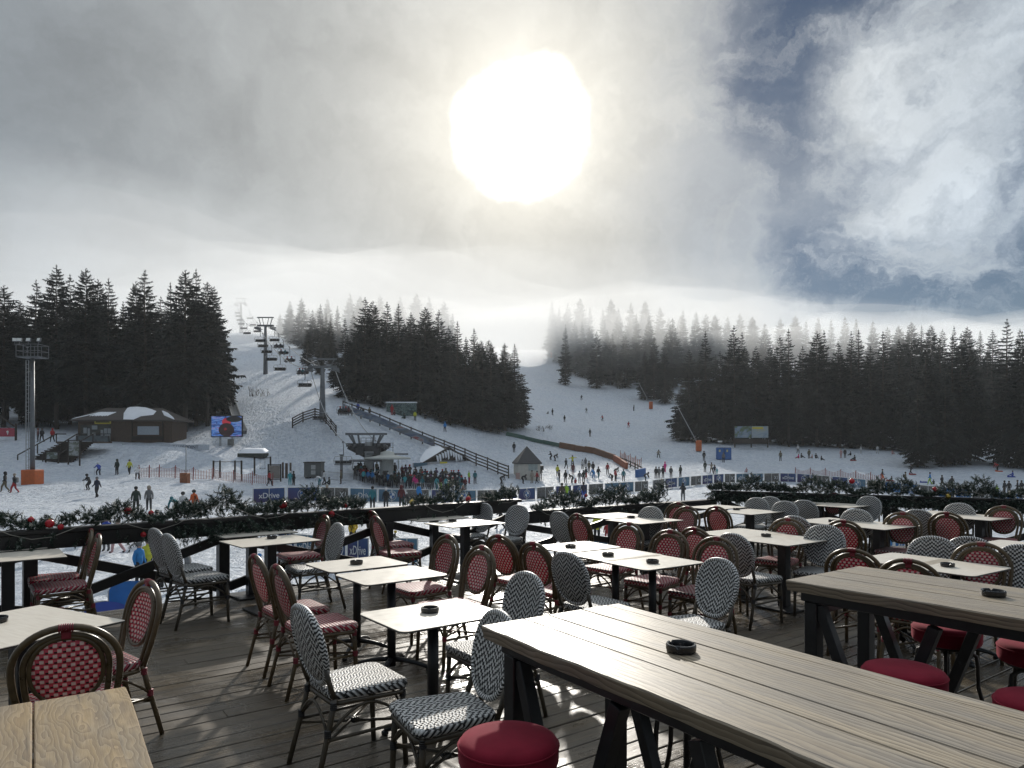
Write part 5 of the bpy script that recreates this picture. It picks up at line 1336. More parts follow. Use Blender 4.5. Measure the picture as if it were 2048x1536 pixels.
# ---- low shelter with snow, swings, pylons of the playground
b = gnd(502, 916); t = thing('snow_shelter', 'low dark shelter roof half buried under snow above the swings', 'shelter', b); k = b.y / FPX
m = MB(); m.box((0, .8, .35), (53 * k, 1.8, .55)); part(m, 'fascia', GREENP if 0 else plain('mossy_fascia', (.035, .042, .034), .8), t)
m = MB(); snow_patch(m, [(-26 * k, -.1, .6), (26 * k, -.1, .6), (27 * k, 1.7, .9), (-25 * k, 1.7, .9)], .45); part(m, 'roof_snow', SNOWP, t)
def goalposts(pxs, py, ytop, label, extra=True):
    P0 = gnd(pxs[0], py); t = thing('swing_frame', label, 'play frame', P0); k = P0.y / FPX; H = (py - ytop) * k
    xs = [(p - pxs[0]) * k for p in pxs]
    for x in xs: part(MB().beam((x, 0, -.6), (x, 0, H), .16, .16), 'post', TIMB, t)
    part(MB().beam((xs[0], 0, H - .15), (xs[-1], 0, H - .15), .07, .07), 'crossbar', TIMB, t)
    if extra:
        x = (xs[0] + xs[-1]) / 2
        part(MB().tube([(x - .3, 0, H - .15), (x - .3, 0, .9)], .015, 5).tube([(x + .3, 0, H - .15), (x + .3, 0, .9)], .015, 5).box((x, 0, .88), (.7, .25, .05)), 'swing', BLK, t)
goalposts([427, 440, 470, 483], 953, 921, 'low play frame of four dark posts behind the net', False); goalposts([509, 541], 952, 913, 'tall swing frame of two dark posts above the net')
b = gnd(573, 957); t = thing('slatted_post_screen', 'screen of upright dark planks beside the beige notice board', 'screen', b); k = b.y / FPX
for x, h_ in ((-.45, 2.0), (0, 1.9), (.5, 1.95)): part(MB().box((x, 0, h_ / 2), (.22 if x else .3, .12, h_)), 'plank', TIMB2, t)
b = gnd(370, 966); t = thing('padded_pole', 'thin pole standing in a brown padded block by the net', 'pole', b); k = b.y / FPX
part(MB().box((0, 0, .5), (15 * k, 15 * k, 22 * k), bev=.05), 'padding', plain('faded_orange_padding', (.26, .095, .040), .7), t); part(MB().tube([(.1, 0, .8), (.12, 0, 72 * k)], .05, 8), 'pole', STEEL, t)
b = gnd(625, 957); t = thing('grey_booth', 'small grey slatted booth with paper notices near the lift queue', 'booth', b); k = b.y / FPX
part(MB().box((0, .8, 1.05), (34 * k, 1.6, 1.75)), 'wall', plain('weathered_grey_board', (.12, .125, .12), .8, 0, .2, 3), t); part(MB().box((0, .8, 2.0), (36 * k, 1.9, .12)), 'roof', TIMB, t)
part(MB().box((.1, -.03, 1.4), (.55, .03, .55)).box((.1, -.03, .75), (.55, .03, .5)), 'notices', paint((.42, .42, .41)), t)
for x in (-.9, -.3, .3, .9): part(MB().box((x, .4, 0), (.15, .6, .5)), 'footing', BLK, t)

# ---- chairlift
def V(px, py, Y): return at(px, py, Y)
TW = [((645, 826, 104), 718, 57, .42), ((531, 747, 150), 635, 33, .42), ((482, 661, 270), 597, 21, .55)]
GRP = 'chairlift pylons'
for i, ((px, py, Y), ty, aw, rr_) in enumerate(TW):
    b = P_at(px, Y); b.z = at(px, py, Y).z; k = Y / FPX; H = (py - ty) * k
    t = thing('chairlift_pylon', ['nearest grey chairlift pylon behind the short fence', 'second chairlift pylon in the thinning mist', 'faint upper chairlift pylon lost in mist'][i], 'pylon', b, 0, GRP)
    part(MB().tube([(0, 0, -1), (0, 0, H * .86)], [rr_ * 1.15, rr_ * .65], 14), 'shaft', LSTEEL, t)
    w_ = aw * k
    part(MB().beam((-w_ / 2, 0, H), (w_ / 2, 0, H), .22, .22).beam((-w_ * .28, 0, H * .86), (-w_ * .42, 0, H), .14, .14).beam((w_ * .28, 0, H * .86), (w_ * .42, 0, H), .14, .14).beam((-w_ * .1, 0, H * .86), (-w_ * .2, 0, H), .1, .1).beam((w_ * .1, 0, H * .86), (w_ * .2, 0, H), .1, .1), 'lifting_frame', LSTEEL, t)
    part(MB().beam((-w_ / 2, 0, H * .855), (w_ / 2, 0, H * .855), .35, .35), 'crossarm', LSTEEL, t)
    for s in (-1, 1):
        m = MB(); m.beam((s * w_ * .47, -1.8, H * .80), (s * w_ * .47, 1.8, H * .84), .12, .3)
        for j in range(6): m.tube([(s * w_ * .47 - .1, -1.6 + j * .64, H * .79 + j * .022), (s * w_ * .47 + .1, -1.6 + j * .64, H * .79 + j * .022)], .22, 8)
        m.box((s * w_ * .36, 0, H * .80), (.5, 2.6, .06)); part(m, 'sheave_train', LSTEEL, t)
def cable(pts, label, sag):
    out = []
    for i in range(len(pts) - 1):
        a, b = pts[i], pts[i + 1]
        for k in range(12):
            s = k / 12; out.append(a.lerp(b, s) - Vector((0, 0, sag[i] * 4 * s * (1 - s))))
    out.append(pts[-1])
    o = MB().tube([p - out[0] for p in out], .055, 6).build('lift_cable', STEEL); o.location = out[0]
    tag(o, label, 'cable'); return out
cl = cable([V(700, 892, 90), V(621, 739, 104), V(517, 652, 150), V(473, 606, 270), V(455, 560, 390)], 'haul cable on the empty descending side of the chairlift', [2.2, 2.0, 3.0, 2.5])
crr = cable([V(775, 892, 90), V(670, 739, 104), V(546, 652, 150), V(493, 606, 270), V(470, 560, 390)], 'haul cable on the ascending side of the chairlift', [2.4, 2.0, 3.0, 2.5])
def chair_parts(t):
    part(MB().tube([(0, 0, 0), (0, .25, -.5), (.0, .30, -1.4), (0, .1, -1.75)], .05, 7).box((0, 0, .0), (.14, .5, .2)), 'hanger', LSTEEL, t)
    part(MB().box((0, -.05, -2.75), (2.0, .45, .10), bev=.03).box((0, .22, -2.45), (2.0, .06, .40), bev=.03), 'seat', BLK, t)
    m = MB(); m.tube([(-1.1, .1, -2.7), (-1.12, .1, -2.1), (-1.0, .1, -1.78), (0, .1, -1.74), (1.0, .1, -1.78), (1.12, .1, -2.1), (1.1, .1, -2.7)], .03, 7)
    for x in (-.4, .4): m.tube([(x, .1, -1.76), (x, .2, -2.5)], .025, 6)
    part(m, 'frame', STEEL, t)
    part(MB().tube([(-1.05, .0, -1.9), (-1.02, -.5, -2.3), (1.02, -.5, -2.3), (1.05, .0, -1.9)], .025, 6), 'safety_bar', LSTEEL, t)
CHL = None
def interp_px(line, py):
    for i in range(len(line) - 1):
        y = lambda p: HY - (p.z - CAM_H) / p.y * FPX
        a, b = y(line[i]), y(line[i + 1])
        if (a - py) * (b - py) <= 0 and a != b: return line[i].lerp(line[i + 1], (py - a) / (b - a))
    return line[-1]
def lift_chair(p, where):
    global CHL, CHLT
    lab = 'grey chairlift chair, ' + where
    if CHL is None:
        CHL = thing('lift_chair', lab, 'chairlift chair', p, 0, 'chairs on the chairlift'); chair_parts(CHL); bpy.context.view_layer.update(); CHLT = tree_of(CHL); return CHL
    return dup(CHL, p, 0, lab, None, None, CHLT)
rows = [800, 737, 710, 692, 678, 667, 657, 648, 640, 632, 625, 618, 612]
for i, y in enumerate(rows): lift_chair(interp_px(cl, y), 'empty, ' + ORD[i] + ' up the descending side')
LP = [(interp_px(crr, 788), 4), (interp_px(crr, 716), 3), (interp_px(crr, 694), 2), (interp_px(crr, 680), 2), (interp_px(crr, 668), 2), (interp_px(crr, 656), 0), (interp_px(crr, 645), 0), (interp_px(crr, 634), 0), (interp_px(crr, 622), 0)]
for i, (p, n) in enumerate(LP): lift_chair(p, ORD[i] + ' up the ascending side')
p = V(686, 884, 86); lift_chair(p, 'nearest one turning at the station post')
# ---- bottom station
b = P_at(738, 91); b.z = at(738, 966, 91).z; t = thing('lift_station', 'dark steel chairlift bottom station with bullwheel and round roof', 'lift station', b)
k = 91 / FPX
Z = lambda py: (966 - py) * k
X = lambda px: (px - 738) * k
part(MB().beam((0, 0, -1), (0, 0, Z(884)), .9, .9).beam((X(770), 1.5, -1), (X(770), 1.5, Z(905)), .5, .5), 'main_column', STEEL, t)
m = MB(); m.beam((X(691), 0, Z(868)), (X(774), 0, Z(868)), .28, .28)
for a_, c_ in ((697, 712), (703, 712), (716, 720), (768, 753), (762, 753), (748, 745)): m.beam((X(a_), 0, Z(868)), (X(c_), 0, Z(892)), .22, .22)
for x in (724, 734, 744, 752):
    m.beam((X(x), -.6, Z(892)), (X(x), -.6, Z(876)), .06, .06)
m.beam((X(722), -.6, Z(876)), (X(754), -.6, Z(876)), .06, .06); m.beam((X(722), -.6, Z(882)), (X(754), -.6, Z(882)), .06, .06)
part(m, 'portal_frame', LSTEEL, t)
m = MB(); m.beam((X(693), 0, Z(890)), (X(781), 0, Z(890)), .35, .45); m.beam((X(700), -1, Z(894)), (X(735), .5, Z(915)), .3, .5); m.beam((X(776), -1, Z(894)), (X(745), .5, Z(915)), .3, .5)
for x in (-2.2, -1.5, 1.5, 2.2):
    for j in range(5): m.tube([(x - .1, -1.6 + j * .8, Z(893)), (x + .1, -1.6 + j * .8, Z(893))], .3, 9)
m.box((0, 1, Z(897)), (3.4, 3.2, .7)); m.box((X(722), -.5, Z(902)), (.9, 1.2, 1.0)); m.box((X(757), -.5, Z(902)), (.9, 1.2, 1.0)); part(m, 'machinery', plain('oily_machinery', (.05, .052, .055), .5, .4, .4, 5), t)
part(MB().lathe([(2.3, -.12), (2.45, 0), (2.3, .12), (.3, .15)], 30, (0, -.6, Z(921))), 'bullwheel', LSTEEL, t)
m = MB()
for x in (772, 788):
    m.beam((X(x), -.8, Z(905)), (X(x), -.8, Z(886)), .05, .05)
m.beam((X(765), -.8, Z(886)), (X(790), -.8, Z(886)), .05, .05); m.beam((X(765), -.8, Z(895)), (X(790), -.8, Z(895)), .05, .05); m.beam((X(736), -.8, Z(908)), (X(818), -.8, Z(908)), .3, .2); part(m, 'catwalk', LSTEEL, t)
part(MB().lathe([(2.9, -.25), (2.95, -.08), (1.6, .12), (.9, .30), (.85, .62), (.2, .8)], 36, (X(778), -1.2, Z(914))), 'round_roof', plain('pale_canopy', (.42, .43, .40), .5, 0, .1, 3), t)
part(MB().lathe([(.85, -.3), (.85, Z(918))], 24, (X(777), -1.2, 0)).box((X(777), -2.06, .9), (.7, .06, 1.5), 1), 'control_cabin', [paint((.36, .37, .36)), GLASSD], t)
m = MB()
for s in (-1, 1):
    m.tube([(X(738) + s * 1.6, -1.5, Z(918)), (X(738) + s * 1.8, -1.6, Z(935)), (X(738) + s * 1.3, -1.7, Z(945)), (X(738) + s * .5, -1.7, Z(944))], .06, 6)
m.tube([(X(800), -1.5, Z(915)), (X(801), -1.6, Z(935)), (X(795), -1.6, Z(945))], .06, 6); part(m, 'guide_rail', STEEL, t)
o = thing('station_post', 'dark steel post standing under the nearest lift chair', 'post', P_at(683, 88)); part(MB().tube([(0, 0, -.5), (0, 0, 2.9)], .18, 10), 'shaft', LSTEEL, o); part(MB().box((0, 0, 2.9), (.5, .5, .12)), 'cap', LSTEEL, o)
def crowd_barrier(px0, px1, Y, label):
    a, b = P_at(px0, Y), P_at(px1, Y); t = thing('crowd_barrier', label, 'barrier', a, 0, 'metal crowd barriers'); d = b - a; n = int(d.length / .16); m = MB()
    m.tube([(0, 0, 1.05), d + Vector((0, 0, 1.05))], .022, 6); m.tube([(0, 0, .15), d + Vector((0, 0, .15))], .02, 6)
    part(m, 'rail', STEEL, t); m = MB()
    for i in range(n + 1): m.tube([d * (i / n) + Vector((0, 0, .1)), d * (i / n) + Vector((0, 0, 1.05))], .012, 5)
    part(m, 'bars', STEEL, t)
crowd_barrier(643, 704, 87, 'steel crowd barrier west of the lift queue'); crowd_barrier(825, 862, 87, 'steel crowd barrier in front of the lift queue')
# ---- gabled lift hut
b = P_at(893, 101); b.z = at(893, 966, 101).z; t = thing('lift_hut', 'gabled lift hut with snow sliding off its roof and yellow sign', 'hut', b, R(33)); k = 101 / FPX; Z = lambda py: (966 - py) * k
Wd2 = 62 * k
part(MB().box((.9, 3, Z(930) / 2 - .3), (Wd2 * 1.25, 6, Z(930) + .6)), 'wall', plain('mural_wall', (.12, .12, .14), .7, 0, .5, 1), t)
hr = Z(893) - Z(925); xl, xr_, zz = -4.2, 4.1, Z(925)
m = MB(); m.add([(xl, -.8, zz), (0, -.8, zz + hr), (xr_, -.8, zz), (xl, 6.5, zz), (0, 6.5, zz + hr), (xr_, 6.5, zz), (xl, -.8, zz - .2), (0, -.8, zz + hr - .25), (xr_, -.8, zz - .2), (xl, 6.5, zz - .2), (0, 6.5, zz + hr - .25), (xr_, 6.5, zz - .2)],
    [(0, 1, 4, 3), (1, 2, 5, 4), (6, 9, 10, 7), (7, 10, 11, 8), (0, 6, 7, 1), (1, 7, 8, 2), (3, 4, 10, 9), (4, 5, 11, 10), (0, 3, 9, 6), (2, 8, 11, 5)])
m.add([(xl + .5, -.2, zz - .1), (0, -.2, zz + hr - .1), (xr_ - .5, -.2, zz - .1)], [(0, 2, 1)]); ro = part(m, 'roof', ROOFB, t)
m = MB(); snow_patch(m, [(xl + .1, -.7, zz + .05), (-.7, -.75, zz + hr * .83), (-.05, 2, zz + hr + .02), (-.05, 6.4, zz + hr), (xl + .1, 6.4, zz + .05)], .3); snow_patch(m, [(.05, .5, zz + hr), (xr_ * .9, .1, zz + hr * .1), (xr_ * .95, 6, zz + hr * .05), (.1, 6.2, zz + hr)], .2)
hang = []
for i in range(10):
    x = -1.9 + i * .42; zt_ = zz + hr * (1 - abs(x) / 4.2) * .82; hang.append((x, zt_))
for i, (x, zt_) in enumerate(hang): snow_patch(m, [(x - .2, -.86, zt_), (x + .2, -.86, zt_ - .1), (x + .25, -.87, zt_ - .9 - .3 * math.sin(i * 2)), (x + .05, -.88, zt_ - 1.1 - .3 * math.sin(i * 2))], .05)
part(m, 'roof_snow', SNOWP, ro)
part(MB().box((-.95, -.95, zz - .35), (1.15, .08, 1.0)).box((-.95, -1.0, zz - .35), (.5, .02, .12), 1).box((-.95, -1.0, zz - .6), (.14, .02, .3), 1), 'yellow_sign', [YELL, BLK], t)
part(MB().box((-4.5, -.9, zz - .35), (2.3, .08, .75)).box((-2.4, -.9, zz - .3), (1.7, .08, .8), 1), 'sign_boards', [paint((.06, .14, .20)), paint((.40, .40, .42))], t)
part(MB().box((1.3, -.04, 1.25), (1.0, .06, 2.2)).box((2.2, -.04, 1.25), (.8, .06, 2.1)), 'yellow_panel', paint((.40, .36, .13)), t); part(MB().box((-1.6, -.03, 1.4), (1.2, .1, 2.6)), 'doorway', BLK, t)
for x in (-3.4, -5.6): part(MB().beam((x, -.9, -.3), (x, -.9, zz), .12, .12), 'sign_post', STEEL, t)
# ---- kiosk
b = gnd(1059, 960); t = thing('round_kiosk', 'small cream kiosk under a steep dark pyramid roof', 'kiosk', b, R(12)); k = b.y / FPX; Z = lambda py: (960 - py) * k
part(MB().box((0, 1.6, Z(926) / 2 - .3), (3.1, 3.1, Z(926) + .6)), 'wall', CREAM, t)
e = 32 * k; m = MB(); z1, z2 = Z(926), Z(892)
m.add([(-e * .80, 1.6 - e * .80, z1), (e * .80, 1.6 - e * .80, z1), (e * .80, 1.6 + e * .8, z1), (-e * .8, 1.6 + e * .8, z1), (0, 1.6, z2), (-e * .78, 1.6 - e * .78, z1 - .15), (e * .78, 1.6 - e * .78, z1 - .15), (e * .78, 1.6 + e * .78, z1 - .15), (-e * .78, 1.6 + e * .78, z1 - .15)], [(0, 1, 4), (1, 2, 4), (2, 3, 4), (3, 0, 4), (5, 6, 1, 0), (6, 7, 2, 1), (7, 8, 3, 2), (8, 5, 0, 3), (8, 7, 6, 5)])
part(m, 'roof', plain('dark_slate_roof', (.045, .045, .048), .7, 0, .3, 8, .4), t)
part(MB().box((.5, .03, Z(935)), (1.3, .06, .9)), 'window', plain('pale_mural', (.33, .37, .36), .6, 0, .3, 2), t); part(MB().box((1.85, .8, z1 - .7), (.6, .5, .6)), 'speaker_box', BLK, t)
part(MB().beam((-1.9, 0, -.2), (-1.9, 0, 1.0), .06, .06).beam((-1.4, 0, -.2), (-1.4, 0, 1.0), .06, .06).box((-1.65, 0, .55), (.5, .04, .9)), 'side_board', paint((.45, .30, .26)), t)
# ---- padded barrier sweeping round the nursery slope
def pads(pxs, h, mat, label, name='padded_barrier', w_=.35):
    pts = [P_at(*p) for p in pxs]; t = thing(name, label, 'barrier', pts[0], 0, 'padded barriers round the nursery slope'); q = [p - pts[0] for p in pts]
    for i in range(len(q) - 1):
        n = max(1, round((q[i + 1] - q[i]).length / 3.2))
        for j in range(n):
            a, c = q[i].lerp(q[i + 1], j / n), q[i].lerp(q[i + 1], (j + 1) / n); jz = rnd.uniform(-.06, .06)
            part(MB().beam(a + Vector((0, 0, h / 2 + jz)), c + Vector((0, 0, h / 2 + jz)), w_, h, bev=.06), 'pad', mat, t)
pads([(1012, 137), (1050, 137), (1085, 136), (1119, 134)], .75, GREENP, 'dark green padded barrier curving from the wood')
pads([(1119, 133.5), (1150, 131), (1190, 127), (1228, 121)], 1.1, plain('brown_padding', (.16, .075, .040), .75, 0, .2, 1), 'rust brown padded barrier continuing the green one')
pads([(1228, 120), (1242, 116), (1254, 112)], 1.1, plain('rust_padding', (.30, .085, .035), .7, 0, .2, 1), 'short orange padded barrier under the curved rail')
pads([(1272, 103), (1290, 105.5)], 1.25, BLUEP, 'blue padded barrier at the tip of the curve')
rail_fence([(1230, 121), (1252, 117), (1270, 113), (1282, 109), (1286, 105)], 1.0, 2, 'low curved dark rail round the end of the nursery slope')
# ---- snow lances with padded feet
def lance(px, py, tx, ty, Y, label, pad=True):
    b = P_at(px, Y); t = thing('snow_lance', label, 'snow lance', b, 0, 'tilted snowmaking lances'); k = Y / FPX
    top = Vector(((tx - px) * k, -1.0, (py - ty) * k))
    part(MB().tube([(0, 0, .8), top * .5 + Vector((0, 0, .4)), top], [.12, .09, .06], 8).tube([top * .97 + Vector((-.15, 0, 0)), top * .97 + Vector((.15, 0, 0))], .10, 8), 'pipe', STEEL, t)
    part(MB().beam((0, 0, -.3), (0, 0, 1.6), .2, .2), 'mount', LSTEEL, t)
    if pad: part(MB().box((-.25, -.35, 1.05), (1.0, .9, 2.1), bev=.12), 'foot_padding', ORANGE, t)
lance(1103, 725, 1083, 683, 300, 'faint snow lance at the misty top of the slope'); lance(1303, 806, 1276, 754, 205, 'snow lance half way up the slope edge'); lance(1399, 897, 1343, 790, 136, 'long snow lance with large orange padding by the toilets')
# ---- portable toilets, billboard
for i, px in enumerate((1441, 1456)):
    b = P_at(px, 127); t = thing('portable_toilet', ['blue portable toilet closer to the snow lance', 'blue portable toilet farther from the snow lance'][i], 'portable toilet', b, R(-6), 'blue portable toilets')
    part(MB().box((0, .6, 1.08), (1.22, 1.2, 2.16), bev=.05), 'cabin', BLUEP, t); part(MB().lathe([(.66, 0), (.62, .12), (.4, .22), (.02, .26)], 20, (0, .6, 2.16)), 'roof', paint((.36, .40, .46)), t)
    part(MB().box((0, -.02, 1.05), (.86, .05, 1.85), bev=.01), 'door', paint((.035, .13, .38)), t); part(MB().box((-.15, -.06, 1.6), (.28, .02, .4)), 'notice', paint((.55, .52, .2)), t)
o = thing('toilet_sign', 'small white sign standing above the blue toilets', 'sign', P_at(1440, 129)); part(MB().box((0, 0, 3.0), (.8, .06, .3)), 'panel', WHITE, o); part(MB().tube([(0, .06, -.2), (0, .06, 3.1)], .05, 6), 'post', STEEL, o)
b = P_at(1503, 142); b.z = at(1503, 890, 142).z; t = thing('billboard', 'double billboard with two landscape posters at the edge of the wood', 'billboard', b); k = 142 / FPX
part(MB().box((-17 * k, 0, 26 * k), (33 * k, .15, 23 * k)), 'poster', picture('green_machine_poster', [(.3, (.03, .05, .03)), (.45, (.12, .17, .08)), (.55, (.20, .27, .36)), (.7, (.36, .40, .44))], .5), t, 'dark landscape poster')
part(MB().box((17 * k, 0, 26 * k), (33 * k, .15, 23 * k)).box((12 * k, -.1, 34 * k), (22 * k, .04, 4 * k), 1), 'poster', [picture('pale_yellow_poster', [(.3, (.18, .25, .33)), (.5, (.36, .42, .46)), (.7, (.42, .40, .25))], .5), YELL], t, 'pale poster with yellow stripe')
for x in (-33, 0, 33): part(MB().beam((x * k, .15, -.5), (x * k, .15, 38 * k), .2, .2), 'post', TIMB, t)
part(MB().box((0, .1, 7 * k), (66 * k, .1, 10 * k)), 'lower_board', TIMB, t)
b = P_at(803, 119); b.z = at(803, 831, 119).z; t = thing('painted_wall', 'green and black graffiti wall at the foot of the dark wood', 'wall', b); k = 119 / FPX
part(MB().box((0, 0, 12 * k), (60 * k, .3, 26 * k)), 'wall_face', picture('graffiti', [(.38, (.010, .018, .018)), (.48, (.02, .07, .065)), (.52, (.20, .26, .26)), (.56, (.02, .06, .06))], 1.2), t); part(MB().box((0, 0, 26 * k), (62 * k, .8, .2)), 'coping', SNOWP, t)
# ---- fallen tents / flags just below the terrace edge
def feather(px, py, Y, w_, h_, shape, label, rz, hbase):
    b = at(px, py, Y); zb = zg(b.x, b.y); t = thing('feather_flag', label, 'flag', (b.x, b.y, zb), R(rz), 'blue feather flags'); z0 = b.z - zb
    part(MB().tube([(-w_ * .5, 0, -.2), (-w_ * .5, 0, z0 + h_ * .5), (-w_ * .35, 0, z0 + h_ * .9), (0, 0, z0 + h_)], .02, 7), 'pole', STEEL, t)
    n = 16; ol = [(-w_ / 2, z0 - hbase)] + [(-w_ / 2 * math.cos(math.pi * i / n), z0 + h_ * (math.sin(math.pi * i / n) ** .8 if shape else (.55 + .45 * math.sin(math.pi * i / n)))) for i in range(n + 1)] + [(w_ / 2, z0 - hbase)]
    vs = [(x, .03 * math.sin(z * 5), z) for x, z in ol]; m = MB().add(vs + [(x, y + .006, z) for x, y, z in vs], [tuple(range(len(vs))), tuple(range(len(vs), 2 * len(vs)))[::-1]]); part(m, 'sail', shape_mat[shape], t)
shape_mat = [plain('azure_flag', (.03, .16, .42), .5, 0, .2, 3), plain('royal_blue_flag', (.03, .07, .38), .5, 0, .12, 3)]
feather(214, 1232, 10.5, .66, .22, 1, 'royal blue rounded flag top just below the terrace edge', 8, 1.2); feather(262, 1196, 11.5, .62, .28, 0, 'azure flag with white stars leaning behind the railing', 30, 1.2)
# ---- leafless bushes at the slope edges
def bush(px, py, n, h_, label):
    b = gnd(px, py)
    if b is None: return
    m = MB(); r = random.Random(px)
    for i in range(n):
        a = r.uniform(0, 6.28); s = r.uniform(.15, .6); p = Vector((r.uniform(-.9, .9), r.uniform(-.6, .6), -.1)); L = h_ * r.uniform(.5, 1.1)
        q = p + Vector((math.cos(a) * s * .5, math.sin(a) * s * .5, L * .55)); e_ = q + Vector((math.cos(a) * s, math.sin(a) * s, L * .5)); m.tube([p, q, e_], [.035, .022, .010], 4)
        for _ in range(3): c = p.lerp(e_, r.uniform(.35, .85)); m.tube([c, c + Vector((r.uniform(-.4, .4), r.uniform(-.4, .4), L * r.uniform(.2, .4)))], [.016, .008], 3)
    o = m.build('bare_bush', plain('twig_bark', (.055, .045, .036), .9)); o.location = b; tag(o, label, 'bush', 'bare bushes on the snow')
for px, py, n, h_, wh in [(508, 792, 16, 1.6, 'on the lift slope, larger of two'), (532, 792, 10, 1.3, 'on the lift slope, smaller of two'), (1195, 768, 20, 4.5, 'below the misty wood, tallest'), (1215, 770, 14, 3.5, 'below the misty wood, beside the tallest'), (1240, 778, 18, 4.0, 'at the corner of the misty wood'), (1165, 745, 12, 3.2, 'under the misty wood trunks'), (1080, 862, 16, 1.2, 'low scrub on the bank under the dark wood'), (1100, 858, 14, 1.0, 'low scrub behind the green barrier')]:
    bush(px, py, n, h_, 'leafless brown bush ' + wh)
# ------------------------------------------------------------------ people
PAL = dict(black=(.014, .014, .016), navy=(.016, .022, .045), dark=(.022, .024, .028), green=(.018, .032, .024), grey=(.14, .145, .15), white=(.60, .60, .60), red=(.33, .020, .025), maroon=(.10, .018, .022), orange=(.55, .10, .02), yellow=(.55, .55, .05), gold=(.55, .36, .02), lime=(.30, .50, .04), teal=(.02, .15, .18), blue=(.02, .19, .48), royal=(.03, .07, .36),
           pink=(.50, .30, .30), magenta=(.62, .03, .22), khaki=(.13, .115, .075), brown=(.075, .055, .04), beige=(.30, .26, .21), purple=(.12, .05, .16), turq=(.05, .30, .34))
def cloth(c):
    k = ('cloth', c)
    if k not in _cache: _cache[k] = plain(c + '_cloth', PAL[c], .8, 0, .25, 5)
    return _cache[k]
SKIN = plain('skin', (.42, .24, .17), .6, 0, .1, 8); BOOT = plain('boot', (.02, .02, .022), .6); SKI = plain('ski_top', (.12, .12, .14), .4, 0, .8, 3)
J0 = dict(pel=(0, 0, .92), che=(0, .0, 1.24), nec=(0, .0, 1.45), hed=(0, .02, 1.60), top=(0, .02, 1.70), sl=(-.17, 0, 1.38), sr=(.17, 0, 1.38), el=(-.24, -.03, 1.12), er=(.24, -.03, 1.12), wl=(-.25, .06, .90), wr=(.25, .06, .90), fl=(-.25, .09, .82), fr=(.25, .09, .82),
          hl=(-.10, 0, .88), hr=(.10, 0, .88), kl=(-.11, .03, .48), kr=(.11, .03, .48), al=(-.12, 0, .09), ar=(.12, 0, .09), tl=(-.13, .16, .04), tr=(.13, .16, .04))
RAD = dict(pel=.165, che=.175, nec=.065, hed=.105, top=.06, sl=.085, sr=.085, el=.065, er=.065, wl=.048, wr=.048, fl=.04, fr=.04, hl=.115, hr=.115, kl=.078, kr=.078, al=.065, ar=.065, tl=.045, tr=.045)
EDG = [('pel', 'che', 0), ('che', 'nec', 0), ('nec', 'hed', 2), ('hed', 'top', 2), ('che', 'sl', 0), ('che', 'sr', 0), ('sl', 'el', 0), ('sr', 'er', 0), ('el', 'wl', 0), ('er', 'wr', 0), ('wl', 'fl', 3), ('wr', 'fr', 3), ('pel', 'hl', 1), ('pel', 'hr', 1), ('hl', 'kl', 1), ('hr', 'kr', 1), ('kl', 'al', 1), ('kr', 'ar', 1), ('al', 'tl', 3), ('ar', 'tr', 3)]
def mod(**kw): d = dict(J0); d.update(kw); return d
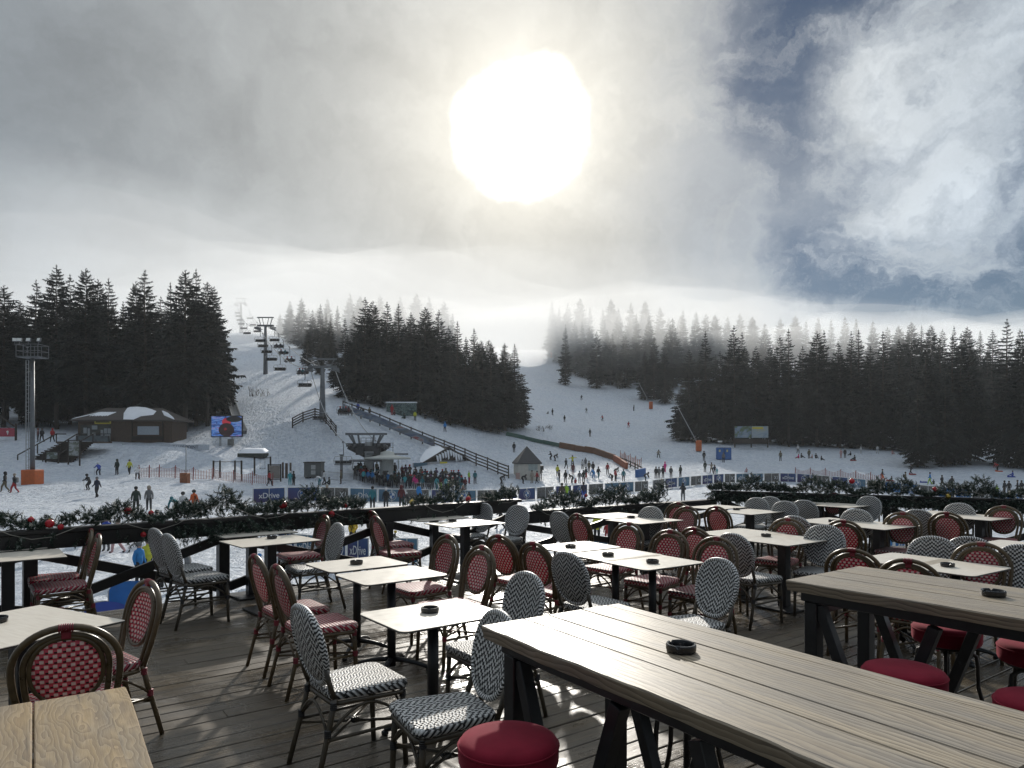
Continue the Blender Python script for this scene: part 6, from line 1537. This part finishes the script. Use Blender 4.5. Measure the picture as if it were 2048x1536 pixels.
POSE = dict(
    stand=mod(),
    walk=mod(kl=(-.11, .20, .50), al=(-.11, .24, .10), tl=(-.12, .40, .07), kr=(.11, -.03, .47), ar=(.11, -.30, .13), tr=(.11, -.16, .05), wl=(-.24, -.16, .92), fl=(-.24, -.2, .85), wr=(.24, .22, .98), fr=(.24, .28, .92)),
    ski=mod(pel=(0, -.12, .80), che=(0, .04, 1.08), nec=(0, .13, 1.28), hed=(0, .17, 1.42), top=(0, .18, 1.52), sl=(-.19, .08, 1.20), sr=(.19, .08, 1.20), el=(-.32, .12, 1.00), er=(.32, .12, 1.00), wl=(-.32, .36, .95), wr=(.32, .36, .95), fl=(-.32, .42, .95), fr=(.32, .42, .95), hl=(-.13, -.12, .76), hr=(.13, -.12, .76), kl=(-.17, .14, .46), kr=(.17, .14, .46), al=(-.18, .0, .10), ar=(.18, .0, .10), tl=(-.18, .16, .06), tr=(.18, .16, .06)),
    bend=mod(pel=(0, -.18, .84), che=(0, .16, 1.06), nec=(0, .34, 1.10), hed=(0, .44, 1.12), top=(0, .54, 1.10), sl=(-.18, .28, 1.02), sr=(.18, .28, 1.02), el=(-.24, .36, .78), er=(.24, .36, .78), wl=(-.20, .46, .55), wr=(.20, .46, .55), fl=(-.2, .5, .48), fr=(.2, .5, .48), hl=(-.12, -.16, .80), hr=(.12, -.16, .80)),
    sit=mod(pel=(0, -.1, .22), che=(0, -.06, .55), nec=(0, -.02, .76), hed=(0, .0, .90), top=(0, .0, 1.0), sl=(-.18, -.04, .69), sr=(.18, -.04, .69), el=(-.26, .06, .48), er=(.26, .06, .48), wl=(-.2, .26, .40), wr=(.2, .26, .40), fl=(-.18, .33, .38), fr=(.18, .33, .38), hl=(-.12, -.06, .18), hr=(.12, -.06, .18), kl=(-.16, .34, .36), kr=(.16, .34, .36), al=(-.16, .66, .10), ar=(.16, .66, .10), tl=(-.16, .74, .2), tr=(.16, .74, .2)),
    chairsit=mod(pel=(0, .05, .12), che=(0, .10, .46), nec=(0, .10, .67), hed=(0, .06, .82), top=(0, .06, .92), sl=(-.17, .08, .60), sr=(.17, .08, .60), el=(-.22, -.04, .38), er=(.22, -.04, .38), wl=(-.16, -.25, .34), wr=(.16, -.25, .34), fl=(-.14, -.31, .34), fr=(.14, -.31, .34), hl=(-.1, .02, .1), hr=(.1, .02, .1), kl=(-.11, -.42, .12), kr=(.11, -.42, .12), al=(-.11, -.50, -.32), ar=(.11, -.50, -.32), tl=(-.11, -.64, -.36), tr=(.11, -.64, -.36)),
    point=mod(el=(-.40, .0, 1.36), wl=(-.64, .02, 1.38), fl=(-.74, .02, 1.38), er=(.40, .0, 1.30), wr=(.62, .05, 1.22), fr=(.70, .06, 1.2), kl=(-.16, .05, .48), al=(-.24, 0, .09), tl=(-.26, .15, .04), kr=(.16, .05, .48), ar=(.24, 0, .09), tr=(.26, .15, .04)),
    phone=mod(el=(-.26, .10, 1.20), wl=(-.12, .24, 1.38), fl=(-.08, .22, 1.46), er=(.24, .10, 1.14), wr=(.12, .26, 1.16), fr=(.08, .28, 1.2)))
def body_mesh(name, J):
    me = bpy.data.meshes.new('sk'); ks = list(J0); ix = {k: i for i, k in enumerate(ks)}
    me.from_pydata([J[k] for k in ks], [(ix[a], ix[b]) for a, b, _ in EDG], [])
    o = bpy.data.objects.new('sk', me); COL.objects.link(o); md = o.modifiers.new('s', 'SKIN'); md.use_smooth_shade = True
    for k in ks:
        sv = me.skin_vertices[0].data[ix[k]]; r = RAD[k]; sv.radius = (r, r * (.78 if k in ('che', 'pel') else 1)); sv.use_root = k == 'pel'
    o.modifiers.new('u', 'SUBSURF').levels = 1
    bpy.context.view_layer.update()
    out = bpy.data.meshes.new_from_object(o.evaluated_get(bpy.context.evaluated_depsgraph_get())); bpy.data.objects.remove(o); out.name = 'person_' + name
    out.materials.clear()
    for _ in range(4): out.materials.append(BOOT)
    segs = [(Vector(J[a]), Vector(J[b]), m, (RAD[a] + RAD[b]) / 2) for a, b, m in EDG]
    for p in out.polygons:
        c = p.center; best = 9; bm_ = 0
        for a, b, m, r in segs:
            d = b - a; t = max(0, min(1, (c - a).dot(d) / d.length_squared)); q = (c - a - d * t).length - r
            if q < best: best, bm_ = q, m
        p.material_index = bm_; p.use_smooth = True
    return out
BODY = {k: body_mesh(k, J) for k, J in POSE.items()}
HELM = MB().ball((0, 0, 0), .128, 0, 12, 8, (1, 1.08, .95)).mesh('helmet', [BOOT]); HAIR = MB().ball((0, -.015, .01), .118, 0, 12, 8, (1, 1.05, 1.0)).mesh('hair', [BOOT])
HOODM = MB().ball((0, -.03, 0), .14, 0, 12, 8, (1, 1.0, 1.1)).ball((0, -.06, -.13), .12, 0, 10, 6, (1.1, .8, .7)).mesh('hood', [BOOT])
SKIM = MB().prism([(-.045, -.75), (.045, -.75), (.045, .80), (.03, .93), (0, .98), (-.03, .93), (-.045, .80)], 0, .02).mesh('ski', [SKI])
POLE = MB().tube([(0, 0, 0), (0, -.15, 1.12)], .011, 5).lathe([(.05, .06), (.05, .075)], 8).mesh('ski_pole', [BOOT])
PACK = MB().box((0, -.22, 1.18), (.30, .17, .46), bev=.05).mesh('backpack', [BOOT])
BOARD = MB().prism([(-.13, -.65), (-.08, -.75), (.08, -.75), (.13, -.65), (.13, .65), (.08, .75), (-.08, .75), (-.13, .65)], 0, .025).mesh('snowboard', [SKI])
SLED = MB().box((0, .2, .09), (.44, .95, .10), bev=.04).box((0, .62, .20), (.40, .08, .22), bev=.03).box((-.2, .2, .17), (.04, .8, .08)).box((.2, .2, .17), (.04, .8, .08)).mesh('sled', [BOOT])
def attach(me, parent, mat, loc=(0, 0, 0), rot=(0, 0, 0), name=None):
    o = bpy.data.objects.new(name or me.name.split('.')[0], me); COL.objects.link(o); o.parent = parent; o.location = loc; o.rotation_euler = rot
    o.material_slots[0].link = 'OBJECT'; o.material_slots[0].material = mat; return o
def person(pos, pose, jac, tro, label, rz=0.0, h=1.72, extra='', head='dark', group=None):
    o = bpy.data.objects.new('person', BODY[pose]); COL.objects.link(o)
    for i, m in enumerate((cloth(jac), cloth(tro), SKIN, BOOT)): o.material_slots[i].link = 'OBJECT'; o.material_slots[i].material = m
    s = h / 1.72; o.scale = (s, s, s); o.location = pos; o.rotation_euler = (0, 0, R(rz)); tag(o, label, 'person', group)
    J = POSE[pose]; hd = Vector(J['hed'])
    me = HELM if 'h' in extra else HOODM if 'o' in extra else HAIR
    attach(me, o, cloth(head), hd + Vector((0, -.01, .045)), (R(-8), 0, 0))
    if 's' in extra:
        for k in ('al', 'ar'): attach(SKIM, o, SKI, (J[k][0], J[k][1] + .05, .0), (0, 0, R(3 if k == 'al' else -3)))
    if 'p' in extra:
        for k in ('fl', 'fr'): f = J[k]; attach(POLE, o, BOOT, (f[0] * 1.15, f[1] - .25, 0), (R(-12), 0, 0))
    if 'b' in extra:
        attach(PACK, o, cloth('black' if jac != 'black' else 'grey'))
    if 'n' in extra: attach(BOARD, o, SKI, (.35, .05, .55), (R(80), 0, R(70)))
    if 'g' in extra: attach(MB().box((0, .115, 0), (.17, .03, .05), bev=.01).mesh('sunglasses', [BOOT]), o, BOOT, hd + Vector((0, .0, .015)))
    return o
def pal(c): return {'navy': 'navy', 'dark': 'charcoal', 'turq': 'turquoise', 'gold': 'golden yellow', 'royal': 'royal blue', 'blue': 'bright blue', 'lime': 'lime green', 'green': 'dark green', 'teal': 'dark teal'}.get(c, c)
PEOPLE = '''
10 984 walk black khaki 110 1.75 o black|striding behind the orange mast foot
29 986 walk black red 100 1.68 b beige|in pale hat walking behind another by the mast
177 980 ski dark black 150 1.7 hp dark|poling beside a walker near the net
194 995 walk navy black 175 1.75 - grey|walking toward the terrace with an object in hand
197 951 ski royal navy 60 1.65 hsp white|skating below the snow bank
234 949 stand green black 170 1.75 o green|standing alone below the snow bank
259 949 walk yellow black 185 1.72 - black|walking below the snow bank
275 959 ski white black 20 1.6 hs white|skiing at the west end of the net
272 1025 stand green black 30 1.78 - black|waiting beside a fur hood
298 1021 stand grey dark 200 1.72 o beige|in fur hood looking at a camera
351 1031 bend teal black 60 1.72 p teal|stooping over ski poles
366 1036 stand white black 180 1.72 h dark|between two skiers near the railing
388 1031 walk orange black 170 1.74 hs black|leading three skiers
211 1078 stand black black 0 1.7 - brown|only dark hair above the garland
314 1082 stand green dark 0 1.7 - black|only a dark cap above the garland
213 1101 stand royal grey 180 1.7 - black|seen below the beam beside pink trousers
236 1106 walk pink pink 90 1.7 - brown|seen below the railing beam
103 1121 walk dark dark 90 1.74 - black|only boots seen under the brace
278 1168 stand blue black 250 1.72 - grey|beside yellow jacket under the crossed braces
296 1160 stand yellow black 230 1.76 bg brown|in sunglasses under the crossed braces
322 1178 stand dark black 90 1.72 - black|half hidden by the zigzag chair backs
375 1170 stand grey black 90 1.5 - pink|seen behind the zigzag chair backs
444 1136 stand teal black 90 1.7 - black|behind the railing table post
519 1165 stand red royal 150 1.3 h blue|in striped suit between the table posts
539 972 walk red black 260 1.74 - black|stepping past the first banner
580 971 stand turq turq 30 1.7 h white|behind the second banner
587 971 stand black black 330 1.7 h black|touching a turquoise suit behind the second banner
639 971 bend white teal 60 1.72 h dark|stooping behind the third banner
648 970 walk white black 300 1.72 - black|with black stripes behind the third banner
658 970 sit green black 90 1.6 - black|crouching behind the third banner
682 968 stand khaki brown 90 1.74 - brown|under the nearest lift chair
654 1015 stand dark black 20 1.75 - beige|in front of the X1 banner
745 1019 stand teal black 10 1.78 - black|in front of the fifth banner
772 1019 stand black dark 180 1.68 h white|in white bib before the round emblem
803 1016 stand maroon black 0 1.80 o maroon|in front of the sixth banner
813 1012 stand dark dark 30 1.15 h white|small child beside the maroon coat
838 1008 stand blue black 320 1.78 h black|before the dark X banner
926 1004 stand pink grey 200 1.7 - beige|in front of the eighth banner
938 1010 stand black black 180 1.2 h black|small child low before the eighth banner
706 1093 walk gold black 30 1.7 h gold|behind the railing brace
787 1097 ski black dark 270 1.15 h gold|small skier in yellow helmet under the railing
938 967 stand lime red 250 1.72 h white|at the east end of the lift hut
950 967 stand teal dark 0 1.7 - black|walking away at the lift hut corner
1003 968 bend black black 300 1.7 p black|stooped over ski poles near the kiosk
1046 967 bend dark black 250 1.7 - black|leaning in front of the kiosk
1064 966 stand beige beige 30 1.72 - brown|in front of the kiosk
1074 967 walk red black 120 1.7 - black|in front of the kiosk
1081 958 stand brown black 0 1.7 - black|at the kiosk corner
1115 953 stand yellow dark 330 1.7 - black|in safety vest at the nursery queue
1119 965 stand navy navy 90 1.72 - black|tall before the nursery queue
1131 966 stand dark black 20 1.76 b black|with bag before the nursery queue
1146 950 stand maroon maroon 0 1.76 - black|in the middle of the nursery slope group
1132 937 walk dark black 210 1.6 hs black|at the back of the nursery slope group
1145 932 point yellow black 200 1.72 - black|vest wearer with arm stretched over the group
1165 938 stand white black 180 1.5 h black|behind the nursery slope group
1171 934 stand grey dark 180 1.5 h grey|behind the nursery slope group
1178 944 stand khaki black 150 1.72 - black|vest wearer inside the nursery group
1186 946 stand black black 180 1.72 - black|inside the nursery group
1187 956 bend blue blue 20 1.75 - blue|one-piece suit in the nursery group
1197 957 walk dark teal 330 1.72 b black|leaving the nursery group
1172 958 walk dark red 300 1.72 - black|striding in the nursery group
1144 966 bend dark black 60 1.7 - black|stooping beside a red child
1151 967 sit red red 0 1.2 - red|child sitting in the nursery group
1159 966 stand grey white 200 1.7 - teal|adjusting clothing beside a red child
1167 965 stand green black 180 1.7 - black|near the banners by the nursery group
1215 949 stand red black 180 1.74 - black|with yellow front by the snow mound
1231 952 bend black black 290 1.8 - black|leaning by the snow mound
1224 962 bend dark black 40 1.5 - black|beside the tall red coat
1231 963 stand red black 300 1.76 - black|coat wearer by the snow mound
1247 963 stand teal dark 0 1.72 - grey|standing alone above the banners
1028 905 stand black black 0 1.76 - black|alone on the nursery slope
1102 920 ski dark black 60 1.65 hs black|coached by a bending instructor
1110 922 bend black black 290 1.7 s black|instructor bending to a beginner
1163 800 ski black navy 340 1.7 hs black|highest skier on the open slope
1173 826 ski grey grey 20 1.7 hs white|grey suit high on the open slope
1096 828 sit dark black 60 1.3 h black|sitting at the edge of the slope
1105 830 stand black black 30 1.7 hs black|beside one sitting at the slope edge
1129 844 stand dark black 10 1.72 bs black|carrying a pack down the slope edge
1205 842 ski red black 30 1.7 hsp black|in mid slope
1257 855 ski red red 330 1.65 hs black|all red in mid slope
1268 822 stand dark dark 90 1.74 hn black|with snowboard on the slope
1180 873 stand dark brown 20 1.74 s brown|low on the open slope
1317 916 ski beige black 180 1.72 hsp black|gliding to the banners
1330 945 stand magenta magenta 30 1.7 - magenta|in pink suit behind the banners
1312 957 stand dark dark 0 1.72 - black|first of four watchers behind the banners
1318 957 stand grey dark 0 1.7 - grey|second of four watchers behind the banners
1326 956 stand black black 10 1.76 - black|third of four watchers behind the banners
1342 956 stand dark brown 330 1.72 - black|fourth of four watchers behind the banners
1361 954 stand green black 30 1.76 - black|apart behind the round emblem banner
1291 962 bend dark dark 250 1.72 o black|hooded above the turned banner
1366 1004 phone dark grey 350 1.76 - black|photographing below the corner railing
1408 922 stand dark black 170 1.76 - black|under the long snow lance
1410 944 stand green green 10 1.78 - dark|in long coat below the snow lance
1423 947 point beige brown 330 1.72 - brown|with arm stretched beside a small child
1429 949 stand navy navy 0 1.5 - black|close beside the pointing one
1434 949 stand turq turq 0 1.0 h blue|small child beside the pointing one
1447 925 stand grey navy 180 1.76 n grey|in front of the blue toilets
1493 945 sit pink pink 0 1.3 - pink|seated child above the banners
1561 922 stand khaki black 0 1.8 - brown|upright at the toboggan meadow edge
1596 907 walk white black 180 1.7 h white|walking on the toboggan meadow
1597 917 sit magenta red 90 1.4 - red|on the snow in pink
1603 916 sit black dark 270 1.5 - black|on the snow beside pink
1618 917 stand khaki brown 0 1.72 - brown|watching children on the snow
1624 917 sit pink beige 90 1.3 - pink|on the snow beside the watcher
1632 917 sit dark black 180 1.6 - black|slumped on the toboggan meadow
1643 921 sit black black 270 1.4 - black|lying back on the toboggan meadow
1682 916 stand pink pink 10 1.65 - beige|in pale pink suit
1690 916 stand black dark 170 1.74 h white|in white hat beside a pink suit
1701 911 sit navy black 90 1.3 - black|small and seated behind a sledder
1709 922 sit black black 40 1.6 e black|riding a red sled
1722 907 stand white white 0 1.4 h white|child in white near the wood
1755 907 walk white white 0 1.6 h black|in white suit near the wood
1785 909 sit pink pink 300 1.4 - pink|sitting alone under the wood
1765 962 walk dark orange 250 1.74 - black|towing a child on a sled
1783 963 sit black dark 90 1.15 e black|small child on a towed sled
1811 968 walk khaki black 230 1.72 b black|climbing past the last banners
1822 949 walk dark black 90 1.65 - black|pulling a red sled uphill
1860 969 walk blue lime 60 1.72 - navy|carrying a blue sled
1867 969 sit green green 0 1.2 - black|small child beside blue jacket
1884 976 walk dark brown 200 1.74 - black|above the bright blue banners
1904 978 walk dark dark 120 1.74 n black|carrying a snowboard
1994 985 sit lime black 0 1.5 - lime|seated in bright jacket at the outer meadow
2009 988 stand dark brown 20 1.74 - black|taller of a pair at the outer meadow
2018 988 stand black black 340 1.68 - black|shorter of a pair at the outer meadow
2035 987 walk dark black 60 1.74 - black|striding of the outermost pair
2043 987 stand dark dark 0 1.7 - black|last figure at the picture edge
1995 941 bend red black 90 1.72 - red|beside an orange tube
2025 953 sit royal royal 60 1.5 - black|sliding in a blue tube
1958 869 walk black black 30 1.72 - black|first of two far behind the wood
1965 869 walk navy black 20 1.76 - black|second of two far behind the wood
1946 898 walk black black 200 1.72 - black|at the foot of the tall lone spruce
1641 1064 sit dark black 0 1.7 - black|sitting below the far tables
1772 1058 stand khaki dark 0 1.76 - black|in hat below the outer railing
1194 1086 stand yellow black 10 1.76 - black|in safety vest under the low railing
1214 1085 stand red red 0 1.2 - black|small child beside the safety vest
1168 1075 walk white dark 30 1.7 - black|under the shaded railing table
1001 1058 walk dark black 90 1.74 - black|legs only behind the corner post
1124 1006 stand brown dark 0 1.8 - black|tall before the X7 banner
1133 1005 walk lime turq 40 1.76 h white|before the xDrive banner
1167 1001 stand navy royal 10 1.74 - black|before the purple emblem banner
76 884 stand maroon dark 120 1.74 - maroon|first of three on the stair landing
84 884 walk dark black 60 1.76 - black|second of three on the stair landing
105 884 walk red black 60 1.74 - red|third of three on the stair landing
1124 1078 stand teal dark 0 1.7 - green|behind the low railing zigzag chair
890 864 walk blue dark 20 1.7 - blue|alone above the long fence
716 826 stand royal dark 0 1.7 - black|at the upper end of the long fence
726 829 bend green black 60 1.7 - black|behind the printed scrim
739 833 stand khaki dark 0 1.5 - black|behind the printed scrim, smaller
784 830 stand red red 20 1.7 - red|in front of the graffiti wall
789 831 sit maroon black 90 1.5 - black|sitting by the graffiti wall
809 838 sit green green 60 1.6 - green|crouching beyond the long fence
830 842 stand yellow green 0 1.74 - green|in bright vest beyond the long fence
850 838 sit dark dark 0 1.6 - black|seated at the edge of the wood
'''
_seen = {}
for ln in PEOPLE.strip().split('\n'):
    a, wh = ln.split('|'); px, py, pose, jac, tro, rz, h, ex, hd = a.split()
    px, py, h = float(px), float(py), float(h)
    b = gnd(px, py)
    if 70 <= px <= 110 and py == 884: b = at(px, py, 90); b.z = P_at(90, 0 + gnd(90, 926).y).z + 2.6 if 0 else at(px, py, 90).z
    if b is None: print('no ground', ln); continue
    # keep the size the photograph shows where the survey of depth is loose
    lab = f'person in {pal(jac)} jacket and {pal(tro)} trousers {wh}' if 'suit' not in wh else f'person in {pal(jac)} {wh}'
    h = h * min(1.25, max(.8, 1.0))
    o = person(b - Vector((0, 0, .03)), pose, jac, tro, lab, float(rz), h, ex, hd, 'people on the snow')
    if 'e' in ex:
        s = bpy.data.objects.new('sled', SLED); COL.objects.link(s); s.location = b; s.rotation_euler = (0, 0, R(float(rz))); s.material_slots[0].link = 'OBJECT'; s.material_slots[0].material = cloth('red'); tag(s, 'red sled under the person ' + wh, 'sled', 'sleds on the meadow'); o.location.z += .12
for px, py, c, wh in [(1828, 950, 'red', 'pulled by the uphill walker'), (1851, 966, 'royal', 'held by the blue jacket'), (2001, 944, 'orange', 'beside the red jacket at the outer meadow'), (2026, 955, 'royal', 'under the slider at the outer meadow')]:
    b = gnd(px, py); s = bpy.data.objects.new('sled', SLED); COL.objects.link(s); s.location = b; s.rotation_euler = (0, 0, R(70)); s.material_slots[0].link = 'OBJECT'; s.material_slots[0].material = cloth(c); tag(s, f'{pal(c)} sled {wh}', 'sled', 'sleds on the meadow')
# riders on the ascending chairs
for i, (p, n) in enumerate(LP):
    for k in range(n):
        jc = rnd.choice(['dark', 'maroon', 'black', 'red', 'teal', 'navy']); x = -.8 + 1.6 * (k + .5) / n
        person(p + Vector((x, -.05, -2.72)), 'chairsit', jc, 'black', f'{ORD[k]} rider from the west on the {ORD[i]} ascending chair, in {pal(jc)} jacket', 0, 1.7, 'hs', rnd.choice(['white', 'black', 'red']), 'riders on the chairlift')
# the queue at the lift
QC = ['maroon', 'black', 'teal', 'black', 'green', 'dark', 'navy', 'purple', 'dark', 'khaki', 'brown', 'grey', 'red', 'white', 'blue', 'turq', 'teal', 'navy']
rows_ = [('front', 88.5, 706, 938, 26), ('second', 90.0, 712, 930, 25), ('third', 91.6, 716, 928, 24), ('back', 93.4, 730, 925, 20)]
for nm, Y, p0, p1, n in rows_:
    for k in range(n):
        px = p0 + (p1 - p0) * (k + rnd.uniform(.1, .9)) / n; b = P_at(px, Y + rnd.uniform(-.4, .4)); jc = QC[int(rnd.random() * 11)] if nm != 'front' else rnd.choice(QC)
        if nm == 'front' and abs(px - 832) < 5: jc = 'magenta'
        person(b, rnd.choice(['stand', 'stand', 'walk', 'phone']), jc, rnd.choice(['black', 'dark', 'navy', 'teal', 'lime'] if nm == 'front' and px > 850 else ['black', 'dark', 'navy']), f'{ORD[k]} from the west in the {nm} row of the lift queue, in {pal(jc)}', rnd.uniform(-40, 40), rnd.uniform(1.55, 1.85), rnd.choice(['h', 'h', '-', 'hs', 'hb']), rnd.choice(['white', 'black', 'dark', 'white', 'red', 'teal', 'navy']), 'people queueing at the chairlift')
# people riding the conveyor
for i, (px, Y) in enumerate([(481.5, 105.5), (466, 118), (459, 127)]):
    b = P_at(px, Y); person(b + Vector((0, 0, .6)), 'stand', 'black', 'dark', f'{ORD[i]} dark figure from below on the conveyor lift', 0, 1.7, '-', 'black', 'people on the conveyor lift')
